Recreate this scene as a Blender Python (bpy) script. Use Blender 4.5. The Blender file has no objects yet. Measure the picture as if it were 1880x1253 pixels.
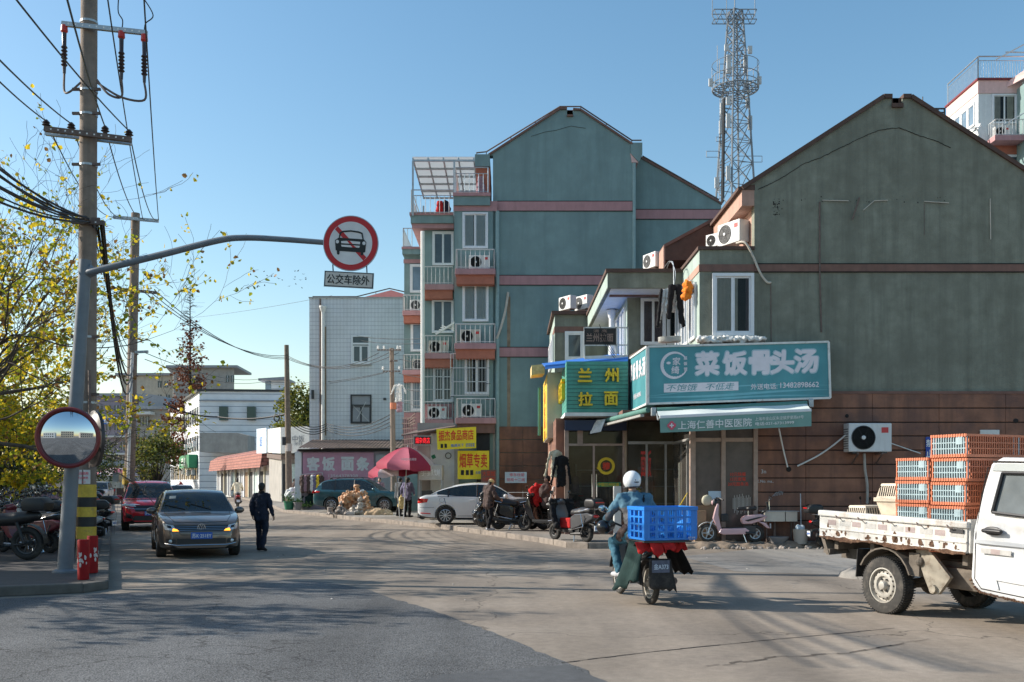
import bpy,bmesh,math,random
from mathutils import Vector,Matrix,Euler,noise
R=math.radians
PI=math.pi
scene=bpy.context.scene
C=scene.collection
# ------------------------------------------------------------------ camera, sky, sun, exposure
EYE=1.65;F=1828.0;HY=885.0;CX=940.0
cam_d=bpy.data.cameras.new("camera");cam=bpy.data.objects.new("camera",cam_d);C.objects.link(cam)
cam.location=(0,0,EYE);cam.rotation_euler=(R(90),0,0)
cam_d.sensor_width=36;cam_d.lens=F/1880*36
cam_d.shift_y=(HY-626.5)/1880
cam_d.clip_start=0.1;cam_d.clip_end=4000
scene.camera=cam
SUN_EL=R(29);SUN_AZ=R(-80)
world=bpy.data.worlds.new("World");scene.world=world;world.use_nodes=True
wn=world.node_tree.nodes;wl=world.node_tree.links
sky=wn.new("ShaderNodeTexSky");sky.sky_type='NISHITA';sky.sun_disc=False
sky.sun_elevation=SUN_EL;sky.sun_rotation=SUN_AZ
sky.air_density=1.15;sky.dust_density=0.8;sky.ozone_density=1.0;sky.altitude=0
hsv=wn.new("ShaderNodeHueSaturation");hsv.inputs["Saturation"].default_value=1.22;hsv.inputs["Hue"].default_value=.492;wl.new(sky.outputs[0],hsv.inputs["Color"]);wl.new(hsv.outputs[0],wn["Background"].inputs[0]);wn["Background"].inputs[1].default_value=0.135
sun_d=bpy.data.lights.new("sun",'SUN');sun_d.energy=5.0;sun_d.angle=R(0.5);sun_d.color=(1,.93,.82)
sun=bpy.data.objects.new("sun",sun_d);C.objects.link(sun)
sdir=Vector((math.sin(SUN_AZ)*math.cos(SUN_EL),math.cos(SUN_AZ)*math.cos(SUN_EL),math.sin(SUN_EL)))
sun.rotation_euler=(-sdir).to_track_quat('-Z','Y').to_euler()
scene.view_settings.view_transform='Standard';scene.view_settings.look='None'
scene.view_settings.exposure=0.44;scene.view_settings.gamma=1
scene.cycles.max_bounces=6;scene.cycles.transparent_max_bounces=16
scene.cycles.use_adaptive_sampling=True
# ------------------------------------------------------------------ placing
def P(px,py,d):
 "photo pixel at depth d -> point in the place"
 return Vector(((px-CX)*d/F,d,EYE+(HY-py)*d/F))
def X(px,d):return(px-CX)*d/F
def Z(py,d):return EYE+(HY-py)*d/F
def G(px,py,z=0.0):
 d=F*(EYE-z)/(py-HY)
 return Vector(((px-CX)*d/F,d,z))
 # ------------------------------------------------------------------ objects
work=bpy.data.scenes.new('work');WC=work.collection;WL=work.view_layers[0]
def graph():
 WL.update();return WL.depsgraph
ROOTM={}
def thing(name,label,cat,loc=(0,0,0),rz=0.0,group=None):
 o=bpy.data.objects.new(name,None);C.objects.link(o)
 o.empty_display_size=.2
 o.location=loc;o.rotation_euler=(0,0,rz)
 o['label']=label;o['category']=cat
 if group:o['group']=group
 ROOTM[o]=Matrix.Translation(Vector(loc))@Matrix.Rotation(rz,4,'Z')
 return o
def tag(o,label,cat,group=None,kind=None):
 o['label']=label;o['category']=cat
 if group:o['group']=group
 if kind:o['kind']=kind
 return o
def rootm(o):
 while o is not None:
  if o in ROOTM:return ROOTM[o]
  o=o.parent
 return Matrix()
def clone(root,loc,rz=0.0,label=None,scale=None,group=None,rot=None,swap=None):
 def cp(o,par):
  c=o.copy();C.objects.link(c)
  if par is not None:c.parent=par
  if swap and c.type=='MESH':
   for a,b in swap.items():
    for i,s in enumerate(c.material_slots):
     if s.material and s.material.name==a:
      s.link='OBJECT';s.material=M[b]
  for ch in list(o.children):cp(ch,c)
  return c
 r=cp(root,None)
 r.location=loc;r.rotation_euler=rot if rot else(0,0,rz)
 if scale:r.scale=scale if hasattr(scale,'__len__')else(scale,)*3
 if label:r['label']=label
 if group:r['group']=group
 return r
def place(root,loc,rz=0.0,rot=None,scale=None):
 root.location=loc;root.rotation_euler=rot if rot else(0,0,rz)
 if scale:root.scale=scale if hasattr(scale,'__len__')else(scale,)*3
 return root
class MB:
 def __init__(s):s.v=[];s.f=[];s.mi=[];s.k=0;s.stack=None
 def add(s,vs,fs,mi=None):
  b=len(s.v);s.v+=[Vector(v)for v in vs]
  for f in fs:s.f.append(tuple(i+b for i in f));s.mi.append(s.k if mi is None else mi)
  return s
 def box(s,x0,x1,y0,y1,z0,z1,mi=None,M=None):
  vs=[Vector((x,y,z))for z in(z0,z1)for y in(y0,y1)for x in(x0,x1)]
  if M:vs=[M@v for v in vs]
  return s.add(vs,[(0,2,3,1),(4,5,7,6),(0,1,5,4),(2,6,7,3),(0,4,6,2),(1,3,7,5)],mi)
 def cbox(s,c,size,M=None,mi=None):
  a,b,d=size[0]/2,size[1]/2,size[2]/2
  T=Matrix.Translation(Vector(c))@(M.to_4x4()if M else Matrix())
  return s.box(-a,a,-b,b,-d,d,mi,T)
 def prism(s,pts,vec,mi=None):
  n=len(pts);vec=Vector(vec);p=[Vector(q)for q in pts]
  vs=p+[q+vec for q in p]
  fs=[tuple(range(n))[::-1],tuple(range(n,2*n))]+[(i,(i+1)%n,n+(i+1)%n,n+i)for i in range(n)]
  return s.add(vs,fs,mi)
 def quad(s,*pts,mi=None):return s.add(pts,[tuple(range(len(pts)))],mi)
 def bar(s,a,b,w,h=None,mi=None,up=(0,0,1)):
  a=Vector(a);b=Vector(b);h=h or w;d=b-a
  if d.length<1e-6:return s
  z=d.normalized();u=Vector(up)
  if abs(z.dot(u))>.98:u=Vector((0,1,0))
  x=z.cross(u).normalized();y=x.cross(z)
  vs=[q+x*i*w/2+y*j*h/2 for q in(a,b)for i,j in((-1,-1),(1,-1),(1,1),(-1,1))]
  return s.add(vs,[(0,1,2,3)[::-1],(4,5,6,7),(0,1,5,4),(1,2,6,5),(2,3,7,6),(3,0,4,7)],mi)
 def tube(s,pts,r,n=8,mi=None,cap=True):
  p=[Vector(q)for q in pts];m=len(p)
  rs=r if hasattr(r,'__len__')else[r]*m
  vs=[];prev=None
  for i in range(m):
   t=(p[min(i+1,m-1)]-p[max(i-1,0)])
   t=t.normalized()if t.length>1e-9 else Vector((0,0,1))
   if prev is None:
    u=Vector((0,0,1))if abs(t.z)<.9 else Vector((1,0,0))
    x=t.cross(u).normalized()
   else:
    x=prev-t*prev.dot(t)
    x=x.normalized()if x.length>1e-6 else t.orthogonal().normalized()
   prev=x;y=t.cross(x)
   for k in range(n):
    a=2*PI*k/n
    vs.append(p[i]+(x*math.cos(a)+y*math.sin(a))*rs[i])
  fs=[(i*n+k,i*n+(k+1)%n,(i+1)*n+(k+1)%n,(i+1)*n+k)for i in range(m-1)for k in range(n)]
  if cap and n>2:fs+=[tuple(range(n))[::-1],tuple(range((m-1)*n,m*n))]
  return s.add(vs,fs,mi)
 def lathe(s,prof,n=16,M=None,mi=None,closed=False,caps=(1,1)):
  "profile of (r, z) round local Z"
  vs=[];M=M or Matrix()
  for r,z in prof:
   for k in range(n):
    a=2*PI*k/n;vs.append(M@Vector((r*math.cos(a),r*math.sin(a),z)))
  m=len(prof)
  fs=[(i*n+k,i*n+(k+1)%n,(i+1)*n+(k+1)%n,(i+1)*n+k)for i in range(m-1)for k in range(n)]
  if closed:fs+=[((m-1)*n+k,(m-1)*n+(k+1)%n,(k+1)%n,k)for k in range(n)]
  else:
   if caps[0]:fs.append(tuple(range(n))[::-1])
   if caps[1]:fs.append(tuple(range((m-1)*n,m*n)))
  return s.add(vs,fs,mi)
 def ell(s,c,rad,n=14,m=9,M=None,mi=None):
  rad=rad if hasattr(rad,'__len__')else(rad,)*3
  T=Matrix.Translation(Vector(c))@(M.to_4x4()if M else Matrix())
  vs=[T@Vector((0,0,-rad[2]))]
  for i in range(1,m):
   t=-PI/2+PI*i/m
   for k in range(n):
    a=2*PI*k/n
    vs.append(T@Vector((rad[0]*math.cos(t)*math.cos(a),rad[1]*math.cos(t)*math.sin(a),rad[2]*math.sin(t))))
  vs.append(T@Vector((0,0,rad[2])));L=len(vs)-1
  fs=[(0,1+(k+1)%n,1+k)for k in range(n)]
  for i in range(m-2):
   fs+=[(1+i*n+k,1+i*n+(k+1)%n,1+(i+1)*n+(k+1)%n,1+(i+1)*n+k)for k in range(n)]
  b=1+(m-2)*n
  fs+=[(b+k,b+(k+1)%n,L)for k in range(n)]
  return s.add(vs,fs,mi)
 def cap(s,a,b,ra,rb,n=12,mi=None):
  "tapered limb with round ends"
  a=Vector(a);b=Vector(b)
  d=b-a;L=d.length
  if L<1e-6:return s.ell(a,ra)
  M=Matrix.Translation(a)@d.to_track_quat('Z','Y').to_matrix().to_4x4()
  prof=[(max(ra*math.cos(t),.0005),ra*math.sin(t))for t in[-PI/2+PI/2*i/4 for i in range(5)]]
  prof+=[(max(rb*math.cos(t),.0005),L+rb*math.sin(t))for t in[PI/2*i/4 for i in range(5)]]
  return s.lathe(prof,n,M,mi)
 def xf(s,T,i0=0):
  for i in range(i0,len(s.v)):s.v[i]=T@s.v[i]
  return s
 def mesh(s,name,world_inv=None,bevel=0,bseg=2,smooth=False,angle=40,recalc=True,bangle=30):
  me=bpy.data.meshes.new(name)
  vs=[world_inv@v for v in s.v]if world_inv else s.v
  me.from_pydata([tuple(v)for v in vs],[],s.f)
  me.polygons.foreach_set('material_index',s.mi)
  if bevel or recalc:
   bm=bmesh.new();bm.from_mesh(me)
   if recalc:bmesh.ops.recalc_face_normals(bm,faces=bm.faces)
   if bevel:
    es=[e for e in bm.edges if len(e.link_faces)==2 and e.calc_face_angle(0)>R(bangle)]
    bmesh.ops.bevel(bm,geom=es,offset=bevel,segments=bseg,affect='EDGES',profile=.6,clamp_overlap=True)
   bm.to_mesh(me);bm.free()
  if smooth:
   me.polygons.foreach_set('use_smooth',[True]*len(me.polygons));me.set_sharp_from_angle(angle=R(angle))
  me.update()
  return me
 def build(s,name,mats,parent=None,**kw):
  inv=rootm(parent).inverted()if parent is not None else None
  me=s.mesh(name,inv,**kw)
  return link(name,me,mats,parent)
def link(name,me,mats,parent=None):
 if not isinstance(mats,(list,tuple)):mats=[mats]
 for m in mats:me.materials.append(M[m]if isinstance(m,str)else m)
 o=bpy.data.objects.new(name,me);C.objects.link(o)
 if parent is not None:o.parent=parent
 return o
def evaluated(me,mods):
 o=bpy.data.objects.new("tmp",me);WC.objects.link(o)
 for ty,kw in mods:
  m=o.modifiers.new(ty,ty)
  for k,v in kw.items():setattr(m,k,v)
 dg=graph()
 out=bpy.data.meshes.new_from_object(o.evaluated_get(dg))
 bpy.data.objects.remove(o)
 return out
def blob(mb,name,mats,parent=None,voxel=.02,smooth=4,factor=.5,decim=None,disp=0,dscale=6):
 "fuse the shapes of a builder into one continuous skin"
 inv=rootm(parent).inverted()if parent is not None else None
 me=mb.mesh(name,inv)
 mods=[('REMESH',dict(mode='VOXEL',voxel_size=voxel)),('SMOOTH',dict(iterations=smooth,factor=factor))]
 if decim:mods.append(('DECIMATE',dict(ratio=decim)))
 out=evaluated(me,mods);out.name=name
 if disp:
  for v in out.vertices:
   v.co=v.co+v.normal*disp*noise.noise(v.co*dscale)+v.normal*disp*.5*noise.noise(v.co*dscale*2.7)
 out.materials.clear()
 out.polygons.foreach_set('use_smooth',[True]*len(out.polygons))
 out.polygons.foreach_set('material_index',[0]*len(out.polygons))
 return link(name,out,mats,parent)
def cut(me,cutters):
 "boolean difference of mesh with builders"
 o=bpy.data.objects.new("tmp",me);WC.objects.link(o);cs=[]
 for cbm in cutters:
  cm=cbm.mesh("cut");c=bpy.data.objects.new("cut",cm);WC.objects.link(c);cs.append(c)
  m=o.modifiers.new('b','BOOLEAN');m.operation='DIFFERENCE';m.object=c;m.solver='EXACT'
 dg=graph()
 out=bpy.data.meshes.new_from_object(o.evaluated_get(dg))
 bpy.data.objects.remove(o)
 for c in cs:bpy.data.objects.remove(c)
 return out
_tc={}
def glyphs(body,bold=0.0,extrude=0.0,space=1.0,res=3,shear=0.0):
 key=(body,bold,extrude,space,shear)
 if key in _tc:return _tc[key]
 cu=bpy.data.curves.new("t",'FONT');cu.body=body;cu.size=1;cu.offset=bold;cu.extrude=extrude
 cu.space_character=space;cu.resolution_u=res;cu.align_x='CENTER';cu.shear=shear
 o=bpy.data.objects.new("t",cu);WC.objects.link(o)
 dg=graph()
 me=bpy.data.meshes.new_from_object(o.evaluated_get(dg))
 vs=[v.co.copy()for v in me.vertices];fs=[tuple(p.vertices)for p in me.polygons]
 bpy.data.objects.remove(o)
 xs=[v.x for v in vs];ys=[v.y for v in vs]
 bx=(min(xs),max(xs),min(ys),max(ys))
 _tc[key]=(vs,fs,bx);return _tc[key]
def text_into(mb,body,c,h,w=None,right=(1,0,0),up=(0,0,1),bold=.0,depth=.004,space=1.0,mi=None,shear=0.0):
 "lettering h tall and (if given) w wide, centred at c"
 r=Vector(right).normalized();u=Vector(up).normalized();n=r.cross(u)
 b0=0.0;rest=bold
 vs,fs,(x0,x1,y0,y1)=glyphs(body,b0,.5,space,shear=shear)
 x0-=rest;x1+=rest;y0-=rest;y1+=rest
 sy=h/(y1-y0);sx=(w/(x1-x0))if w else sy
 c=Vector(c);offs=[(0,0)]
 if rest>.001:offs=[(rest*math.cos(a*PI/4),rest*math.sin(a*PI/4))for a in range(8)]
 for i,(ox,oy)in enumerate(offs):
  dp=depth*(1-.02*i)if len(offs)>1 else depth
  mb.add([c+r*((v.x+ox-(x0+x1)/2)*sx)+u*((v.y+oy-(y0+y1)/2)*sy)+n*(v.z*dp)for v in vs],fs,mi)
 return mb
 # ------------------------------------------------------------------ materials
M={}
def _n(nt,t,**kw):
 n=nt.nodes.new(t)
 for k,v in kw.items():
  if k.startswith('i_'):
   key=k[2:];key=int(key)if key.isdigit()else key
   n.inputs[key].default_value=v
  else:setattr(n,k,v)
 return n
def mat(name,c,r=.6,m=0.0,var=.1,scale=5,bump=0.0,bscale=60,streak=None,samt=.5,patch=None,pscale=1.2,plo=.5,phi=.65,spec=.5,emit=0,trans=0,coat=0,alpha=1,tint=None,sx=5,sz=.35,rvar=0.0,metal2=None):
 mt=bpy.data.materials.new(name);mt.use_nodes=True;nt=mt.node_tree;M[name]=mt
 b=nt.nodes['Principled BSDF'];L=nt.links.new
 c=(*c[:3],1)
 b.inputs['Roughness'].default_value=r;b.inputs['Metallic'].default_value=m
 b.inputs['Specular IOR Level'].default_value=spec
 b.inputs['Base Color'].default_value=c
 if coat:b.inputs['Coat Weight'].default_value=coat;b.inputs['Coat Roughness'].default_value=.06
 if trans:b.inputs['Transmission Weight'].default_value=trans
 if emit:b.inputs['Emission Color'].default_value=c;b.inputs['Emission Strength'].default_value=emit
 tc=_n(nt,'ShaderNodeTexCoord')
 col=None
 if var:
  nz=_n(nt,'ShaderNodeTexNoise',i_Scale=scale,i_Detail=7.0,i_Roughness=.6);L(tc.outputs['Object'],nz.inputs['Vector'])
  rp=_n(nt,'ShaderNodeValToRGB')
  rp.color_ramp.elements[0].position=.3;rp.color_ramp.elements[1].position=.7
  t2=tint or c
  rp.color_ramp.elements[0].color=tuple(x*(1-var)for x in c[:3])+(1,)
  rp.color_ramp.elements[1].color=tuple(min(1,x*(1+var))for x in t2[:3])+(1,)
  L(nz.outputs[0],rp.inputs[0]);col=rp.outputs[0]
  if rvar:
   mr=_n(nt,'ShaderNodeMapRange',i_3=max(0,r-rvar),i_4=min(1,r+rvar));L(nz.outputs[0],mr.inputs[0]);L(mr.outputs[0],b.inputs['Roughness'])
 def over(col,fac,c2):
  mx=_n(nt,'ShaderNodeMix',data_type='RGBA');L(fac,mx.inputs[0])
  if col is None:mx.inputs[6].default_value=c
  else:L(col,mx.inputs[6])
  mx.inputs[7].default_value=(*c2[:3],1);return mx.outputs[2]
 if streak:
  mp=_n(nt,'ShaderNodeMapping');mp.inputs['Scale'].default_value=(sx,sx,sz);L(tc.outputs['Object'],mp.inputs[0])
  nz=_n(nt,'ShaderNodeTexNoise',i_Scale=1.0,i_Detail=5.0,i_Roughness=.65);L(mp.outputs[0],nz.inputs['Vector'])
  mr=_n(nt,'ShaderNodeMapRange',i_1=.45,i_2=.75,i_3=0.0,i_4=samt);L(nz.outputs[0],mr.inputs[0])
  col=over(col,mr.outputs[0],streak)
 if patch:
  nz=_n(nt,'ShaderNodeTexNoise',i_Scale=pscale,i_Detail=9.0,i_Roughness=.68);L(tc.outputs['Object'],nz.inputs['Vector'])
  mr=_n(nt,'ShaderNodeMapRange',i_1=plo,i_2=phi,i_3=0.0,i_4=1.0);L(nz.outputs[0],mr.inputs[0])
  col=over(col,mr.outputs[0],patch)
 if col is not None:L(col,b.inputs['Base Color'])
 if bump:
  nz=_n(nt,'ShaderNodeTexNoise',i_Scale=bscale,i_Detail=4.0);L(tc.outputs['Object'],nz.inputs['Vector'])
  bp=_n(nt,'ShaderNodeBump',i_Strength=bump,i_Distance=.02);L(nz.outputs[0],bp.inputs['Height']);L(bp.outputs[0],b.inputs['Normal'])
 return mt
def glass(name,tint=(.05,.06,.065),clear=.35,r=.02):
 mt=bpy.data.materials.new(name);mt.use_nodes=True;nt=mt.node_tree;M[name]=mt
 L=nt.links.new;out=nt.nodes['Material Output'];b=nt.nodes['Principled BSDF']
 b.inputs['Base Color'].default_value=(*tint,1);b.inputs['Roughness'].default_value=r;b.inputs['Specular IOR Level'].default_value=.8
 tr=_n(nt,'ShaderNodeBsdfTransparent');tr.inputs[0].default_value=(.85,.9,.9,1)
 fr=_n(nt,'ShaderNodeFresnel',i_IOR=1.45)
 mr=_n(nt,'ShaderNodeMapRange',i_1=0.0,i_2=1.0,i_3=clear,i_4=0.0);L(fr.outputs[0],mr.inputs[0])
 mx=_n(nt,'ShaderNodeMixShader');L(mr.outputs[0],mx.inputs[0]);L(b.outputs[0],mx.inputs[1]);L(tr.outputs[0],mx.inputs[2])
 L(mx.outputs[0],out.inputs[0]);return mt
def cloth_mat(name,c,**kw):
 return mat(name,c,r=.85,var=.22,scale=9,bump=.25,bscale=26,spec=.2,**kw)
 # ------------------------------------------------------------------ material library
mat('plaster_green',(.212,.216,.168),r=.9,var=.17,tint=(.235,.246,.198),scale=2.4,bump=.5,bscale=30,streak=(.085,.084,.066),samt=.62,sx=3.4,sz=.2,patch=(.155,.157,.124),pscale=.55,plo=.44,phi=.72)
mat('plaster_sunlit',(.34,.42,.38),r=.9,var=.12,scale=2,bump=.2,streak=(.22,.25,.23),samt=.35)  # paler copy of the wall plaster, sunlight on left-facing walls put into the colour
mat('brown_band',(.20,.108,.085),r=.85,var=.18,scale=3,streak=(.09,.06,.055),samt=.4)
mat('brown_sunlit',(.44,.27,.21),r=.85,var=.14,scale=3,streak=(.25,.17,.14),samt=.5)  # sunlit copy of the brown trim for faces turned left to the sun
mat('roof_brown',(.10,.06,.048),r=.9,var=.2,scale=4)
mat('brown_cladding',(.27,.125,.078),r=.8,var=.25,scale=2.2,bump=.2,streak=(.085,.048,.038),samt=.75,sx=3,sz=.25,patch=(.15,.078,.062),pscale=.9,plo=.46,phi=.66)
mat('joint_dark',(.02,.016,.015),r=.9,var=0)
mat('soffit_white',(.72,.72,.70),r=.85,var=.08)
mat('white_frame',(.74,.75,.77),r=.4,var=.05,scale=8)
mat('old_white',(.66,.66,.63),r=.55,var=.12,scale=6,patch=(.36,.30,.24),pscale=5,plo=.58,phi=.72)
mat('teal_wall',(.215,.315,.315),r=.88,var=.12,scale=1.3,bump=.15,streak=(.115,.165,.165),samt=.55,sx=1.6,sz=.14,patch=(.18,.262,.262),pscale=.5,plo=.45,phi=.7)
mat('pink_band',(.46,.25,.255),r=.85,var=.1,scale=2,streak=(.26,.15,.16),samt=.35)
mat('orange_soffit',(.42,.15,.10),r=.85,var=.1)
mat('pink_wall',(.72,.48,.45),r=.85,var=.06,streak=(.5,.33,.3),samt=.25)
mat('white_wall',(.72,.74,.74),r=.8,var=.06,streak=(.45,.46,.46),samt=.3)
mat('old_wall',(.36,.34,.31),r=.9,var=.15,scale=1.2,streak=(.2,.19,.18),samt=.5,sx=1.2,sz=.12)
mat('old_wall_cream',(.5,.46,.38),r=.9,var=.12,scale=1.2,streak=(.3,.27,.23),samt=.4,sx=1.2,sz=.12)
mat('mauve_wall',(.30,.26,.30),r=.9,var=.15,scale=.6,streak=(.18,.16,.18),samt=.4)
mat('red_tile',(.25,.075,.06),r=.7,var=.3,scale=5)
mat('red_roof_tile',(.43,.16,.12),r=.7,var=.3,scale=2.5,patch=(.22,.1,.08),pscale=3)
mat('metal_rail',(.50,.52,.53),r=.35,m=.7,var=.1)
mat('rail_white',(.52,.53,.54),r=.45,var=.08)
mat('rail_rust',(.14,.10,.085),r=.7,var=.3,scale=14)
mat('galv',(.40,.43,.45),r=.45,m=.6,var=.15,scale=7)
mat('tower_steel',(.20,.225,.25),r=.55,m=.2,var=.1)
mat('antenna_white',(.52,.53,.53),r=.5,var=.04)
mat('pole_grey_paint',(.14,.165,.19),r=.5,var=.12,scale=5,streak=(.2,.19,.19),samt=.4)
mat('pole_concrete',(.235,.185,.15),r=.9,var=.2,scale=5,bump=.4,bscale=45,streak=(.14,.105,.085),samt=.55,sx=8,sz=.3)
mat('wood_pole',(.20,.16,.125),r=.9,var=.25,scale=5,bump=.3,streak=(.12,.09,.07),samt=.6,sx=12,sz=.25)
mat('wire_black',(.014,.014,.016),r=.6,var=0)
mat('insulator',(.05,.035,.035),r=.3,var=.1)
mat('red_cap',(.5,.035,.025),r=.45,var=.1)
mat('ac_casing',(.66,.67,.66),r=.5,var=.06,scale=6,streak=(.42,.40,.36),samt=.35,sx=9,sz=.8)
mat('ac_old',(.52,.49,.43),r=.6,var=.1,scale=6,streak=(.32,.27,.21),samt=.5,sx=9,sz=.8)
mat('ac_dark',(.10,.105,.11),r=.6,var=.1)
mat('ac_red',(.55,.05,.05),r=.5,var=0)
mat('black_plastic',(.018,.018,.02),r=.45,var=.15,scale=9,spec=.5)
mat('black_gloss',(.012,.012,.014),r=.18,var=0,spec=.6,coat=.3)
mat('rubber',(.022,.021,.02),r=.85,var=.25,scale=20,patch=(.07,.06,.05),pscale=9,plo=.5,phi=.75)
mat('dirty_rubber',(.045,.042,.038),r=.9,var=.25,scale=14,patch=(.14,.12,.1),pscale=7,plo=.5,phi=.75)
mat('chrome',(.62,.63,.65),r=.18,m=1,var=.05)
mat('alloy',(.55,.56,.58),r=.3,m=.85,var=.06)
mat('dark_metal',(.06,.06,.062),r=.5,m=.5,var=.2,scale=12)
mat('rim_steel',(.40,.375,.33),r=.55,m=.1,var=.12,scale=9,patch=(.26,.22,.18),pscale=14,plo=.52,phi=.7)
mat('paint_grey_brown',(.135,.105,.086),r=.32,m=.35,var=.03,coat=1)
mat('paint_red',(.50,.012,.022),r=.3,m=.1,var=.03,coat=1)
mat('paint_teal',(.022,.085,.105),r=.3,m=.3,var=.05,coat=.9)
mat('paint_white',(.66,.67,.68),r=.3,var=.03,coat=.8)
mat('paint_maroon',(.12,.015,.02),r=.3,m=.2,var=.05,coat=.8)
mat('truck_white',(.60,.61,.62),r=.35,var=.06,scale=3,coat=.4,patch=(.50,.47,.42),pscale=3.0,plo=.52,phi=.75)
mat('truck_bed_white',(.58,.57,.54),r=.55,var=.10,scale=5,patch=(.27,.185,.125),pscale=5,plo=.60,phi=.70,streak=(.33,.26,.20),samt=.7,sx=9,sz=1.2)
mat('rust',(.10,.052,.03),r=.95,var=.4,scale=22,bump=.6,bscale=60,patch=(.19,.11,.065),pscale=16)
mat('under_grime',(.15,.125,.10),r=.9,var=.3,scale=9)
mat('lamp_clear',(.62,.64,.66),r=.12,m=.3,var=.15,scale=22)
mat('amber_lit',(1,.42,.04),r=.3,var=0,emit=1.6)
mat('tail_red',(.52,.012,.012),r=.15,var=.1,coat=.5)
mat('plate_blue',(.02,.10,.42),r=.4,var=.05)
mat('plate_white',(.75,.76,.78),r=.4,var=0)
mat('plate_dark',(.09,.11,.16),r=.6,var=.3,scale=20)
mat('sign_red',(.48,.012,.015),r=.45,var=.06,scale=10)
mat('sign_white',(.66,.64,.62),r=.5,var=.08,scale=6)
mat('sign_plate',(.58,.54,.48),r=.5,var=.1,scale=8)
mat('ink_black',(.012,.014,.013),r=.6,var=0)
mat('sign_teal',(.055,.25,.29),r=.45,var=.14,scale=1.2,tint=(.075,.28,.315),streak=(.10,.22,.24),samt=.35,sx=6,sz=.5)
mat('sign_teal_pale',(.16,.42,.48),r=.4,var=.08)
mat('sign_letter',(.70,.66,.70),r=.5,var=.06)
mat('sign_letter_edge',(.36,.52,.58),r=.5,var=0)
mat('slat_green',(.07,.30,.24),r=.5,var=.12,scale=3,streak=(.05,.18,.15),samt=.4)
mat('letter_yellow',(.72,.50,.015),r=.45,var=.1,scale=8)
mat('letter_yellow_side',(.40,.22,.01),r=.5,var=0)
mat('box_cream',(.50,.47,.36),r=.6,var=.08,scale=2)
mat('yellow_panel',(.80,.58,.06),r=.5,var=.06)
mat('shop_yellow',(.82,.66,.02),r=.45,var=.05,scale=3)
mat('letter_red',(.62,.04,.012),r=.5,var=.05)
mat('letter_blue',(.06,.18,.55),r=.5,var=0)
mat('blue_sheet',(.03,.18,.62),r=.5,var=.1)
mat('navy_fascia',(.012,.022,.06),r=.5,var=.1)
mat('awning_green',(.18,.33,.29),r=.75,var=.07,scale=4)
mat('awning_top',(.62,.68,.66),r=.8,var=.06,scale=3)
mat('awning_roll',(.08,.2,.17),r=.7,var=.15)
mat('pale_text',(.78,.78,.76),r=.6,var=0)
mat('emblem_red',(.72,.10,.16),r=.5,var=0)
mat('dark_board',(.022,.018,.017),r=.6,var=.2)
mat('board_text',(.30,.20,.16),r=.6,var=.1)
mat('led_black',(.012,.008,.01),r=.4,var=0)
mat('led_red',(1,.02,.03),r=.4,var=0,emit=1.0)
mat('pink_sign',(.42,.23,.31),r=.7,var=.1,scale=2)
mat('faded_text',(.52,.56,.58),r=.7,var=.1)
mat('blue_sign',(.02,.07,.36),r=.45,var=.05)
mat('pale_blue_sign',(.55,.66,.76),r=.5,var=.1,scale=3)
mat('green_sign',(.02,.22,.10),r=.5,var=.06)
mat('post_tan',(.40,.29,.235),r=.6,var=.2,scale=6,streak=(.25,.17,.13),samt=.4)
mat('post_grey',(.38,.37,.35),r=.5,var=.15,m=.2)
mat('interior',(.46,.34,.23),r=.9,var=.3,scale=1.5)
mat('interior_dark',(.03,.026,.023),r=.9,var=.3,scale=2)
mat('interior_wood',(.26,.17,.10),r=.6,var=.2,scale=2)
mat('plastic_film',(.115,.09,.078),r=.22,var=.25,scale=3)
mat('curtain_mauve',(.16,.115,.13),r=.9,var=.2,scale=3)
mat('curtain_cream',(.62,.56,.49),r=.9,var=.15,scale=3)
mat('curtain_blue',(.42,.50,.58),r=.9,var=.1,scale=3)
mat('blind',(.74,.77,.78),r=.8,var=.06)
mat('dark_room',(.028,.03,.034),r=.9,var=.3,scale=2)
mat('window_green',(.05,.085,.07),r=.3,var=.1)
mat('shutter_grey',(.30,.31,.33),r=.6,var=.1,scale=2)
mat('shutter_mint',(.42,.52,.49),r=.6,var=.1,scale=2)
mat('pvc',(.72,.72,.70),r=.5,var=.08,streak=(.5,.47,.42),samt=.3)
mat('pipe_dirty',(.52,.47,.40),r=.6,var=.15)
mat('pipe_teal',(.26,.38,.385),r=.6,var=.1)
mat('red_paint',(.27,.008,.009),r=.65,spec=.2,var=.12,scale=9,patch=(.2,.03,.03),pscale=10,plo=.6,phi=.75)
mat('flake_white',(.55,.50,.46),r=.7,var=.15,scale=18)
mat('band_yellow',(.55,.37,.04),r=.6,var=.2,scale=8,patch=(.28,.2,.07),pscale=6,plo=.55,phi=.75)
mat('band_black',(.018,.018,.018),r=.6,var=.2,scale=8)
mat('mirror',(.70,.72,.74),r=.015,m=1,var=0)
mat('mirror_back',(.05,.04,.04),r=.5,var=.1)
mat('rim_red',(.19,.022,.022),r=.5,var=.15)
mat('parasol_red',(.30,.022,.055),r=.8,var=.08,scale=2)
mat('parasol_pink',(.50,.13,.18),r=.8,var=.06)
mat('parasol_white',(.68,.58,.60),r=.8,var=.06)
mat('cart_steel',(.50,.47,.42),r=.4,m=.35,var=.15,scale=3)
mat('bag_tan',(.43,.215,.10),r=.6,var=.35,scale=7,patch=(.52,.40,.28),pscale=6)
mat('bag_white',(.48,.42,.35),r=.6,var=.15,scale=6)
mat('rubble',(.30,.26,.23),r=.95,var=.3,scale=12,bump=.5)
mat('sand',(.52,.37,.23),r=.95,var=.2,scale=12,bump=.5)
mat('bag_black',(.014,.014,.016),r=.25,var=.1,spec=.7)
mat('pot_green',(.02,.16,.09),r=.4,var=.1)
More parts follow.
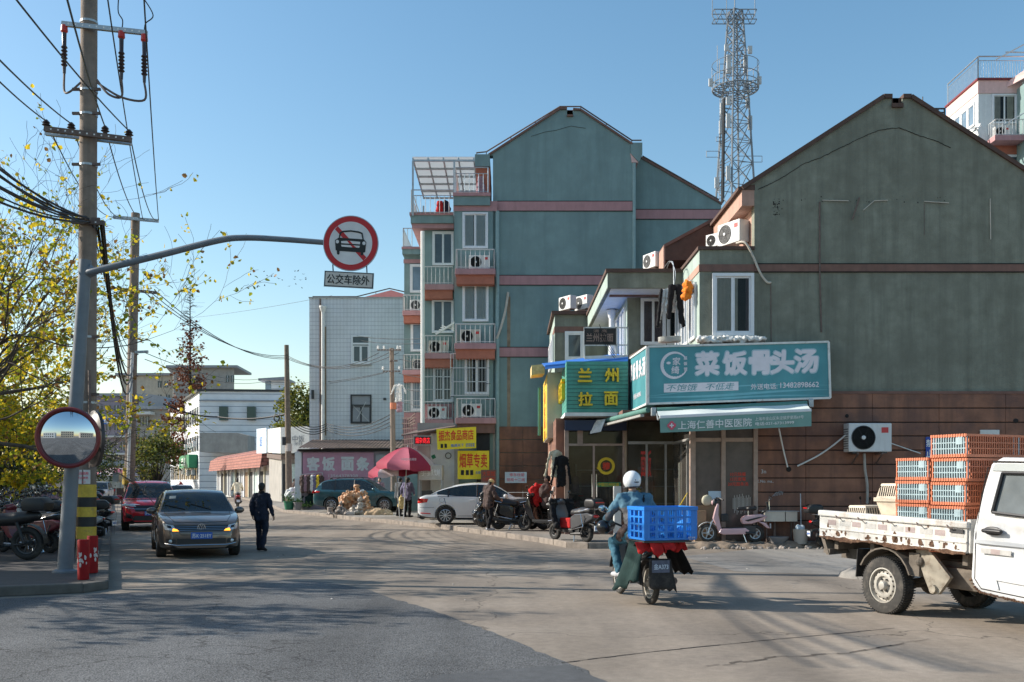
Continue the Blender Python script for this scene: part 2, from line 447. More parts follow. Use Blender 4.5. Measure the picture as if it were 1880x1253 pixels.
mat('bracket_grey',(.30,.265,.21),r=.8,var=.2,scale=6,patch=(.16,.12,.085),pscale=7)
mat('crate_gap_dark',(.05,.04,.034),r=.95,var=.5,scale=14)
mat('pot_grey',(.22,.21,.21),r=.7,var=.15)
mat('film_clear',(.52,.55,.57),r=.2,var=.25,scale=6)
mat('crate_blue',(.015,.19,.62),r=.4,var=.08,scale=6)
mat('crate_blue_in',(.02,.24,.66),r=.4,var=.06)
mat('crate_lightblue',(.33,.43,.46),r=.55,var=.12,scale=6)
mat('crate_orange',(.60,.19,.095),r=.5,var=.12,scale=5)
mat('crate_beige',(.66,.56,.43),r=.6,var=.15,scale=7)
mat('skin',(.42,.25,.18),r=.6,var=.1,scale=12)
mat('hair',(.014,.012,.012),r=.6,var=.2,scale=30)
mat('helmet_white',(.76,.77,.77),r=.2,var=.03,coat=.5)
cloth_mat('suit_navy',(.02,.024,.04))
cloth_mat('cloth_black',(.014,.014,.016))
cloth_mat('jacket_blue',(.085,.175,.235))
cloth_mat('jacket_grey',(.115,.115,.12))
cloth_mat('jean_blue',(.055,.15,.21))
cloth_mat('cloth_brown',(.085,.06,.055))
cloth_mat('puffer',(.10,.11,.12))
cloth_mat('purple',(.16,.15,.24))
cloth_mat('cream_cloth',(.60,.53,.40))
cloth_mat('yellow_bag',(.66,.52,.25))
cloth_mat('red_cloth',(.42,.022,.022))
cloth_mat('orange_cloth',(.78,.22,.03))
cloth_mat('white_cloth',(.68,.67,.64))
cloth_mat('tarp_green',(.014,.034,.032))
cloth_mat('mauve_cloth',(.30,.19,.22))
mat('shoe_grey',(.42,.42,.44),r=.6,var=.1)
mat('scooter_pink',(.62,.40,.42),r=.35,var=.04,coat=.5)
mat('scooter_white',(.70,.71,.72),r=.35,var=.05,coat=.4)
mat('scooter_blue',(.035,.09,.20),r=.35,var=.08,coat=.4)
mat('scooter_silver',(.36,.37,.38),r=.35,m=.4,var=.06)
mat('scooter_maroon',(.17,.03,.04),r=.35,var=.06,coat=.4)
mat('scooter_grey',(.075,.075,.08),r=.35,var=.06,coat=.4)
mat('scooter_mint',(.25,.38,.36),r=.35,var=.06,coat=.4)
mat('bark',(.105,.085,.07),r=.95,var=.3,scale=9,bump=.4)
mat('bark_dark',(.045,.034,.028),r=.95,var=.3,scale=9)
def leafmat(name,c,t=.35,var=.3):
 mt=mat(name,c,r=.55,var=var,scale=.9,spec=.3);nt=mt.node_tree
 b=nt.nodes['Principled BSDF'];out=nt.nodes['Material Output']
 tr=_n(nt,'ShaderNodeBsdfTranslucent');tr.inputs[0].default_value=(c[0]*1.3,c[1]*1.3,c[2],1)
 mx=_n(nt,'ShaderNodeMixShader');mx.inputs[0].default_value=t
 nt.links.new(b.outputs[0],mx.inputs[1]);nt.links.new(tr.outputs[0],mx.inputs[2]);nt.links.new(mx.outputs[0],out.inputs[0])
leafmat('leaf_yellow',(.66,.50,.04),.45);leafmat('leaf_green',(.27,.31,.035),.4);leafmat('leaf_brown',(.24,.13,.05),.25)
leafmat('leaf_dark',(.035,.055,.018),.15);leafmat('leaf_mid',(.12,.145,.04));leafmat('leaf_olive',(.20,.19,.035))
leafmat('needle_rust',(.15,.052,.028),.2)
leafmat('pot_leaf',(.05,.11,.03))
glass('glass',(.05,.06,.065),.86)
glass('shop_glass',(.06,.055,.05),.8)
glass('car_glass',(.02,.027,.03),.22)
glass('far_glass',(.05,.065,.075),.1)
mat('pane_dark',(.05,.065,.075),r=.06,var=.3,scale=1.2,spec=.7)
mat('pane_blue',(.16,.22,.28),r=.06,var=.25,scale=1.4,spec=.7)
leafmat('translucent_sheet',(.56,.58,.74),.7,.08)
def brick_mat(name,c1,c2,mortar,bw,rh,ms=.02,off=0.5,r=.8,bump=.25,axis='XZ',streak=None,samt=.4,sx=1.0,sz=.12):
 mt=bpy.data.materials.new(name);mt.use_nodes=True;nt=mt.node_tree;M[name]=mt
 b=nt.nodes['Principled BSDF'];b.inputs['Roughness'].default_value=r;L=nt.links.new
 tc=_n(nt,'ShaderNodeTexCoord');mp=_n(nt,'ShaderNodeMapping');L(tc.outputs['Object'],mp.inputs[0])
 sep=_n(nt,'ShaderNodeSeparateXYZ');cmb=_n(nt,'ShaderNodeCombineXYZ');L(mp.outputs[0],sep.inputs[0])
 L(sep.outputs[axis[0]],cmb.inputs[0]);L(sep.outputs[axis[1]],cmb.inputs[1])
 br=_n(nt,'ShaderNodeTexBrick',offset=off);br.inputs['Color1'].default_value=(*c1,1);br.inputs['Color2'].default_value=(*c2,1);br.inputs['Mortar'].default_value=(*mortar,1)
 br.inputs['Scale'].default_value=1;br.inputs['Mortar Size'].default_value=ms;br.inputs['Brick Width'].default_value=bw;br.inputs['Row Height'].default_value=rh
 br.inputs['Mortar Smooth'].default_value=.1
 L(cmb.outputs[0],br.inputs['Vector']);col=br.outputs[0]
 nz=_n(nt,'ShaderNodeTexNoise',i_Scale=.8,i_Detail=6.0);L(tc.outputs['Object'],nz.inputs['Vector'])
 mx=_n(nt,'ShaderNodeMix',data_type='RGBA',blend_type='MULTIPLY');mx.inputs[0].default_value=.5
 rp=_n(nt,'ShaderNodeValToRGB');rp.color_ramp.elements[0].position=.3;rp.color_ramp.elements[0].color=(.78,.77,.75,1);rp.color_ramp.elements[1].position=.65
 L(nz.outputs[0],rp.inputs[0]);L(col,mx.inputs[6]);L(rp.outputs[0],mx.inputs[7]);col=mx.outputs[2]
 if streak:
  m2=_n(nt,'ShaderNodeMapping');m2.inputs['Scale'].default_value=(sx,sx,sz);L(tc.outputs['Object'],m2.inputs[0])
  n2=_n(nt,'ShaderNodeTexNoise',i_Scale=1.0,i_Detail=5.0);L(m2.outputs[0],n2.inputs['Vector'])
  mr=_n(nt,'ShaderNodeMapRange',i_1=.48,i_2=.75,i_3=0.0,i_4=samt);L(n2.outputs[0],mr.inputs[0])
  m3=_n(nt,'ShaderNodeMix',data_type='RGBA');L(mr.outputs[0],m3.inputs[0]);L(col,m3.inputs[6]);m3.inputs[7].default_value=(*streak,1);col=m3.outputs[2]
 L(col,b.inputs['Base Color'])
 if bump:
  bp=_n(nt,'ShaderNodeBump',i_Strength=bump,i_Distance=.01);L(br.outputs['Fac'],bp.inputs['Height']);bp.invert=True;L(bp.outputs[0],b.inputs['Normal'])
brick_mat('white_tile',(.80,.82,.84),(.76,.78,.81),(.27,.28,.31),.082,.25,.008,0.0,streak=(.30,.32,.34),samt=.3,sx=1.5,sz=.1)
brick_mat('white_cladding',(.78,.80,.82),(.74,.77,.79),(.30,.33,.38),40.0,.85,.05,0.0)
brick_mat('paver_shaded',(.085,.072,.066),(.062,.055,.052),(.035,.03,.028),.22,.11,.006,.5,axis='XY')
brick_mat('paver_red',(.27,.235,.21),(.235,.20,.18),(.13,.115,.10),.22,.11,.006,.5,axis='XY')
brick_mat('red_shingle',(.42,.17,.13),(.33,.12,.09),(.12,.05,.04),.35,.28,.03,.5,axis='YZ')
def road_mat(name,base,light,dark,grain,gs=230,r=.9,seam=None,crack=True,bump=.5):
 mt=bpy.data.materials.new(name);mt.use_nodes=True;nt=mt.node_tree;M[name]=mt
 b=nt.nodes['Principled BSDF'];b.inputs['Roughness'].default_value=r;b.inputs['Specular IOR Level'].default_value=.35;L=nt.links.new
 tc=_n(nt,'ShaderNodeTexCoord');o=tc.outputs['Object']
 n1=_n(nt,'ShaderNodeTexNoise',i_Scale=.35,i_Detail=8.0,i_Roughness=.62);L(o,n1.inputs['Vector'])
 rp=_n(nt,'ShaderNodeValToRGB');e=rp.color_ramp.elements
 e[0].position=.32;e[0].color=(*dark,1);e[1].position=.68;e[1].color=(*light,1);x=e.new(.5);x.color=(*base,1)
 L(n1.outputs[0],rp.inputs[0]);col=rp.outputs[0]
 def mult(col,src,lo,hi,p0,p1):
  q=_n(nt,'ShaderNodeMapRange',i_1=p0,i_2=p1,i_3=lo,i_4=hi);L(src,q.inputs[0])
  mx=_n(nt,'ShaderNodeMix',data_type='RGBA',blend_type='MULTIPLY');mx.inputs[0].default_value=1
  L(col,mx.inputs[6]);L(q.outputs[0],mx.inputs[7]);return mx.outputs[2]
  # wheel-worn bands and oil marks lying along the road
 mp=_n(nt,'ShaderNodeMapping');mp.inputs['Rotation'].default_value=(0,0,R(-21));mp.inputs['Scale'].default_value=(.9,.07,1);L(o,mp.inputs[0])
 n2=_n(nt,'ShaderNodeTexNoise',i_Scale=1.0,i_Detail=4.0);L(mp.outputs[0],n2.inputs['Vector']);col=mult(col,n2.outputs[0],.74,1.12,.35,.65)
 n3=_n(nt,'ShaderNodeTexNoise',i_Scale=gs,i_Detail=2.0,i_Roughness=.7);L(o,n3.inputs['Vector']);col=mult(col,n3.outputs[0],1-grain,1+grain,.35,.65)
 n4=_n(nt,'ShaderNodeTexNoise',i_Scale=9.0,i_Detail=6.0,i_Roughness=.7);L(o,n4.inputs['Vector']);col=mult(col,n4.outputs[0],.86,1.1,.35,.65)
 if crack:
  vo=_n(nt,'ShaderNodeTexVoronoi',feature='DISTANCE_TO_EDGE',i_Scale=.16)
  wv=_n(nt,'ShaderNodeTexNoise',i_Scale=1.6,i_Detail=6.0);L(o,wv.inputs['Vector'])
  ad=_n(nt,'ShaderNodeMix',data_type='RGBA',blend_type='LINEAR_LIGHT');ad.inputs[0].default_value=.5;L(o,ad.inputs[6]);L(wv.outputs['Color'],ad.inputs[7])
  L(ad.outputs[2],vo.inputs['Vector']);col=mult(col,vo.outputs['Distance'],.45,1,.0005,.0028)
 L(col,b.inputs['Base Color'])
 bp=_n(nt,'ShaderNodeBump',i_Strength=bump,i_Distance=.012);L(n3.outputs[0],bp.inputs['Height']);L(bp.outputs[0],b.inputs['Normal'])
road_mat('asphalt',(.125,.126,.127),(.155,.155,.155),(.095,.096,.098),.75,70,bump=.9)
road_mat('asphalt_smooth',(.115,.118,.122),(.13,.132,.136),(.1,.102,.106),.22,200,crack=False)
road_mat('concrete_road',(.275,.228,.182),(.325,.275,.225),(.205,.172,.142),.22,110,bump=.25)
road_mat('concrete_grey',(.27,.25,.225),(.32,.30,.275),(.21,.195,.18),.14,150,bump=.25)
road_mat('pavement_slab',(.27,.245,.215),(.31,.285,.255),(.21,.19,.17),.14,120,crack=False)
mat('kerb_stone',(.26,.22,.185),r=.9,var=.22,scale=4,bump=.3,patch=(.17,.145,.125),pscale=2.5,plo=.5,phi=.66)
mat('kerb_shaded',(.12,.105,.09),r=.9,var=.25,scale=4,bump=.3)
mat('dirt',(.24,.185,.14),r=.95,var=.25,scale=5,bump=.5)
mat('terrain',(.2,.19,.17),r=.95,var=.2,scale=.05)
# ------------------------------------------------------------------ the ground
def sheet(name,pts,z,m,label=None):
 b=MB();b.add([(x,y,z)for x,y in pts],[tuple(range(len(pts)))])
 o=b.build(name,m);o['kind']='structure';return o
def slab(name,pts,z0,z1,m,bevel=.0):
 b=MB();b.prism([(x,y,z0)for x,y in pts],(0,0,z1-z0))
 o=b.build(name,m,bevel=bevel);o['kind']='structure';return o
PZ=.15
sheet('ground',[(-1500,-900),(1500,-900),(1500,2500),(-1500,2500)],-.006,'terrain')
sheet('road',[(-60,-40),(60,-40),(60,60),(-20,150),(-60,320),(-160,320),(-60,60)],0,'concrete_road')
# dark asphalt laid over the near left part of the crossing, a ragged edge against the concrete
edge=[(1135,1262),(1060,1226),(985,1196),(900,1160),(835,1137),(770,1114),(715,1098),(660,1079),(600,1069),(500,1066),(395,1071),(330,1082),(260,1089),(200,1091),(100,1096),(0,1100)]
rnd=random.Random(3);ep=[]
for i in range(len(edge)-1):
 for k in range(6):
  t=k/6;g=G(edge[i][0]*(1-t)+edge[i+1][0]*t,edge[i][1]*(1-t)+edge[i+1][1]*t)
  ep.append((g.x+rnd.uniform(-.035,.035),g.y+rnd.uniform(-.03,.03)))
sheet('asphalt_surface',[(60,-40)]+[(3.2,6.5)]+ep+[(-12,13.5),(-60,12),(-60,-40)],.004,'asphalt')
sheet('asphalt_patch',[tuple(G(x,y)[:2])for x,y in((750,1256),(815,1240),(905,1233),(1040,1222),(1130,1262))],.008,'asphalt_smooth')
b=MB();pts=[G(x,y)for x,y in((1030,1218),(1110,1208),(1200,1197),(1320,1185),(1420,1175),(1530,1165),(1640,1154))]
for i in range(len(pts)-1):
 for k in range(5):
  p=pts[i].lerp(pts[i+1],k/5);q=pts[i].lerp(pts[i+1],(k+1)/5+.02);w=rnd.uniform(.006,.014);j=Vector((0,rnd.uniform(-.008,.008),.004))
  b.quad(p+j+Vector((0,-w,0)),q+j+Vector((0,-w,0)),q+j+Vector((0,w,0)),p+j+Vector((0,w,0)))
o=b.build('road_joint','joint_dark');o['kind']='structure'
# far bright carriageway and driveway apron at right
sheet('driveway',[tuple(G(x,y)[:2])for x,y in((1250,1022),(1445,1003),(1700,1003),(2100,1003),(2100,1052),(1600,1058),(1350,1050))],.004,'concrete_grey')
# right-hand pavement with its kerb stones
kp=[G(*p)for p in((520,941),(560,945),(599,949),(641,955),(700,960),(760,966),(800,970),(860,978),(930,988),(988,996),(1016,1001),(1040,1006),(1080,1008))]
kp=[Vector((-34,118,0)),Vector((-22.5,86,0)),Vector((-17.2,70,0))]+kp+[Vector((3.4,24.75,0)),Vector((4.6,24.7,0))]
poly=[(p.x,p.y)for p in kp]
inner=[]
for i,p in enumerate(kp):
 t=(kp[min(i+1,len(kp)-1)]-kp[max(i-1,0)]).normalized();nrm=Vector((-t.y,t.x,0))
 if nrm.dot(Vector((1,.4,0)))<0:nrm=-nrm
 inner.append(p+nrm*.16)
slab('pavement',[(p.x,p.y)for p in inner]+[(5.2,24.9),(7.3,25.2),(9.5,25.6),(40,25.6),(40,60),(40,130),(-30,130)],-.02,PZ-.012,'pavement_slab')
b=MB()
for i in range(len(kp)-1):
 L=(kp[i+1]-kp[i]).length;n=max(1,int(L/1.0))
 for k in range(n):
  a,c=kp[i].lerp(kp[i+1],k/n),kp[i].lerp(kp[i+1],(k+1)/n)
  e,f=inner[i].lerp(inner[i+1],k/n),inner[i].lerp(inner[i+1],(k+1)/n)
  g=(c-a).normalized()*.008;h=rnd.uniform(-.012,.01)
  b.prism([a+g+Vector((0,0,-.02)),c-g+Vector((0,0,-.02)),f-g+Vector((0,0,-.02)),e+g+Vector((0,0,-.02))],(0,0,PZ+.02+h))
o=b.build('kerb','kerb_stone',bevel=.02);o['kind']='structure'
# broken edge of soil and stones before the gable
b=MB();n=26
for i in range(n):
 t=i/(n-1);x=4.4+t*4.6
 b.ell((x,24.95+.12*math.sin(i*2.1)+.35*t,.0),(.34,.42+.1*rnd.random(),.13+.05*rnd.random()),12,7)
o=blob(b,'soil_bank','dirt',None,.05,3,disp=.05,dscale=4);o['kind']='structure'
b=MB()
for i in range(130):
 t=rnd.random();x=4.6+t*4.8;y=24.45+.38*t+rnd.gauss(0,.18);s=rnd.uniform(.02,.075)
 b.ell((x,y,s*.4+(.06 if y>24.7 else 0)),(s,s*rnd.uniform(.6,1),s*.55),6,4,Euler((rnd.random(),rnd.random(),rnd.random()*6)).to_matrix())
o=b.build('loose_stones','rubble');tag(o,'loose stones and rubble along the broken pavement edge before the gable','rubble',kind='stuff')
# left-hand pavement: dark pavers and kerb, their colours darkened further for the shade there
lp=[(-60,10.5),(-14,13.2),(-7.4,14.25),(-6.35,14.75),(-6.2,15.3)]
D=Vector((-.372,.928))
far=(lp[-1][0]+D.x*170,lp[-1][1]+D.y*170)
slab('left_pavement',[(-60,10.75),(-14,13.45),(-7.5,14.48),(-6.55,14.95),(-6.43,15.35),(far[0]-.2,far[1]),(-160,far[1])],-.02,.13,'paver_shaded')
b=MB();line=[Vector((*p,0))for p in lp]+[Vector((lp[-1][0]+D.x*t,lp[-1][1]+D.y*t,0))for t in range(4,121,4)]
for i in range(len(line)-1):
 a0,c0=line[i],line[i+1];L=(c0-a0).length;n=max(1,int(L/1.0));nr=Vector((-(c0-a0).y,(c0-a0).x,0)).normalized()*.2
 for k in range(n):
  a,c=a0.lerp(c0,k/n),a0.lerp(c0,(k+1)/n);g=(c-a).normalized()*.008
  b.prism([a+g,c-g,c-g+nr,a+g+nr],(0,0,.145+rnd.uniform(-.012,.008)))
o=b.build('left_kerb','kerb_shaded',bevel=.02);o['kind']='structure'
b=MB()
rr=random.Random(11)
for i in range(26):
 x,y=rr.uniform(-6,6),rr.uniform(13,27)
 s=rr.uniform(.012,.035);b.cbox((x,y,.008),(s,s*rr.uniform(.5,1),.01),Euler((rr.uniform(-.3,.3),rr.uniform(-.3,.3),rr.random()*6)).to_matrix())
o=b.build('litter','flake_white');tag(o,'scraps of pale litter and leaves scattered over the road','litter',kind='stuff')
b=MB()
for line in(((300,1062),(345,1068),(372,1064),(430,1058),(492,1050)),((345,1070),(370,1084),(400,1096)),((640,1078),(700,1062),(760,1046),(830,1040)),((900,1008),(960,1014),(1030,1011),(1100,1022)),((80,1122),(102,1108),(118,1098)),((1260,1035),(1330,1030),(1400,1034),(1420,1028)),((1300,1225),(1420,1208),(1560,1200),(1700,1175))):
 q=[G(*p)for p in line]
 for i in range(len(q)-1):
  for k in range(6):
   a,c=q[i].lerp(q[i+1],k/6),q[i].lerp(q[i+1],(k+1)/6+.03);j=Vector((rnd.uniform(-.02,.02),rnd.uniform(-.03,.03),.0065));w=rnd.uniform(.004,.014)
   b.quad(a+j+Vector((0,-w,0)),c+j+Vector((0,-w,0)),c+j+Vector((0,w,0)),a+j+Vector((0,w,0)))
o=b.build('road_crack','joint_dark');o['kind']='structure'
# ------------------------------------------------------------------ building pieces
XU=Vector((1,0,0));WU=Vector((0,-1,0));ZU=Vector((0,0,1))
def window(par,o,u,w,h,n=2,frame='white_frame',pane='pane_dark',fw=.055,curtain=None,cfrac=1.0,sill=None,d=.07,transom=0,glassmat=None,name='window'):
 "framed sashes standing proud of a wall; o is the lower corner, u runs along the wall"
 o=Vector(o);u=Vector(u).normalized();nn=u.cross(ZU)
 T=Matrix((u,ZU,nn)).transposed().to_4x4();T.translation=o
 b=MB()
 b.box(0,fw,0,h,0,d);b.box(w-fw,w,0,h,0,d);b.box(fw,w-fw,0,fw,0,d-.003);b.box(fw,w-fw,h-fw,h,0,d-.003)
 th=h-transom if transom else h
 if transom:b.box(fw,w-fw,th-fw/2,th+fw/2,0,d-.004)
 sw=(w-2*fw)/n
 for k in range(n):
  x0=fw+k*sw;x1=x0+sw;z0,z1=(.0,.035)if k%2 else(.022,.055);f=fw*.62
  b.box(x0,x0+f,fw,th-fw,z0,z1);b.box(x1-f,x1,fw,th-fw,z0,z1)
  b.box(x0+f,x1-f,fw,fw+f,z0+.001,z1-.002);b.box(x0+f,x1-f,th-fw-f,th-fw,z0+.001,z1-.002)
 b.xf(T);fr=b.build(name,frame,par)
 if glassmat:
  g=MB().quad((fw,fw,.032),(w-fw,fw,.032),(w-fw,h-fw,.032),(fw,h-fw,.032)).xf(T);g.build('pane',glassmat,fr,recalc=False)
  g=MB().box(fw,w-fw,fw,h-fw,.004,.010).xf(T);g.build('dark_backing','dark_room',fr)  # dark sheet stands in for the unlit room
 else:
  g=MB().box(fw,w-fw,fw,h-fw,.012,.020).xf(T);g.build('pane',pane,fr)
 if curtain:
  cuts=curtain if isinstance(curtain,list)else[(fw,w*cfrac-fw,curtain)]
  for a,c,cm in cuts:
   g=MB();m=max(8,int((c-a)/.025));base=.019 if glassmat else .026
   vs=[];
   for i in range(m+1):
    x=a+(c-a)*i/m;z=base+.006*math.sin(i*1.7+a*5)*(1 if glassmat else .4)
    vs+=[(x,fw+.02,z),(x,h-fw-.01,z)]
   g.add(vs,[(2*i,2*i+2,2*i+3,2*i+1)for i in range(m)]);g.xf(T)
   g.build('curtain',cm,fr,smooth=True,angle=80)
 if sill:
  g=MB().box(-.06,w+.06,-.07,0,0,.12).xf(T);g.build('sill',sill,fr)
 return fr
def railing(par,pts,h=1.0,step=.14,r=.012,m='metal_rail',mid=None,name='railing',post=.024):
 b=MB();pts=[Vector(p)for p in pts]
 for i in range(len(pts)-1):
  a,c=pts[i],pts[i+1];L=(c-a).length;n=max(1,round(L/step))
  up=Vector((0,0,h))
  b.tube([a+up,c+up],post,6);b.tube([a+ZU*.06,c+ZU*.06],r*1.2,6)
  if mid:b.tube([a+ZU*mid,c+ZU*mid],r*1.2,6)
  for k in range(n+1):
   q=a.lerp(c,k/n);rr=post if k in(0,n)else r
   b.tube([q,q+ZU*(h if rr==post or not mid else mid)],rr,6,cap=False)
 return b.build(name,m,par,smooth=True)
def pipe(par,pts,r,m,name='pipe',n=8):return MB().tube(pts,r,n).build(name,m,par,smooth=True)
def make_ac(label='',w=.86,h=.6,d=.32,cas='ac_casing',tagc='ac_red'):
 "outdoor unit with its fan facing -Y, base at z=0"
 t=thing('air_conditioner_unit',label,'air conditioner')
 MB().box(-w/2,w/2,-d/2,d/2,.03,h).build('casing',cas,t,bevel=.02)
 fx=-w*.16;fr=h*.4
 b=MB();T=Matrix.Translation((fx,-d/2-.001,h*.52))@Matrix.Rotation(R(90),4,'X')
 b.lathe([(fr,0),(fr,.012),(fr*.97,.013),(fr*.97,.0)],28,T)
 fan=b.build('fan_recess','ac_dark',t)
 b=MB()
 for q in(.25,.42,.58,.74,.9):b.lathe([(fr*q,.014),(fr*q,.020),(fr*q+.008,.020),(fr*q+.008,.014)],24,T,closed=True)
 for k in range(6):
  a=k*PI/3;b.bar(T@Vector((fr*.15*math.cos(a),fr*.15*math.sin(a),.018)),T@Vector((fr*math.cos(a),fr*math.sin(a),.018)),.007)
 b.build('fan_guard','dark_metal',fan)
 MB().lathe([(fr*.17,.012),(fr*.17,.024),(fr*.1,.03)],14,T).build('fan_hub','ac_casing',fan,smooth=True)
 MB().box(w*.26,w*.42,-d/2-.003,-d/2,h*.68,h*.86).build('badge',tagc,t)
 MB().box(-w*.4,-w*.3,-d/2+.02,d/2-.02,0,.032).box(w*.3,w*.4,-d/2+.02,d/2-.02,0,.032).build('foot','dark_metal',t)
 b=MB()
 for k in range(9):b.box(-w/2-.004,-w/2,-d/2+.03,d/2-.03,h*.15+k*h*.08,h*.15+k*h*.08+.018)
 b.build('side_louvre','ac_dark',t)
 return t
AC0=make_ac();ACGROUP='air conditioner units on the buildings'
AC0['group']=ACGROUP;_acn=[0]
def ac(loc,label,rz=0.0,s=1.0,old=False):
 sw={'ac_casing':'ac_old'}if old else None
 if _acn[0]==0 and not old:
  _acn[0]=1;place(AC0,loc,rz,scale=(s,)*3);AC0['label']=label;return AC0
 return clone(AC0,loc,rz,label,s,swap=sw)
 # ------------------------------------------------------------------ grey-green gabled building on the right
D0=25.5
gb=thing('gabled_building','grey-green building with weathered gable wall and brown cladding below','building',(6.2,D0,0))
def p0(px,py,d=D0):return P(px,py,d)
# gable wall: one upright slab with the roof outline
b=MB()
out=[(1385,722),(1385,348),(1362,348),(1622,180),(1637,180),(1637,197),(1657,197),(1657,180),(1672,180),(1940,352),(1940,722)]
b.prism([p0(*q)for q in out],(0,.3,0));b.build('gable_wall','plaster_green',gb)
# coping along the roof edge and round the notch
b=MB();cop=out[2:10]
for i in range(len(cop)-1):
 a,c=p0(*cop[i]),p0(*cop[i+1])
 b.bar(a+Vector((0,.14,.03)),c+Vector((0,.14,.03)),.42,.10)
b.build('coping','roof_brown',gb)
# crack that follows the roof line, and the brown string course
b=MB();ck=[(1392,348),(1430,330),(1478,300),(1505,291),(1540,273),(1580,254),(1612,240),(1650,235),(1680,247),(1715,258),(1745,272)]
rc=random.Random(5)
for i in range(len(ck)-1):
 for k in range(5):
  s0,s1=k/5,(k+1)/5
  a=(ck[i][0]+(ck[i+1][0]-ck[i][0])*s0,ck[i][1]+(ck[i+1][1]-ck[i][1])*s0+(rc.uniform(-1,1)if k else 0))
  c=(ck[i][0]+(ck[i+1][0]-ck[i][0])*s1,ck[i][1]+(ck[i+1][1]-ck[i][1])*s1)
  b.bar(p0(*a)+Vector((0,-.003,0)),p0(*c)+Vector((0,-.003,0)),.012,rc.uniform(.012,.028),up=(0,1,0))
b.build('crack','joint_dark',gb)
b=MB();b.box(X(1385,D0),X(1940,D0),D0-.03,D0,Z(499,D0),Z(486,D0));b.build('string_course','brown_band',gb)
b=MB()
for y in(485,500):b.box(X(1385,D0),X(1940,D0),D0-.034,D0,Z(y,D0)-.012,Z(y,D0)+.012)
b.build('groove','joint_dark',gb)
# brown clad base: courses with open joints
b=MB();ys=[722,750,776,801,827,853,878,904,930,956,994]
xj=[X(1388,D0),X(1478,D0),X(1600,D0),X(1722,D0),X(1844,D0),X(1945,D0)]
for i in range(len(ys)-1):
 for k in range(len(xj)-1):
  b.box(xj[k]+.003,xj[k+1]-.003,D0-.07,D0+.1,Z(ys[i+1],D0)+.012,Z(ys[i],D0)-.012)
b.build('clad_base','brown_cladding',gb,bevel=.008,bseg=1)
MB().box(xj[0],xj[-1],D0-.03,D0+.3,0,Z(722,D0)).build('base_wall','joint_dark',gb)
MB().box(xj[0]-.02,xj[-1],D0-.085,D0-.02,Z(724,D0),Z(719,D0)).build('ledge','brown_band',gb)
# body behind the gable and its roof
MB().prism([p0(1389,722,D0),p0(1389,352,D0),p0(1622,186,D0),p0(1672,186,D0),p0(1936,356,D0),p0(1936,722,D0)],(0,4.0,0)).xf(Matrix.Translation((0,.28,-.02))).build('roof','roof_brown',gb)
MB().box(X(1389,D0),X(1936,D0),D0+.3,29.3,0,Z(722,D0)).build('rear_wall','plaster_green',gb)
# eave beam on the left, running back from the gable
MB().prism([p0(1362,347),p0(1362,378),p0(1386,378),p0(1386,347)],(0,3.7,0)).xf(Matrix.Translation((0,.003,0))).build('eave_beam','brown_sunlit',gb)
MB().prism([p0(1355,344),p0(1355,350),p0(1386,350),p0(1386,340)],(0,3.75,0)).xf(Matrix.Translation((0,-.01,.01))).build('eave_capping','roof_brown',gb)
MB().box(X(1386,D0)-.0,X(1386,D0)+.3,D0+.3,D0+3.6,Z(470,D0),Z(376,D0)).build('side_wall','brown_sunlit',gb)
# corner bay with the window
x0,x1=X(1285,D0),X(1385,D0)
MB().box(x0,x1-.003,D0,D0+3.6,Z(722,D0),Z(458,D0)).build('bay_wall','plaster_green',gb)
MB().box(x0-.012,x0-.002,D0+.004,D0+3.6,Z(640,D0),Z(458,D0)).build('bay_side_wall','plaster_sunlit',gb)
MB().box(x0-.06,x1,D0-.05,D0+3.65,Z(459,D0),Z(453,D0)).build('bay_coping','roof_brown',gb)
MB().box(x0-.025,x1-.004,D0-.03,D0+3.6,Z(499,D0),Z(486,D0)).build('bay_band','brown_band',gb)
MB().box(x0-.03,x0-.026,D0-.028,D0+3.6,Z(499,D0),Z(486,D0)).build('bay_side_band','brown_sunlit',gb)
window(gb,p0(1307,617,D0-.002),XU,X(1383,D0)-X(1307,D0),Z(503,D0)-Z(617,D0),2,glassmat='glass',fw=.075,curtain=[(.08,.50,'curtain_cream'),(.56,.66,'curtain_cream'),(.86,.97,'curtain_mauve')],sill='old_white',d=.1)
for k,yy in enumerate((D0+.35,D0+1.45,D0+2.5)):
 window(gb,(x0-.014,yy+.98,Z(617,D0)),WU,.95,Z(512,D0)-Z(617,D0),2,pane='pane_blue',fw=.06,d=.06)
 # foil-wrapped ledge under the window
b=MB();rb=random.Random(8)
for i in range(16):b.ell((X(1287,D0)+(X(1392,D0)-X(1287,D0))*i/15,D0-.2+rb.uniform(-.03,.03),Z(627,D0)+rb.uniform(-.02,.02)),(.17,.15,.085),8,6)
o=blob(b,'foil_sheet','old_white',None,.03,2,disp=.07,dscale=13);tag(o,'crumpled white foil sheet wrapped over the ledge under the corner window','foil sheet')
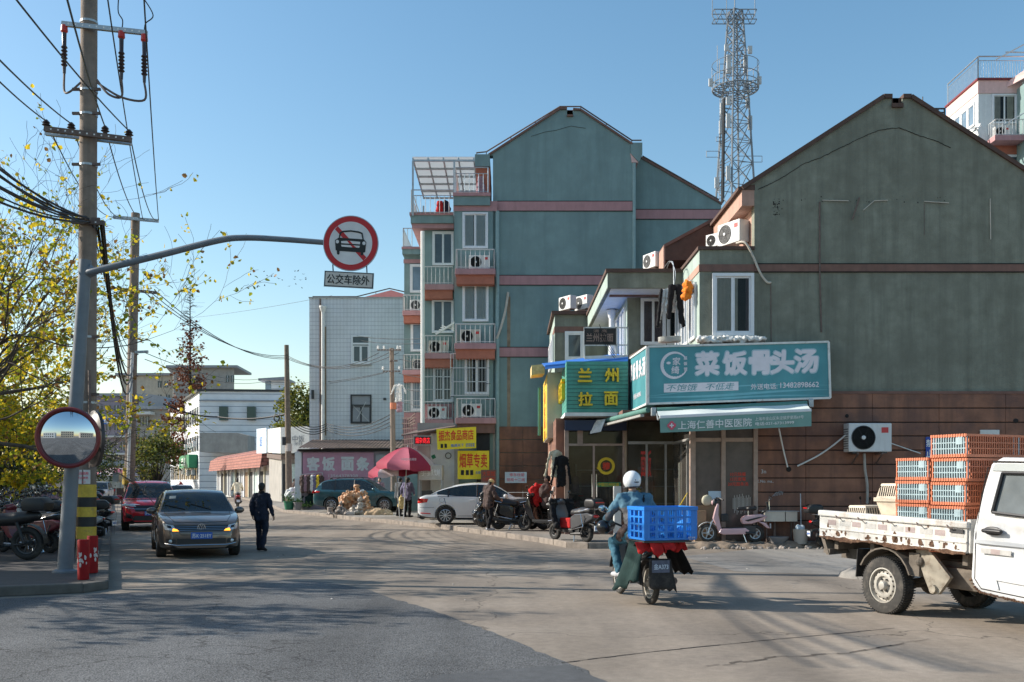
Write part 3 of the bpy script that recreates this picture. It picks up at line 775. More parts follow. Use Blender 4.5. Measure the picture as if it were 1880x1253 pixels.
# old pipe ends, conduits and stains on the gable
b=MB();f=-.05
for q in([(1510,368),(1558,369)],[(1585,386),(1605,369),(1630,368)],[(1697,370),(1742,373)],[(1818,365),(1819,440)]):
 b.tube([p0(*z,D0+.012+f)for z in q],.012,6)
b.build('pipe_stub','pipe_dirty',gb,smooth=True)
b=MB();b.tube([p0(1578,363,D0+f),p0(1565,403,D0+f)],.02,6);b.build('iron_rod','rail_rust',gb)
b=MB();b.tube([p0(1505,371,D0-.012),p0(1505,500,D0-.045),p0(1508,610,D0-.02)],.022,6);b.tube([p0(1697,374,D0-.005),p0(1697,432,D0-.005)],.006,4)
b.build('conduit','rail_rust',gb)
b=MB()
for i in range(60):
 px=rc.choice([1420+rc.uniform(0,320),1425+rc.uniform(-6,6)]);py=368+rc.uniform(-8,6)if px>1436 else rc.uniform(366,395)
 q=p0(px,py,D0-.001);s=rc.uniform(.008,.03);b.cbox(q,(s,.004,s*rc.uniform(.7,1.5)))
b.build('chipped_hole','joint_dark',gb)
# second segment: roof wedge, balcony canopy, recessed wall
d1=29.15
MB().prism([P(1308,404,d1),P(1221,452,d1),P(1221,478,d1),P(1400,478,d1),P(1400,345,d1)],(0,8,0)).build('stepped_roof','roof_brown',gb)
MB().prism([P(1308,402,d1),P(1219,450,d1),P(1219,456,d1),P(1308,408,d1)],(0,8.05,0)).xf(Matrix.Translation((0,-.03,.01))).build('stepped_coping','brown_band',gb)
MB().box(X(1218,d1),X(1221,d1),d1-.01,d1+6,Z(492,d1),Z(453,d1)).build('stepped_fascia','brown_sunlit',gb)
d2=28.0;cx0=X(1116,d2);zt,zb=Z(494,d2),Z(529,d2)
MB().box(cx0,5.25,d2,36.3,zb,zt-.1).build('balcony_canopy','plaster_green',gb)
MB().box(cx0-.012,cx0-.002,d2+.003,36.2,zb+.02,zt-.1).build('canopy_side','plaster_sunlit',gb)
MB().box(cx0-.06,5.25,d2-.05,36.35,zt-.1,zt).build('canopy_coping','roof_brown',gb)
MB().box(cx0+.1,5.2,d2+.1,36.2,zb-.012,zb-.002).build('soffit','soffit_white',gb)
d3=29.4;wx=X(1152,d3)
MB().box(cx0+.15,5.2,d3-.45,d3-.25,Z(549,d3),zb-.012).build('canopy_beam','brown_band',gb)
MB().box(wx,5.25,d3,35.4,0,zb-.015).build('recessed_wall','plaster_green',gb)
MB().box(wx-.012,wx-.002,d3+.004,35.4,3.5,zb-.03).build('recessed_side','plaster_sunlit',gb)
window(gb,P(1176,634,d3-.002),XU,X(1222,d3)-X(1176,d3),Z(548,d3)-Z(634,d3),2,glassmat='glass',fw=.06,curtain=[(.06,.34,'curtain_mauve'),(.40,.68,'curtain_mauve')])
window(gb,P(1224,634,d3-.002),XU,X(1262,d3)-X(1224,d3),Z(548,d3)-Z(634,d3),1,glassmat='glass',fw=.06)
for k in range(4):
 window(gb,(wx-.014,d3+.15+(k+1)*1.2,Z(652,d3)),WU,1.1,Z(560,d3)-Z(652,d3),2,pane='pane_blue',fw=.06,d=.06)
pipe(gb,[(cx0+.45,d2+3.4,zb-.01),(cx0+.45,d2+3.4,Z(640,d3))],.09,'pvc','drain_pipe',12)
MB().lathe([(.1,-.25),(.17,0)],14,Matrix.Translation((cx0+.45,d2+3.4,zb-.05))).build('drain_hopper','pvc',gb,smooth=True)
# third segment
d4=35.5;sx0=X(1019,d4);z3=Z(572,d4)
MB().box(sx0,6,d4,40.3,0,z3-.12).build('rear_bay','plaster_green',gb)
MB().box(sx0-.012,sx0-.002,d4+.004,40.3,3.4,z3-.12).build('rear_bay_side','plaster_sunlit',gb)
MB().box(sx0-.12,6,d4-.12,40.4,z3-.12,z3).build('rear_coping','roof_brown',gb)
MB().box(sx0-.025,5.9,d4-.02,40.3,Z(611,d4),Z(600,d4)).build('rear_band','brown_band',gb)
window(gb,P(1037,662,d4-.002),XU,X(1072,d4)-X(1037,d4),Z(609,d4)-Z(662,d4),1,pane='pane_dark',fw=.08)
for k in range(3):window(gb,(sx0-.03,d4+.2+(k+1)*1.35,Z(662,d4)),WU,1.2,Z(612,d4)-Z(662,d4),2,pane='pane_blue',fw=.06,d=.06)
MB().box(6,12,29.3,38,0,7.2).build('rear_block','roof_brown',gb)
# things on the roofs
ac(P(1346,452,26.4),'large air conditioner outdoor unit mounted high under the gable eave',R(-62),1.02)
ac(P(1314,455,27.6),'small white air conditioner unit low on the bay roof behind the eave',R(-50),.62)
ac(P(1198,495,30.4),'white air conditioner unit on the balcony canopy beside the brown roof slope',R(-65),.80)
ac(P(1042,571,36.6),'left air conditioner unit on the rear bay roof',R(-58),.86)
ac(P(1072,571,36.8),'right air conditioner unit on the rear bay roof by the canopy edge',R(-58),.9)
big=ac((X(1592,D0-.3),D0-.32,Z(833,D0-.3)),'big air conditioner unit fixed to the brown clad wall above the truck',0,1.26)
b=MB()
for px in(1562,1606):
 x=X(px,D0);b.bar((x,D0-.07,Z(834,D0)),(x,D0-.55,Z(834,D0)),.04);b.bar((x,D0-.07,Z(852,D0)),(x,D0-.5,Z(836,D0)),.03)
o=b.build('wall_bracket','rail_rust');tag(o,'rusty steel bracket carrying the big air conditioner on the clad wall','bracket')
def hose(name,pts,r,m,label,cat='hose'):
 o=MB().tube(pts,r,8).build(name,m,smooth=True);return tag(o,label,cat)
def curve(pts,n=6):
 pts=[Vector(p)for p in pts];out=[]
 for i in range(len(pts)-1):
  p0_,p1,p2,p3=pts[max(i-1,0)],pts[i],pts[i+1],pts[min(i+2,len(pts)-1)]
  for k in range(n):
   t=k/n
   out.append(.5*((2*p1)+(-p0_+p2)*t+(2*p0_-5*p1+4*p2-p3)*t*t+(-p0_+3*p1-3*p2+p3)*t**3))
 out.append(pts[-1]);return out
hose('drain_hose',curve([P(1352,447,25.6),P(1368,446,25.4),P(1382,470,25.42),P(1396,502,25.42),P(1408,518,25.42),P(1415,519,25.46)]),.03,'pipe_dirty','pale hose looping from the eave unit down over the gable corner')
hose('thin_hose',[P(1415,519,25.46),P(1416,640,25.46)],.012,'rail_rust','thin dark pipe dropping down the gable from the hose end','pipe')
hose('drain_hose',curve([P(1587,833,25.2),P(1588,862,25.25),P(1592,890,25.3),P(1592,925,25.35)]),.035,'post_grey','grey flexible hose hanging down below the big air conditioner')
hose('drain_hose',curve([P(1553,799,25.2),P(1527,820,25.35),P(1500,838,25.36),P(1464,856,25.38)]),.022,'pvc','pale pipe slanting from the big air conditioner down to the left')
hose('drain_hose',curve([P(1630,812,25.2),P(1655,821,25.36),P(1690,833,25.38)]),.014,'pvc','thin pale pipe running right from the big air conditioner')
hose('drain_hose',curve([P(1430,787,24.9),P(1438,825,25.3),P(1446,858,25.4)]),.02,'pvc','pale pipe dropping from the green awning to a hole in the clad wall')
b=MB();b.ell(P(1448,862,D0-.075),(.07,.01,.07),10,6);b.ell(P(1555,764,D0-.075),(.05,.01,.05),10,6);b.ell(P(1865,773,D0-.075),(.07,.01,.06),10,6);b.build('pipe_hole','joint_dark',gb)
# chalk scrawl
b=MB();text_into(b,'K.No. ma..',P(1405,884,D0-.074),.07,right=(1,0,0));text_into(b,'3n',P(1402,866,D0-.074),.10)
for i in range(7):b.bar(P(1418+i*3,912-i*.5,D0-.073),P(1424+i*2.2,904+rc.uniform(-3,3),D0-.073),.03,.004)
b.build('chalk_mark','faded_text',gb)
# blue no-parking notice
bs=thing('notice_board','blue notice board with white characters on the clad wall above the crates','sign',P(1712,820,D0-.09))
MB().box(X(1697,D0),X(1730,D0),D0-.11,D0-.075,Z(842,D0),Z(803,D0)).build('panel','blue_sign',bs)
b=MB()
for ch,px,py in(('禁',1707,814),('止',1707,833),('泊',1721,814),('车',1721,833)):text_into(b,ch,P(px,py,D0-.112),.19,bold=.02)
b.build('lettering','pale_text',bs)
o=MB().box(X(1796,D0),X(1831,D0),D0-.12,D0-.072,Z(800,D0),Z(790,D0)).build('meter_box','old_white',bevel=.01);tag(o,'shallow white box on the clad wall just above the top crate','meter box')
# ------------------------------------------------------------------ shop fronts on its ground floor
# clinic glazing in the gable wall
zt=Z(745,D0)
b=MB()
for px,w in((1271,.14),(1327,.11),(1386,.11)):b.box(X(px,D0)-w/2,X(px,D0)+w/2,D0-.1,D0+.04,.1,zt)
for py in(808,748):b.box(X(1271,D0)+.07,X(1327,D0)-.055,D0-.085,D0+.03,Z(py,D0)-.05,Z(py,D0)+.05);b.box(X(1327,D0)+.055,X(1386,D0)-.055,D0-.085,D0+.03,Z(py,D0)-.05,Z(py,D0)+.05)
cl=thing('glazed_shopfront','glazed clinic shopfront in tan posts under the green awning','shopfront',(5,D0,.1))
b.build('frame','post_tan',cl,bevel=.008)
MB().box(X(1271,D0)+.07,X(1386,D0)-.05,D0-.03,D0-.02,.15,zt).build('pane','plastic_film',cl)
b=MB()
for i,s in enumerate(('10元快餐','15元套餐','20元面条汤')):text_into(b,s,P(1355,871+i*9,D0-.034),.10,bold=.01)
b.build('lettering','letter_red',cl)
MB().box(X(1300,D0),X(1325,D0),D0-.045,D0-.032,Z(918,D0),Z(902,D0)).build('poster','pale_blue_sign',cl)
b=MB()
for i in range(14):x=X(1345+i*2.4,D0);b.box(x,x+.012,D0-.036,D0-.032,Z(935+(i*7)%11,D0),Z(915-(i*5)%9,D0))
b.build('dirt_streak','curtain_cream',cl)
MB().box(X(1277,D0),X(1322,D0),D0-.05,D0-.032,Z(985,D0),Z(928,D0)).build('kick_panel','interior_wood',cl)
# main sign boxes above the shops
sg=thing('shop_sign','big teal shop sign board with pale characters and a ring logo','sign',(P(1355,690,25.05)))
c00,c10,c11,c01=P(1190,742,25.1),P(1524,731,24.95),P(1521,628,24.95),P(1190,637,25.1)
b=MB();b.prism([c00,c10,c11,c01],(0,.3,0));b.build('panel','sign_teal',sg)
ur=(c11-c01).normalized();uu=(c01-c00).normalized();un=ur.cross(uu)
def S(px,py,o=.006):
 u=(px-1190)/333.0;lo=c00.lerp(c10,u);hi=c01.lerp(c11,u)
 yl=742+(731-742)*u;yh=637+(628-637)*u
 return lo.lerp(hi,(py-yl)/(yh-yl))+un*o
b=MB()
for a,c in((c00,c10),(c10,c11),(c11,c01),(c01,c00)):b.bar(a+un*.01,c+un*.01,.05,.05)
b.build('frame','old_white',sg)
b=MB();e=MB()
for ch,px,py in(('菜',1299,668),('饭',1350,667),('骨',1398,666),('头',1437,665),('汤',1481,663)):
 text_into(b,ch,S(px,py,.012),.60,.60,ur,uu,bold=.045);text_into(e,ch,S(px,py,.006),.66,.66,ur,uu,bold=.062)
b.build('lettering','sign_letter',sg);e.build('letter_edge','sign_letter_edge',sg)
b=MB();text_into(b,'外送电话:',S(1403,710,.008),.15,None,ur,uu,bold=.01);text_into(b,'13482898662',S(1468,707,.008),.135,.96,ur,uu,bold=.012);b.build('phone_lettering','sign_letter',sg)
b=MB();b.prism([S(1219,721,.004),S(1356,717,.004),S(1356,701,.004),S(1219,705,.004)],un*.006);b.build('slogan_plate','sign_letter',sg,bevel=.0)
b=MB();text_into(b,'不饱饿',S(1252,712,.013),.17,.78,ur,uu,shear=.25);text_into(b,'不低走',S(1322,710,.013),.17,.72,ur,uu,shear=.25);b.build('slogan_lettering','sign_teal',sg)
b=MB();cc=S(1238,671,.008);rr_=.345;ring=[];n=44
for i in range(n+1):
 a=R(35)+R(300)*i/n;wd=.018+.036*math.sin(PI*i/n)+.004*math.sin(i*3.1)
 p=cc+ur*(math.cos(a)*rr_)+uu*(math.sin(a)*rr_);q=cc+ur*(math.cos(a)*(rr_-wd*1.5))+uu*(math.sin(a)*(rr_-wd*1.5))
 ring+=[p,q]
b.add(ring,[(2*i,2*i+2,2*i+3,2*i+1)for i in range(n)])
text_into(b,'家',cc+ur*.06+uu*.10,.2,None,ur,uu,bold=.02);text_into(b,'绮',cc+ur*.03-uu*.12,.2,None,ur,uu,bold=.02)
b.add([cc+ur*(-.14+.055*math.cos(a))+uu*(.06+.035*math.sin(a))for a in[i*PI/6 for i in range(12)]],[tuple(range(12))])
for i,ch in enumerate('菜饭馆'):text_into(b,ch,S(1259,658+i*10,.008),.09,None,ur,uu,bold=.03)
b.build('ring_logo','sign_letter',sg)
b=MB();m=40
for k,(y0,am,w)in enumerate(((730,3,4),(738,2,3),(724,4,2.2))):
 vs=[]
 for i in range(m+1):
  u=i/m;px=1192+328*u;yy=y0-11*u+am*math.sin(u*5+k)-8*u*(k==2)
  yy=min(yy,740-11*u);vs+=[S(px,yy,.003+.001*k),S(px,max(yy-w*math.sin(PI*u)-.4,632),.003+.001*k)]
 b.add(vs,[(2*i,2*i+2,2*i+3,2*i+1)for i in range(m)])
b.build('wave_stripe','sign_teal_pale',sg)
# its return towards the back, lit by the sun
r0,r1=P(1190,742,25.1),P(1157,757,28.8);r2,r3=P(1157,660,28.8),P(1190,637,25.1)
sr=thing('side_sign','pale teal sign board on the sunlit side of the shop corner','sign',r0.lerp(r2,.5))
b=MB();b.prism([r1,r0,r3,r2],(.3,0,0)).xf(Matrix.Translation((-.03,0,0)));b.build('panel','sign_teal',sr)
sr_r=(r0-r1).normalized();srn=sr_r.cross(ZU)
b=MB()
for a,c in((r1,r0),(r0,r3),(r3,r2),(r2,r1)):b.bar(a+Vector((-.03,0,0)),c+Vector((-.03,0,0)),.05,.05)
b.build('frame','old_white',sr)
b=MB()
for i,ch in enumerate('菜饭骨头汤'):text_into(b,ch,r2.lerp(r3,.14+.18*i)+Vector((-.04,0,-.45)),.5,.55,sr_r,ZU,bold=.05)
text_into(b,'外送电话:13482898662',r1.lerp(r0,.5)+Vector((-.04,0,.35)),.15,None,sr_r,ZU,bold=.01)
b.build('lettering','sign_letter',sr)
o=MB().prism([c01+Vector((-.05,0,.0)),c11+Vector((.05,0,0)),c11+Vector((.05,.45,.06)),c01+Vector((-.05,3.6,.1)),r2+Vector((-.05,0,.06))],(0,0,.03)).build('canopy_roof','rail_rust');tag(o,'rusty sheet roof lying over the top of the teal sign boxes','canopy roof')
for k,px in enumerate((1222,1238)):
 b=MB();q=P(px,633-k,25.6)
 for i in range(4):b.lathe([(.17-.02*k,i*.035),(.2-.02*k,i*.035+.03)],16,Matrix.Translation(q+ZU*.05))
 o=b.build('basin_stack','old_white',smooth=True);tag(o,['lower','taller'][k]+' stack of enamel basins on top of the teal sign','basins','basin stacks on the sign roof')
 # green roll-out awning with the clinic name
aw=thing('awning','green roll-out awning with clinic name over the glazed front','awning',(6,24.6,Z(760,24.6)))
a0,a1=P(1206,755,25.0),P(1481,742,24.9)
MB().tube([a0,a1],.085,12).build('roller','awning_roll',aw,smooth=True)
f0,f1=P(1211,770,23.9),P(1489,757,23.8);nseg=24;vs=[]
for i in range(nseg+1):
 u=i/nseg;A=a0.lerp(a1,u)+ZU*.02;Bq=f0.lerp(f1,u)+ZU*.07
 for j in range(5):v=j/4;vs.append(A.lerp(Bq,v)-ZU*(.05*math.sin(PI*v)*(1+.6*math.sin(u*17))))
b=MB();b.add(vs,[(i*5+j,i*5+5+j,i*5+6+j,i*5+1+j)for i in range(nseg)for j in range(4)])
b.build('cloth','awning_top',aw,smooth=True,angle=70)
MB().bar(f0+ZU*.05,f1+ZU*.05,.07,.07).build('front_bar','white_frame',aw,bevel=.01)
v0,v1=P(1212,795,23.9),P(1489,783,23.8);vs=[]
for i in range(nseg+1):u=i/nseg;vs+=[f0.lerp(f1,u)+ZU*.015+Vector((0,-.03,0)),v0.lerp(v1,u)+Vector((0,-.03+.008*math.sin(u*31),0))]
b=MB();b.add(vs,[(2*i,2*i+1,2*i+3,2*i+2)for i in range(nseg)]);val=b.build('valance','awning_green',aw,smooth=True)
vr=(f1-f0).normalized()
def V(px,py):u=(px-1212)/277.;return f0.lerp(f1,u)+(v0-f0)*((py-(769-12.5*u))/25.5)+Vector((0,-.05,0))
b=MB();text_into(b,'上海仁善中医医院',V(1312,778),.205,1.76,vr,ZU,bold=.012)
text_into(b,'上海市金山区朱泾镇罗星路69号',V(1430,767.5),.085,1.15,vr,ZU);text_into(b,'电话:021-67313999',V(1421,777),.085,.92,vr,ZU,bold=.01)
b.build('lettering','pale_text',val)
b=MB();q=V(1233,781)
for k in range(4):
 a=k*PI/2;dx,dz=math.cos(a),math.sin(a)
 b.add([q+vr*(dx*.05+.055*math.cos(t))+ZU*(dz*.05+.055*math.sin(t))for t in[i*PI/6 for i in range(12)]],[tuple(range(12))])
e=b.build('emblem','emblem_red',val)
b=MB();b.cbox(q+Vector((0,-.005,0)),(.1,.004,.03));b.cbox(q+Vector((0,-.006,0)),(.03,.004,.1));b.build('emblem_cross','pale_text',e)
for k,(a,c)in enumerate(((a0,f0),(a1,f1))):
 MB().tube([a-ZU*.05,a.lerp(c,.5)+ZU*-.12,c+ZU*.03],.022,6).build('arm','galv',aw)
for q in(a1+Vector((.1,.02,.02)),a0+Vector((-.08,.02,-.02))):MB().cbox(q,(.12,.16,.21)).build('end_bracket','galv',aw,bevel=.02)
# rolled side awning
sa=thing('side_awning','narrow rolled awning slanting along the shop corner with a hanging white flap','awning',P(1150,768,27))
q0,q1=P(1190,753,25.2),P(1112,773,28.6)
MB().tube([q0,q1],.07,10).build('roller','awning_roll',sa,smooth=True)
MB().bar(q0+Vector((-.15,0,-.14)),q1+Vector((-.05,0,-.13)),.1,.06).build('front_bar','post_grey',sa)
b=MB();w0,w1,w2,w3=P(1112,770,28.3),P(1088,772,28.6),P(1083,797,28.5),P(1103,793,28.2);b.prism([w0,w1,w2,w3],(0,.01,0));b.build('flap','white_cloth',sa)
# noodle shop: green slatted fascia with yellow letters
lz=thing('noodle_shop_sign','green slatted fascia box with four raised yellow characters','sign',P(1097,712,28.4))
dl=28.3;lx0,lx1=X(1040,dl),X(1153,dl);z0,z1=Z(758,dl),Z(664,dl)
b=MB();ns=13;hh=(z1-z0)/ns
for i in range(ns):b.box(lx0,lx1,dl+.0,dl+.1,z0+i*hh+.012,z0+(i+1)*hh)
for i in range(ns):b.box(lx0+.0,lx0+.1,dl+.1,32.2,z0+i*hh+.012,z0+(i+1)*hh)
b.build('slat_panel','slat_green',lz)
MB().box(lx0+.03,lx1,dl+.03,32.2,z0,z1-.01).build('core','navy_fascia',lz)
MB().box(lx0-.05,lx1+.02,dl-.06,32.3,z0-.10,z0).build('soffit_board','soffit_white',lz)
b=MB();s_=MB()
for ch,px,py in(('兰',1074,689),('州',1123,689),('拉',1075,733),('面',1122,732)):
 text_into(b,ch,P(px,py,dl-.12),.40,.40,bold=.025,depth=.02);text_into(s_,ch,P(px,py,dl-.055),.40,.40,bold=.03,depth=.11)
b.build('lettering','letter_yellow',lz);s_.build('letter_sides','letter_yellow_side',lz)
b=MB()
for ch,yy,py in(('兰',31.6,0),('州',30.8,0),('拉',30.0,0),('面',29.2,0)):text_into(b,ch,(lx0-.06,yy,(z0+z1)/2),.6,.6,WU,ZU,bold=.03,depth=.1)
b.build('side_lettering','letter_yellow',lz)
o=MB().box(X(1037,28.6),X(1150,28.6),28.5,28.62,Z(791,28.6),Z(772,28.6)).build('fascia_strip','navy_fascia');tag(o,'dark navy strip between the noodle sign and its glass front','fascia')
bt=MB();e0,e1=P(1001,672,29.2),P(1153,657,28.4)
bt.prism([e0,e1,e1+Vector((0,3.0,.5)),e0+Vector((0,3.2,.45))],(0,0,-.035));bt.prism([e0+ZU*.02,e1+ZU*.02,e1-ZU*.1,e0-ZU*.1],(0,.03,0))
o=bt.build('blue_sheet_roof','blue_sheet');tag(o,'bright blue corrugated sheet roofing over the noodle shop sign','sheet roof')
bt=MB();bt.prism([P(976,671,31),P(1000,669,31),P(1000,686,31),P(976,689,31)],(0,2,.1));o=bt.build('tarp_corner','yellow_bag');tag(o,'faded yellow corrugated sheet corner beside the blue roof','sheet roof')
# cream box sign with yellow side
cb=thing('box_sign','cream box sign with yellow lettered side beside the noodle shop','sign',P(1020,745,31.5))
MB().box(X(1005,31),X(1037,31),31,34.6,Z(805,31),Z(684,31)).build('case','box_cream',cb,bevel=.01)
MB().box(X(1005,31)-.02,X(1005,31)-.003,31.05,34.5,Z(803,31),Z(688,31)).build('panel','yellow_panel',cb)
b=MB()
for i,ch in enumerate('兰州拉面'):text_into(b,ch,(X(1005,31)-.024,32.8,Z(703+i*23,31)),.36,1.2,WU,ZU,bold=.02)
text_into(b,'清真',(X(1005,31)-.024,32.8,Z(794,31)),.28,1.2,WU,ZU);b.build('lettering','letter_red',cb)
o=MB().box(X(988,33),X(993,33),33,33.2,Z(800,33),Z(712,33)).build('light_box','slat_green',bevel=.01);tag(o,'slim green light box hanging left of the cream box sign','light box')
# old dark board in a rack
db=thing('roof_sign','old dark board reading in dim characters in a steel rack above the noodle shop','sign',P(1100,620,28.8))
MB().box(X(1073,28.8),X(1131,28.8),28.8,28.86,Z(633,28.8),Z(603,28.8)).build('panel','dark_board',db)
b=MB()
for py in(602,634,656):b.bar(P(1073,py,28.84),P(1152,py,28.84),.04)
for px in(1073,1131,1152):b.bar(P(px,601,28.84),P(px,658,28.84),.04)
b.bar(P(1073,657,28.8),P(1152,655,28.8),.05,.09);b.build('rack','old_white',db)
b=MB();text_into(b,'兰州拉面',P(1101,620,28.79),.25,.78,bold=.015);text_into(b,'清 真',P(1102,608,28.79),.09,.4);b.build('lettering','board_text',db)
# glass fronts of the noodle shop and the corner shop
df=28.9
ns_=thing('glass_shopfront','glass front of the noodle shop with a round yellow sticker on its door','shopfront',(2.4,df,.1))
b=MB()
for px,w in((1040,.12),(1147,.14)):b.box(X(px,df)-w/2,X(px,df)+w/2,df-.08,df+.05,.13,Z(790,df))
b.box(X(1040,df)+.06,X(1147,df)-.07,df-.05,df+.03,Z(819,df),Z(815,df));b.box(X(1090,df)-.03,X(1090,df)+.03,df-.05,df+.03,.45,Z(819,df));b.box(X(1060,df),X(1070,df),df-.03,df,Z(815,df),Z(790,df))
b.build('frame','post_tan',ns_)
MB().box(X(1037,df),X(1147,df),df-.1,df+.1,.1,.5).build('plinth','brown_band',ns_,bevel=.01)
MB().box(X(1040,df),X(1147,df),df,df+.012,.5,Z(790,df)).build('pane','shop_glass',ns_)
b=MB()
for px in(1087,1095):b.tube([P(px,871,df-.06),P(px,913,df-.06)],.022,8)
b.build('handle','chrome',ns_,smooth=True)
MB().box(X(1091,df),X(1139,df),df-.02,df-.008,Z(894,df),Z(886,df)).build('strip','green_sign',ns_)
b=MB();text_into(b,'中国兰州拉面',P(1117,890,df-.024),.10,.62,bold=.01);b.build('strip_lettering','letter_yellow',ns_)
b=MB();q=P(1113,856,df-.012);T=Matrix.Translation(q)@Matrix.Rotation(R(90),4,'X')
b.lathe([(.17,0),(.17,.008),(.25,.008),(.25,0)],30,T,closed=True);b.lathe([(.05,0),(.05,.004)],4,Matrix.Translation(q+Vector((-.23,0,-.06)))@Matrix.Rotation(R(90),4,'X'));st=b.build('sticker_ring','letter_yellow',ns_)
b=MB();text_into(b,'穆',q+Vector((0,-.01,0)),.22,bold=.03);b.build('sticker_mark','letter_red',st)
def room(name,x0,x1,y0,y1,z1,items,label):
 t=thing(name,label,'shop room',((x0+x1)/2,y0,.12))
 b=MB();b.box(x0,x1,y1,y1+.05,.12,z1);b.box(x0,x0+.04,y0+.1,y1,.12,z1);b.box(x1-.04,x1,y0+.1,y1,.12,z1);b.box(x0,x1,y0+.1,y1,z1-.04,z1);b.build('wall','interior',t)
 MB().box(x0+.04,x1-.04,y0+.1,y1,.1,.16).build('floor','interior_wood',t)
 rq=random.Random(int(x0*100))
 for nm,m,n in items:
  for k in range(n):
   x=rq.uniform(x0+.3,x1-.3);y=rq.uniform(y0+.6,y1-.2)
   if nm=='table':
    b=MB();b.box(x-.3,x+.3,y-.2,y+.2,.86,.9)
    for sx in(-.26,.26):
     for sy in(-.17,.17):b.box(x+sx-.02,x+sx+.02,y+sy-.02,y+sy+.02,.16,.86)
    b.build('table',m,t)
   elif nm=='shelf':
    b=MB();w=.45
    for q in range(4):b.box(x-w,x+w,y1-.32,y1-.03,.5+q*.5,.53+q*.5)
    for q in(-w,w):b.box(x+q-.02,x+q+.02,y1-.32,y1-.03,.16,2.2)
    b.build('shelf',m,t)
   elif nm=='poster':MB().box(x-.22,x+.22,y1-.03,y1-.01,rq.uniform(1.0,1.5),rq.uniform(1.7,2.2)).build('poster',m,t)
   elif nm=='coat':
    b=MB();b.cap((x,y,1.0),(x,y,1.75),.14,.1);b.build('coat',m,t)
 return t
room('noodle_room',X(1042,df),X(1146,df),df+.05,df+2.6,3.4,[('table','interior_wood',3),('coat','interior_dark',2),('coat','mauve_cloth',1),('poster','brown_band',2),('shelf','curtain_cream',1)],'dim dining room behind the noodle shop glass')
# corner shop: glass set back between the post and the clinic corner
dc=28.55;cx1=X(1236,dc)
cs=thing('corner_shopfront','glass front of the soup shop set back beside the tan corner post','shopfront',(4,dc,.1))
b=MB();b.box(X(1147,dc)+.09,cx1,dc-.05,dc+.03,Z(816,dc),Z(811,dc))
for px in(1187,1222):b.box(X(px,dc)-.03,X(px,dc)+.03,dc-.045,dc+.03,.2,Z(816,dc))
b.bar((X(1271,D0)-.02,D0+.1,Z(806,D0)),(cx1,dc,Z(806,D0)),.06);b.bar((X(1262,D0+.6),D0+.6,.2),(X(1262,D0+.6),D0+.6,Z(806,D0)),.05)
b.build('frame','post_grey',cs)
MB().box(X(1147,dc)+.09,cx1,dc,dc+.012,.15,Z(760,dc)).build('pane','shop_glass',cs)
MB().add([(X(1271,D0),D0+.1,.15),(cx1,dc,.15),(cx1,dc,3.4),(X(1271,D0),D0+.1,3.4)],[(0,1,2,3)]).build('side_pane','shop_glass',cs)
b=MB();text_into(b,'面饭',P(1186,851,dc-.014),.8,.3,bold=.02);b.build('lettering','tail_red',cs)
b=MB();b.tube([P(1247,850,27.4),P(1247,935,27.4)],.025,8);b.build('handle','chrome',cs,smooth=True)
room('soup_shop_room',X(1149,dc),cx1+1.4,dc+.02,dc+.8,3.5,[('table','interior_wood',2),('poster','curtain_cream',2),('poster','letter_blue',1),('coat','letter_yellow',1),('shelf','curtain_cream',1)],'dim dining room behind the soup shop glass')
room('clinic_room',X(1273,D0),X(1384,D0),D0+.0,D0+.6,3.5,[('coat','curtain_cream',1)],'dark room behind the clinic glazing')
MB().box(3.0,6.4,27.0,32,3.42,3.6).build('first_floor_slab','brown_band',gb)
MB().box(X(1040,df)-.3,X(1040,df)-.06,df+.1,35.4,.1,3.5).build('shop_side_wall','brown_cladding',gb)
# ------------------------------------------------------------------ teal apartment block in the middle
DT=41.5
tb=thing('apartment_block','teal apartment block with pink bands and stacked bays behind the parasol stall','building',(1,DT,0))
def pt(px,py,d=DT):return P(px,py,d)
out=[(905,900),(905,286),(897,286),(1028,201),(1041,201),(1041,214),(1052,214),(1052,202),(1066,203),(1161,266),(1161,900)]
MB().prism([pt(*q)for q in out],(0,.4,0)).build('gable_wall','teal_wall',tb)
b=MB()
for i in range(2,9):
 b.bar(pt(*out[i])+Vector((0,.18,.02)),pt(*out[i+1])+Vector((0,.18,.02)),.5,.08)
b.build('coping','brown_band',tb)
MB().prism([pt(909,900),pt(909,290),pt(1028,207),pt(1066,207),pt(1157,270),pt(1157,900)],(0,11,0)).xf(Matrix.Translation((0,.41,-.03))).build('body','teal_wall',tb)
b=MB();g=MB()
for a,c in((370,388),(506,524),(638,656)):
 b.box(X(913,DT),X(1161,DT),DT-.03,DT-.002,Z(c,DT),Z(a,DT))
 for q in(a,c):g.box(X(913,DT),X(1161,DT),DT-.034,DT-.004,Z(q,DT)-.014,Z(q,DT)+.014)
b.build('pink_string_course','pink_band',tb)
# lower wing on the right
dw=42.3
MB().prism([pt(1163,900,dw),pt(1163,288,dw),pt(1180,292,dw),pt(1324,375,dw),pt(1330,900,dw)],(0,9,0)).build('lower_wing','teal_wall',tb)
MB().bar(pt(1176,289,dw)+Vector((0,.2,0)),pt(1326,375,dw)+Vector((0,.2,0)),.5,.08).build('wing_coping','brown_band',tb)
b2=MB();b2.box(X(1163,dw),X(1326,dw),dw-.03,dw-.002,Z(403,dw),Z(385,dw));b2.build('wing_band','pink_band',tb)
for q in(385,403):g.box(X(1163,dw),X(1326,dw),dw-.034,dw-.004,Z(q,dw)-.014,Z(q,dw)+.014)
g.build('groove','joint_dark',tb)
MB().prism([pt(1158,263),pt(1179,263),pt(1179,285),pt(1172,298),pt(1158,283)],(0,1.2,0)).xf(Matrix.Translation((0,-.06,0))).build('eave_box','teal_wall',tb)
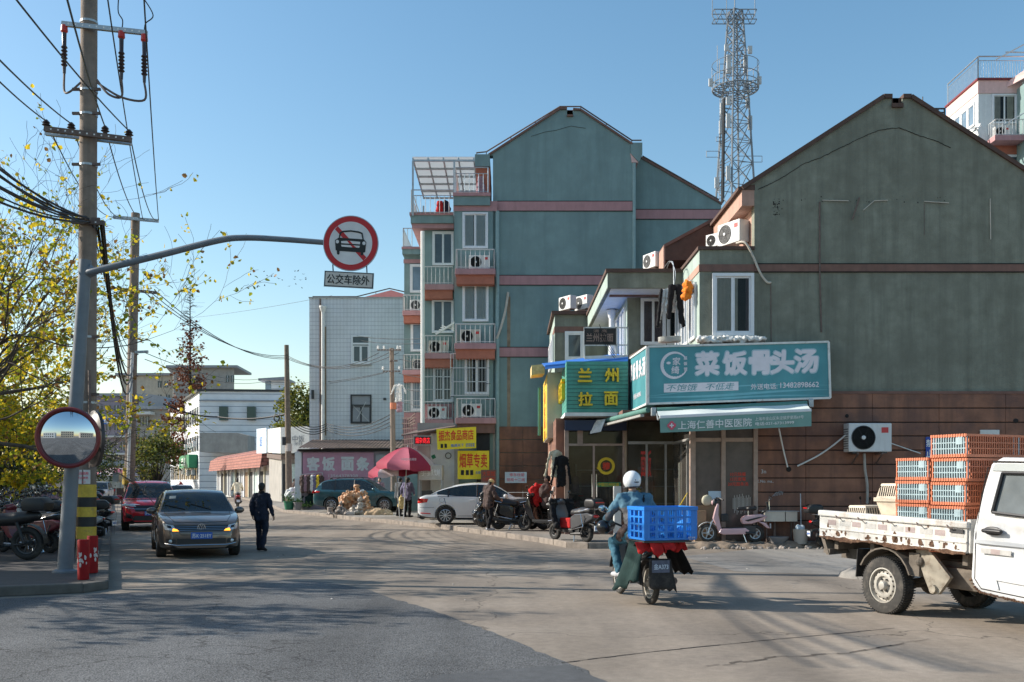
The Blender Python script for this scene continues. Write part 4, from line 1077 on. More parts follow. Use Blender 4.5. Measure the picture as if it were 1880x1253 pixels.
MB().prism([pt(1157,282),pt(1172,299),pt(1160,299)],(0,1.1,0)).xf(Matrix.Translation((0,-.03,0))).build('eave_soffit','pink_wall',tb)
def roof_rail(pts,d,nm):
 b=MB();q=[pt(x,y-5,d)for x,y in pts];b.tube(q,.03,6)
 for i in range(len(pts)-1):
  n=max(1,int((pt(*pts[i],d)-pt(*pts[i+1],d)).length/1.0))
  for k in range(n):s=pt(*pts[i],d).lerp(pt(*pts[i+1],d),k/n);b.tube([s,s+ZU*.14],.018,5)
 b.build(nm,'rail_rust',tb)
roof_rail([(875,286),(893,284),(1028,201),(1066,201),(1160,263),(1178,263)],DT+.1,'lightning_rail')
roof_rail([(1180,292),(1320,372)],dw+.1,'lightning_rail')
b=MB();rt=random.Random(2)
ck=[(975,251),(1000,243),(1020,240),(1048,232),(1075,236)]
for i in range(len(ck)-1):b.bar(pt(*ck[i])+Vector((0,-.003,0)),pt(*ck[i+1])+Vector((0,-.003,0)),.01,.025,up=(0,1,0))
b.build('crack','joint_dark',tb)
# clad base of the gable
b=MB()
for i in range(7):
 for k,(xa,xb)in enumerate(((913,960),(960,1010),(1010,1060))):b.box(X(xa,DT)+.004,X(xb,DT)-.004,DT-.05,DT-.005,.12+i*.55,.12+(i+1)*.55-.02)
b.build('clad_base','brown_cladding',tb,bevel=.008,bseg=1)
# bays: (px0, px1, depth, top storeys windows, ledges)
def bay(x0,x1,d,back,ytop,name):
 MB().box(X(x0,d),X(x1,d),d,back,0,Z(ytop,d)).build(name,'teal_wall',tb)
bay(834,905,DT-.15,DT+5,378,'corner_bay');bay(779,837,44.8,50,415,'middle_bay');bay(742,782,51.4,57,470,'rear_bay')
d=DT-.15
MB().box(X(834,d)-.03,X(913,d),d-.03,d-.002,Z(388,d),Z(370,d)).build('bay_band','pink_band',tb)
MB().box(X(833,d),X(900,d),d-.12,d+4,Z(378,d)-.01,Z(362,d)).build('terrace_parapet','teal_wall',tb)
MB().box(X(832,d),X(901,d),d-.18,d+4.05,Z(362,d),Z(356,d)).build('terrace_coping','pink_band',tb)
for(a,c,y0,y1,kw)in((849,896,457,391,dict(curtain=[(.06,.46,'blind'),(.54,.96,'blind')])),(849,897,591,522,dict(curtain=[(.06,.48,'blind'),(.54,1.0,'blind')])),(853,898,725,655,dict(curtain=[(.06,.3,'curtain_cream')]))):
 window(tb,pt(a,y0,d-.002),XU,X(c,d)-X(a,d),Z(y1,d)-Z(y0,d),2,fw=.07,d=.09,glassmat='glass',**kw)
def ledge(x0,x1,yt,d,h=13,acx=None,lab='',rail=True,old=False,soff='orange_soffit',back=None):
 w0,w1=X(x0,d),X(x1,d);zt=Z(yt,d)
 MB().box(w0,w1,d-.62,d,zt-.24,zt).build('ledge','pink_band',tb,bevel=.015)
 MB().box(w0+.05,w1-.05,d-.5,d-.004,zt-.62,zt-.242).build('ledge_soffit',soff,tb)
 if rail:railing(tb,[(w0+.05,d-.05,zt),(w0+.05,d-.58,zt),(w1-.05,d-.58,zt),(w1-.05,d-.05,zt)],.78,.19,.014,'rail_white')
 if acx:ac((X(acx,d-.25),d-.26,zt),lab,0,.98,old)
ledge(837,910,499,d,acx=880,lab='air conditioner unit on the top ledge of the teal corner bay')
ledge(836,911,634,d,acx=864,lab='discoloured air conditioner unit on the second ledge of the teal corner bay',old=True)
ledge(838,911,769,d,acx=866,lab='air conditioner unit on the lowest ledge of the teal corner bay above the yellow sign',soff='brown_band')
d=44.8
MB().box(X(756,d),X(834,d),d-.5,d+5,Z(415,d),Z(401,d)).build('middle_parapet','teal_wall',tb)
MB().box(X(754,d),X(834,d),d-.56,d+5.05,Z(401,d),Z(396,d)).build('middle_coping','pink_band',tb)
MB().box(X(758,d),X(834,d),d-.4,d+5,Z(423,d),Z(415,d)-.004).build('middle_band','pink_band',tb)
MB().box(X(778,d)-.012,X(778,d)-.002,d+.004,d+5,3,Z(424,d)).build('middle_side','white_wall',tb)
for(a,c,y0,y1,kw)in((794,833,488,426,dict(pane='pane_dark')),(793,833,612,550,dict(pane='pane_dark')),(795,833,738,674,dict(pane='pane_dark'))):
 window(tb,pt(a,y0,d-.002),XU,X(c,d)-X(a,d),Z(y1,d)-Z(y0,d),2,fw=.07,d=.09,**kw)
ledge(777,834,527,d);ledge(778,834,652,d,acx=805,lab='grey worn air conditioner unit on the middle bay ledge beside folding racks',old=True)
ledge(778,834,772,d,acx=803,lab='air conditioner unit with red badge on the lowest middle bay ledge')
d=51.4
MB().box(X(740,d),X(777,d),d-.4,d+4,Z(470,d),Z(461,d)).build('rear_parapet','teal_wall',tb);MB().box(X(739,d),X(777,d),d-.46,d+4,Z(461,d),Z(457,d)).build('rear_coping','pink_band',tb)
MB().box(X(741,d),X(777,d),d-.06,d-.002,Z(484,d),Z(477,d)).build('rear_band','pink_band',tb)
for(a,c,y0,y1)in((753,778,538,486),(754,778,646,592),(754,778,755,699)):
 window(tb,pt(a,y0,d-.002),XU,X(c,d)-X(a,d),Z(y1,d)-Z(y0,d),1,fw=.08,d=.09,pane='pane_blue')
ledge(741,777,574,d,acx=768,lab='air conditioner unit on the upper ledge of the rear teal bay');ledge(741,777,682,d,acx=772,lab='air conditioner unit half hidden on the lower ledge of the rear teal bay',old=True)
# security cages on the second storey
def cage(a,c,y0,y1,d,side):
 b=MB();w0,w1,z0,z1=X(a,d),X(c,d),Z(y0,d),Z(y1,d);n=int((w1-w0)/.13)
 for k in range(n+1):x=w0+(w1-w0)*k/n;b.box(x-.009,x+.009,d-.42,d-.40,z0,z1)
 for z in(z0,z0+(z1-z0)*.33,z0+(z1-z0)*.66,z1):b.box(w0,w1,d-.425,d-.395,z-.015,z+.015)
 for z in(z0,z1):
  for x in(w0,w1):b.box(x-.012,x+.012,d-.41,d,z-.012,z+.012)
 o=b.build('window_cage','rail_white',tb)
 b=MB()
 for k in range(9):yy=d-.4+k*.05;b.box(w0-.012,w0,yy,yy+.04,z0,z1)
 if side:b.build('cage_side','box_cream',tb)
cage(828,897,728,652,DT-.15,True);cage(775,828,740,670,44.8,True);cage(743,776,757,697,51.4,False)
MB().box(X(742,51.4),X(777,51.4),51.3,51.39,2.5,Z(758,51.4)).build('pink_lower_wall','pink_band',tb)
MB().box(X(779,44.8),X(834,44.8),44.72,44.79,2.5,Z(742,44.8)).build('red_lower_wall','pink_band',tb)
pipe(tb,[pt(776,425,44.0),pt(776,792,44.0)],.09,'pvc','drain_pipe');pipe(tb,[pt(913,388,DT-.1),pt(913,905,DT-.1)],.085,'pipe_teal','drain_pipe');pipe(tb,[pt(1164,300,DT-.0),pt(1164,640,DT)],.07,'pipe_teal','drain_pipe')
hose('bent_pipe',curve([pt(912,622,DT-.2),pt(920,600,DT-.2),pt(928,570,DT-.15),pt(933,537,DT-.1)]),.05,'pipe_dirty','pale bent pipe bowing off the teal gable beside the corner bay','pipe')
b=MB();b.box(X(931,DT),X(937,DT),DT-.004,DT-.001,3.9,Z(545,DT));b.build('rust_stain',mat('rust_stain',(.26,.2,.14),r=.9,var=.3,scale=3),tb)
# roof terraces: stair head, railings, pergola
MB().box(X(872,DT),X(897,DT)+.05,DT-.1,DT+3.2,Z(307,DT),Z(285,DT)).build('stair_head_parapet','teal_wall',tb)
MB().box(X(874,DT),X(900,DT),DT+.1,DT+3.0,Z(357,DT),Z(307,DT)).build('stair_head','orange_soffit',tb)
d=DT-.15
railing(tb,[(X(836,d),d+3.5,Z(356,d)),(X(836,d),d-.1,Z(356,d)),(X(896,d),d-.1,Z(356,d))],1.05,.2,.016,'metal_rail',.8)
d=44.6
railing(tb,[(X(757,d),d+4.5,Z(397,d)),(X(757,d),d-.4,Z(397,d)),(X(834,d),d-.4,Z(397,d))],1.05,.2,.016,'metal_rail',.8)
railing(tb,[(X(741,51.4),55,Z(457,51.4)),(X(741,51.4),51.2,Z(457,51.4)),(X(757,51.4),51.2,Z(457,51.4))],1.0,.25,.02,'metal_rail')
pg=MB();d0_,d1_=44.2,49.5
for px in(758,834):pg.box(X(px,d0_)-.04,X(px,d0_)+.04,d0_-.04,d0_+.04,Z(397,d0_),Z(297,d0_));pg.box(X(px,d0_)-.04,X(px,d0_)+.04,d1_-.04,d1_+.04,Z(397,d0_),Z(297,d0_)-.5)
for k in range(6):
 t=k/5;y=d0_+(d1_-d0_)*t;z=Z(295,d0_)-.15*t;pg.box(X(757,d0_),X(875,d0_),y-.04,y+.04,z-.05,z+.03)
for k in range(5):x=X(758+28*k,d0_);pg.bar((x,d0_,Z(294,d0_)+.06),(x,d1_,Z(294,d0_)-.1),.06,.09)
o=pg.build('pergola_frame','galv',tb)
MB().prism([(X(757,d0_),d0_,Z(294,d0_)+.12),(X(875,d0_),d0_,Z(294,d0_)+.12),(X(875,d0_),d1_,Z(294,d0_)-.03),(X(757,d0_),d1_,Z(294,d0_)-.03)],(0,0,.02)).build('pergola_sheet','translucent_sheet',tb)
for i,(px,m,s,lab)in enumerate(((806,'red_cloth',1,'red cloth hung on the terrace railing of the teal block'),(817,'suit_navy',.8,'dark cloth hung on the terrace railing of the teal block beside a red one'),(880,'mauve_cloth',1.3,'mauve cloth hung by the stair head on the highest teal terrace'))):
 dd=44.5 if i<2 else DT;z=Z(372,dd)if i<2 else Z(328,dd)
 b=MB();b.cap((X(px,dd),dd,z-.45*s),(X(px,dd),dd,z),.14,.1);b.cap((X(px,dd)+.15,dd,z-.4*s),(X(px,dd)+.1,dd,z),.12,.08)
 o=blob(b,'hung_cloth',m,None,.04,2,disp=.04);tag(o,lab,'laundry','laundry on the teal terraces')
b=MB()
for k in range(5):b.bar(pt(800+k*3,614-4*k,44.2),pt(834,595+k*3,44.0),.03)
b.bar(pt(800,614,44.1),pt(836,592,43.9),.08);o=b.build('drying_rack','old_white');tag(o,'folded pale drying rack poking out from the middle bay railing','drying rack')
# street level: shop walls, signs, rusty canopy
dg=41.0
MB().box(X(779,44.6),X(915,DT),DT-.1,DT-.02,.1,4.1).build('shop_wall','old_wall',tb)
sh=thing('food_shop','corner food shop front with white shutter panel under yellow signs','shopfront',(-2.2,dg,.1))
MB().box(X(790,dg),X(834,dg),dg+.1,dg+.25,.1,Z(796,dg)).build('shutter','white_wall',sh)
MB().box(X(834,dg),X(842,dg),dg,dg+.22,.1,Z(790,dg)).build('door_post','post_grey',sh)
MB().box(X(875,dg),X(899,dg),dg+.1,dg+.3,.8,Z(790,dg)).build('dark_window','dark_room',sh)
b=MB();T=Matrix.Translation(P(823,837,dg+.09))@Matrix.Rotation(R(90),4,'X');b.lathe([(.10,0),(.13,0),(.13,.02),(.10,.02)],18,T,closed=True);b.build('emblem_ring','dark_metal',sh)
b=MB();b.add([P(796+5*math.cos(a),839+5*math.sin(a),dg+.09)for a in[R(20+90*k)for k in range(4)]],[(0,1,2,3)]);b.build('green_sticker','green_sign',sh)
ys=thing('shop_sign','yellow food shop sign with red characters tilted above a second yellow sign','sign',P(836,806,39.6))
d=39.6;A0,A1,A2,A3=P(803,826,d),P(874,823,d-.3),P(874,784,d-.3),P(801,788,d)
MB().prism([A0,A1,A2,A3],(0,.12,0)).build('panel','shop_yellow',ys)
ur2=(A1-A0).normalized();un2=ur2.cross(ZU)
b=MB();text_into(b,'振杰食品商店',A3.lerp(A1,.5)+ZU*.13+un2*.008,.42,1.42,ur2,ZU,bold=.015);b.build('lettering','letter_red',ys)
b=MB();text_into(b,'能通天下',A0.lerp(A1,.52)+ZU*.14+un2*.008,.12,.52,ur2,ZU,bold=.01);text_into(b,'诚信经营',A0.lerp(A1,.85)+ZU*.17+un2*.008,.07,.36,ur2,ZU);text_into(b,'批发零售',A0.lerp(A1,.85)+ZU*.09+un2*.008,.07,.36,ur2,ZU);b.build('small_lettering','letter_blue',ys)
b=MB()
for k in(.12,.22):q=A0.lerp(A1,k)+ZU*.14+un2*.006;b.cbox(q,(.1,.01,.16))
b.build('picture_panel','ink_black',ys)
y2=thing('shop_sign','yellow tobacco sign with tall red characters standing under the tilted one','sign',P(869,853,40.2))
d=40.2
MB().box(X(840,d),X(898,d),d,d+.1,Z(880,d),Z(828,d)).build('panel','shop_yellow',y2)
b=MB();text_into(b,'烟草专卖',P(869,846,d-.01),.58,1.12,bold=.015);b.build('lettering','letter_red',y2)
b=MB()
for px in(849,858,866):b.cbox(P(px,868,d-.008),(.12,.01,.2))
b.build('picture_panel','ink_black',y2)
b=MB();text_into(b,'名烟名酒',P(882,868,d-.008),.12,.4);b.build('small_lettering','letter_blue',y2)
ld=thing('led_sign','small black display with glowing red characters beside the tilted yellow sign','sign',P(775,809,40))
d=40
MB().box(X(759,d),X(793,d),d,d+.12,Z(818,d),Z(800,d)).build('case','post_grey',ld);MB().box(X(761,d),X(791,d),d-.012,d-.002,Z(816,d),Z(802,d)).build('screen','led_black',ld)
b=MB();text_into(b,'烟杂商店',P(776,809,d-.018),.24,.58,bold=.0);b.build('lettering','led_red',ld)
o=MB().prism([P(737,799,40.2),P(836,783,40.2),P(836,779,43),P(770,788,43)],(0,0,-.05)).build('rusty_canopy','rail_rust');tag(o,'rusty sheet canopy sloping out over the food shop corner','canopy')
b=MB()
for i in range(5):b.bar(P(742+i*4,830,47),P(740+i*4,770,47),.04)
for i in range(7):b.bar(P(738,768+i*10,47),P(764,768+i*9,46.5),.04)
for i in range(4):b.bar(P(748,772+i*4,47),P(762,760+i*6,46.4),.035)
o=b.build('iron_frame','rail_rust');tag(o,'rusty iron lattice frame fixed beside the slim pole at the block corner','iron frame')
r2s=thing('notice_board','pale notice board with pink characters low on the brown wall','sign',P(946,876,40.9))
d=40.9
MB().box(X(927,d),X(967,d),d,d+.05,Z(887,d),Z(867,d)).build('panel','pale_blue_sign',r2s)
b=MB();text_into(b,'停车住宿',P(949,872,d-.008),.14,.6);text_into(b,'招租十二层',P(947,881,d-.008),.14,.74);b.build('lettering','emblem_red',r2s)
r3s=thing('notice_board','dark red notice board beside the lower yellow sign','sign',P(897,876,39.9))
MB().box(X(883,39.9),X(911,39.9),39.9,39.95,Z(888,39.9),Z(863,39.9)).build('panel','brown_band',r3s)
b=MB();text_into(b,'大菜馆',P(897,870,39.89),.2,.5);text_into(b,'小炒面饭',P(897,880,39.89),.16,.5);b.build('lettering','letter_red',r3s)
# ------------------------------------------------------------------ white tiled block and the lean-to with the pink sign
DW=58.0
wb=thing('tiled_building','white tiled building with small dark windows behind the teal car','building',(-9,DW,0))
w0,w1,zt=X(568,DW),X(748,DW),Z(548,DW)
MB().box(w0,w1+2,DW,DW+14,0,zt).build('wall','white_tile',wb)
MB().box(w0-.04,w1+2,DW-.05,DW+14,zt,zt+.07).build('coping','post_grey',wb)
b=MB();q=[P(655,548,DW+1),P(745,548,DW+1),P(718,533,DW+4)]
b.add([P(652,550,DW+.6),P(775,550,DW+.6),P(775,550,DW+9),P(652,550,DW+9),P(718,533,DW+4.5)],[(0,1,4),(1,2,4),(2,3,4),(3,0,4),(0,3,2,1)]);b.build('tiled_roof','red_tile',wb)
b=MB();b.tube([P(574,545,DW),P(655,545,DW),P(715,530,DW+1),P(742,536,DW+1)],.035,6)
for px,py in((574,545),(600,545),(628,545),(655,545),(690,536)):b.tube([P(px,py+4,DW),P(px,py,DW)],.02,5)
b.build('roof_rail','rail_rust',wb)
window(wb,P(645,669,DW-.002),XU,X(680,DW)-X(645,DW),Z(616,DW)-Z(669,DW),2,fw=.10,d=.1,transom=.5,pane='pane_dark',sill='post_grey')
o=window(wb,P(644,778,DW-.002),XU,X(682,DW)-X(644,DW),Z(725,DW)-Z(778,DW),2,frame='dark_metal',fw=.07,d=.08,transom=.62,pane='shutter_grey')
b=MB();b.bar(P(655,770,DW-.09),P(672,738,DW-.09),.02);b.bar(P(648,745,DW-.09),P(678,775,DW-.09),.015);b.build('cross_tape','pvc',wb)
pipe(wb,[P(593,572,DW-.15),P(593,880,DW-.15)],.10,'pvc','drain_pipe',10);MB().lathe([(.1,0),(.22,.3),(.22,.38)],12,Matrix.Translation(P(593,574,DW-.15))).build('drain_hopper','pvc',wb)
pipe(wb,[P(588,549,DW-.08),P(588,880,DW-.08)],.05,'rail_rust','cable_run');MB().box(X(573,DW),X(577,DW),DW-.2,DW,Z(733,DW),Z(717,DW)).build('meter','dark_metal',wb);MB().box(X(704,DW),X(709,DW),DW-.06,DW,Z(735,DW),Z(731,DW)).build('vent','dark_metal',wb)
MB().prism([P(596,600,DW-.004),P(599,600,DW-.004),P(599,800,DW-.004),P(596,800,DW-.004)],(0,.002,0)).build('rust_stain','rust_stain',wb)
dl_=54.5
ln=thing('lean_to','low lean-to shop with corrugated eave below the white tiled wall','building',(-8.5,dl_,0))
MB().box(X(545,dl_),X(742,dl_),dl_,DW,0,Z(826,dl_)).build('wall','mauve_wall',ln)
b=MB();n=60;x0,x1=X(546,dl_-.5),X(738,dl_-.5);vs=[]
for i in range(n+1):
 x=x0+(x1-x0)*i/n;dz=.035*(i%2);vs+=[(x,dl_-.6,Z(824,dl_)+dz),(x,DW-.1,Z(820,dl_)+.5+dz)]
b.add(vs,[(2*i,2*i+2,2*i+3,2*i+1)for i in range(n)]);b.build('corrugated_eave','rail_rust',ln)
MB().box(x0,x1,dl_-.3,dl_-.01,Z(829,dl_),Z(825,dl_)).build('eave_board','joint_dark',ln)
MB().box(X(542,dl_),X(554,dl_),dl_-.1,dl_+.1,.1,Z(830,dl_)).build('white_pier','white_wall',ln)
MB().box(X(690,dl_),X(735,dl_),dl_-.06,dl_-.01,.2,Z(835,dl_)).build('grey_shutter','shutter_grey',ln)
ps=thing('wall_sign','faded pink wall sign with four large pale characters behind the teal car','sign',P(620,855,dl_-.1))
d=dl_-.1
MB().box(X(556,d),X(686,d),d,d+.08,Z(884,d),Z(831,d)).build('panel','pink_sign',ps)
b=MB()
for ch,px in(('客',575),('饭',603),('面',638),('条',666)):text_into(b,ch,P(px,852,d-.012),.78,.72,bold=.05,depth=.006)
text_into(b,'13564378308',P(630,874,d-.01),.16,1.6);b.build('lettering','faded_text',ps)
# ------------------------------------------------------------------ shops along the street, then the long white building
S0=Vector((X(500,86),86,0));SD=Vector((-.4,.9165,0));SN=Vector((-.9165,-.4,0));SU=-SD
row=thing('shop_row','row of low shops under a red tiled awning along the far street side','building',(S0.x,S0.y,0))
MS=Matrix((SU,SN*-1,ZU)).transposed().to_4x4()
def sx(t,n,z):return S0+SD*t-SN*(-n)*-1*-1+ZU*z if False else S0+SD*t+SN*n+Vector((0,0,z))
LR=36.0;HS=3.6
b=MB();b.prism([sx(0,0,0),sx(LR,0,0),sx(LR,-7,0),sx(0,-7,0)],(0,0,HS));b.build('wall','white_wall',row)
b=MB();b.prism([sx(-.2,.05,3.2),sx(-.2,1.1,2.9),sx(-.2,.9,4.1),sx(-.2,.05,4.6)],SD*(LR+.4));b.build('tiled_awning','red_shingle',row)
rs=random.Random(4)
cols=['shutter_grey','dark_room','shutter_mint','dark_room','interior_wood','shutter_grey','dark_room','shutter_mint','shutter_grey','dark_room','interior_dark','shutter_grey']
for k in range(12):
 t=.6+k*2.95
 MB().prism([sx(t,.01,.15),sx(t+2.2,.01,.15),sx(t+2.2,.09,.15),sx(t,.09,.15)],(0,0,2.45)).build('door',cols[k],row)
 MB().prism([sx(t+2.3,.0,.1),sx(t+2.75,.0,.1),sx(t+2.75,.2,.1),sx(t+2.3,.2,.1)],(0,0,2.9)).build('pier','white_wall' if k%3 else 'box_cream',row)
 # flat boxy canopy and blue-white sign at its near end
fc=thing('canopy_box','white boxy shop canopy between the red tiled awning and the wooden pole','canopy',(X(530,76),76,0))
c0=P(500,826,78);MB().prism([P(489,831,84),P(515,833,74),P(572,831,74),P(575,831,84)],(0,0,1.95)).build('fascia','old_white',fc)
MB().prism([P(490,833,83),P(516,836,74.5),P(570,834,74.5),P(575,834,83)],(0,0,-.35)).build('underside','rail_rust',fc)
b=MB();b.prism([P(494,925,83),P(517,929,75.5),P(572,929,75.5),P(575,925,83)],(0,0,4.0));b.build('shop_wall','old_wall',fc)
for a,c,m in((520,530,'dark_room'),(533,543,'shutter_mint'),(546,552,'curtain_cream')):MB().box(X(a,75.4),X(c,75.4),75.3,75.45,.15,3.0).build('door',m,fc)
b=MB();text_into(b,'中饭',P(548,806,73.9),.5,.9);text_into(b,'米线',P(548,815,73.9),.3,.6);b.build('lettering','pole_grey_paint',fc)
bw=thing('shop_sign','pale blue lettered sign board at the near end of the red awning','sign',P(480,810,85))
q=[P(471,834,89),P(489,832,83),P(489,786,83),P(471,788,89)]
MB().prism(q,(.3,.3,0)).build('panel','pale_blue_sign',bw)
b=MB();ur_=(q[1]-q[0]).normalized();text_into(b,'饭店',q[0].lerp(q[2],.5)+ur_.cross(ZU)*.05,.9,1.6,ur_,ZU);b.build('lettering','letter_blue',bw)
wl_=thing('long_building','long white three storey building with ribbed end wall behind the shops','building',(X(366,135),135,0))
K0=Vector((X(366,135),135,0));KD=Vector((-.41,.912,0));KN=Vector((-.912,-.41,0));HL=Z(718,135)
def kx(t,n,z):return K0+KD*t+KN*n+Vector((0,0,z))
e1=Vector((X(522,135),136,0))
b=MB();b.prism([K0,kx(40,0,0),kx(40,-18,0),e1+KD*15,e1],(0,0,HL));b.build('wall','white_cladding',wl_)
b=MB();b.prism([kx(-.4,.4,0),kx(40,.4,0),kx(40,-.1,0),kx(-.4,-.1,0)],(0,0,.25)).xf(Matrix.Translation((0,0,HL-.1)));b.bar(kx(0,0,HL+.1)+Vector((0,-.1,0)),e1+ZU*(HL+.1),.3,.3);b.build('parapet_edge','dark_metal',wl_)
b=MB();b.bar(K0+ZU*(HL-1.3)+Vector((0,-.1,0)),e1+ZU*(HL-1.3)+Vector((0,-.1,0)),.2,.15);b.build('parapet_groove','shutter_grey',wl_)
for px in(411,462):
 MB().box(X(px-8,135),X(px+7,135),134.8,135.4,Z(772,135),Z(747,135)).build('window','window_green',wl_)
for fl in range(3):
 z0=2.0+fl*3.9
 for k in range(14):
  t=1.0+k*2.75
  f=MB().prism([kx(t,.02,z0),kx(t+1.5,.02,z0),kx(t+1.5,.10,z0),kx(t,.10,z0)],(0,0,2.1)).build('window','pane_dark',wl_)
  if k%2==0:MB().prism([kx(t+.7,.1,z0),kx(t+.8,.1,z0),kx(t+.8,.14,z0),kx(t+.7,.14,z0)],(0,0,2.1)).build('frame','white_frame',f)
MB().prism([P(498,722,137),P(520,722,137),P(520,697,137),P(498,697,137)],(0,5,0)).build('stair_head','white_cladding',wl_);MB().prism([P(474,699,136),P(522,697,136),P(522,692,136),P(474,695,136)],(0,7,0)).build('stair_roof','shutter_grey',wl_);MB().prism([P(487,722,137.5),P(498,722,137.5),P(498,698,137.5),P(487,698,137.5)],(0,3,0)).build('stair_window','pane_blue',wl_)
MB().prism([P(367,830,131),P(455,833,131),P(455,800,131),P(434,795,131),P(367,795,131)],(0,3.5,0)).build('porch','old_wall',wl_)
for i,(t,z)in enumerate(((2,6.4),(5,6.3),(7.5,6.4),(12,6.3),(18,6.5),(24,6.2),(3,2.6),(9,2.5),(15,2.7))):
 ac(kx(t,.5,z),'outdoor unit on the long white building, '+('upper row' if i<6 else 'lower row')+', %s from the near corner'%(['first','second','third','fourth','fifth','sixth'][i if i<6 else i-6]),R(-66),1.35)
gs=thing('shop_sign','green shop sign on the street side of the long white building','sign',kx(6,1,4))
q=[kx(14,1.2,3.6),kx(1.5,1.2,3.6),kx(1.5,1.2,5.4),kx(14,1.2,5.4)];MB().prism(q,-KN*1.1).build('panel','green_sign',gs)
b=MB();text_into(b,'药 店',kx(8,1.25,4.5),1.1,5,-KD,ZU,bold=.02);b.build('lettering','pale_text',gs)
# hazy blocks beyond
def block(name,label,px0,px1,pyt,d,dep,m,rows=(),wpx=9,eave=None,skew=0.0,roofm='shutter_grey'):
 t=thing(name,label,'building',(X((px0+px1)/2,d),d,0))
 b=MB();x0,x1,zt=X(px0,d),X(px1,d),Z(pyt,d)
 b.prism([(x0,d,0),(x1,d-skew,0),(x1+.3*dep*(1 if x1<0 else 0)*-1,d+dep,0),(x0-.35*dep,d+dep,0)],(0,0,zt));b.build('wall',m,t)
 if eave:MB().prism([(x0-eave-.5,d-eave,zt),(x1+eave,d-eave-skew,zt),(x1,d+dep,zt),(x0-.35*dep,d+dep,zt)],(0,0,.7)).build('roof',roofm,t)
 for y0,y1,cols_ in rows:
  for c in cols_:
   f=MB().box(X(c,d),X(c+wpx,d),d-skew*.5-.12,d+.2,Z(y1,d),Z(y0,d)).build('window','pane_dark',t)
   MB().box(X(c+wpx*.46,d),X(c+wpx*.54,d),d-skew*.5-.2,d-.1,Z(y1,d),Z(y0,d)).build('frame','white_frame',f)
 return t
block('background_building','grey block with flat overhanging roof behind the rust coloured conifer',318,430,676,300,20,'old_wall',[(690,702,(415,424))],6,1.3)
block('background_building','cream block with wide roof seen behind the second utility pole',224,322,690,310,20,'old_wall_cream',[(700,712,(290,302)),(725,738,(245,262,290,305))],7,1.2)
t=block('background_building','mid grey gabled house with balconies right of the second utility pole',252,312,752,215,18,'old_wall',[(765,782,(258,268)),(800,815,(250,262,276))],6,1.0)
MB().prism([P(252,752,215),P(318,752,215),P(300,728,215),P(262,722,215)],(0,14,0)).build('gable','shutter_grey',t)
MB().box(X(250,214),X(282,214),212,214.9,Z(762,214),Z(757,214)).build('balcony_roof','old_white',t)
t=block('background_building','mauve grey flats closing the far end of the street',176,247,728,250,16,'mauve_wall',[(745,757,(180,195,210,224)),(776,790,(180,195,210,224)),(812,826,(180,196,222)),(838,850,(186,205,222))],8,.9)
for py in(768,800,832):MB().box(X(176,248),X(247,248),248.5,250,Z(py+3,248),Z(py,248)).build('balcony','old_white',t)
bb=thing('billboard','blue picture billboard on the mauve flats at the street end','billboard',P(206,772,246))
MB().box(X(190,246),X(224,246),246,246.5,Z(779,246),Z(766,246)).build('panel','letter_blue',bb)
b=MB();rb_=random.Random(5)
for i in range(9):b.ell(P(193+i*3.6,773+rb_.uniform(-3,3),245.9),(.2,.05,.5),6,5)
b.build('picture','pale_text',bb)
block('background_building','low dark market shed at the end of the street',150,226,856,128,10,'old_wall_cream',(),6,1.2)
o=MB().prism([P(100,872,80),P(-500,905,30),P(-500,800,30),P(60,852,80)],(0,.2,0)).build('boundary_wall','white_wall');tag(o,'pale boundary wall along the left pavement beneath the shrubs','wall')
for i,px in enumerate((18,39,51,58)):
 o=MB().tube([G(px,905-i*2,.13),G(px,905-i*2,.13)+ZU*3.4],.06,8).build('steel_post','galv');tag(o,['pale slim post at the left edge of the frame','pale slim post second from the left edge','slim grey post third from the left edge','slim grey post nearest the dark red car'][i],'post','slim posts on the left pavement')
 # ------------------------------------------------------------------ pink and white block at the upper right
dr=60.0
pb=thing('apartment_block','pink and white apartment block with roof railing behind the gable','building',(X(1830,dr),dr,0))
xa=X(1796,dr);zt=Z(150,dr);za,zc=Z(172,dr),Z(270,dr)
MB().box(xa,xa+14,dr,dr+4.2,0,zt).build('wall','white_wall',pb)
MB().box(xa-.04,xa+2.6,dr-.06,dr+4.3,za,zt+.05).build('pink_parapet','pink_wall',pb)
MB().box(xa-.12,xa+2.6,dr-.14,dr+4.4,zt+.05,zt+.16).build('coping','rim_red',pb)
railing(pb,[(xa,dr+4.2,zt+.16),(xa,dr,zt+.16),(xa+3.5,dr,zt+.16)],1.35,.16,.016,'metal_rail',1.1,post=.04)
for k in range(4):window(pb,(xa-.012,dr+.35+(k+1)*.92,Z(226,dr)),WU,.9,Z(183,dr)-Z(226,dr),1,pane='pane_blue',fw=.08,d=.08)
window(pb,P(1821,228,dr-.002),XU,X(1866,dr)-X(1821,dr),Z(174,dr)-Z(228,dr),2,glassmat='glass',fw=.08,d=.1,curtain=[(.1,.5,'curtain_cream'),(.9,1.3,'curtain_cream')])
MB().box(X(1866,dr),xa+14,dr-1.2,dr+3,0,Z(165,dr)).build('side_bay','teal_wall',pb);MB().prism([P(1846,162,dr),P(1850,150,dr),P(1960,75,dr-3),P(1960,100,dr-3)],(0,3,0)).build('stair_beam','pink_wall',pb)
MB().box(X(1812,dr),X(1960,dr),dr-1.0,dr-.01,Z(268,dr),Z(259,dr)).build('ledge','pink_band',pb);railing(pb,[(X(1814,dr),dr-.1,Z(259,dr)),(X(1814,dr),dr-.95,Z(259,dr)),(X(1900,dr),dr-.95,Z(259,dr))],.95,.2,.02,'rail_white')
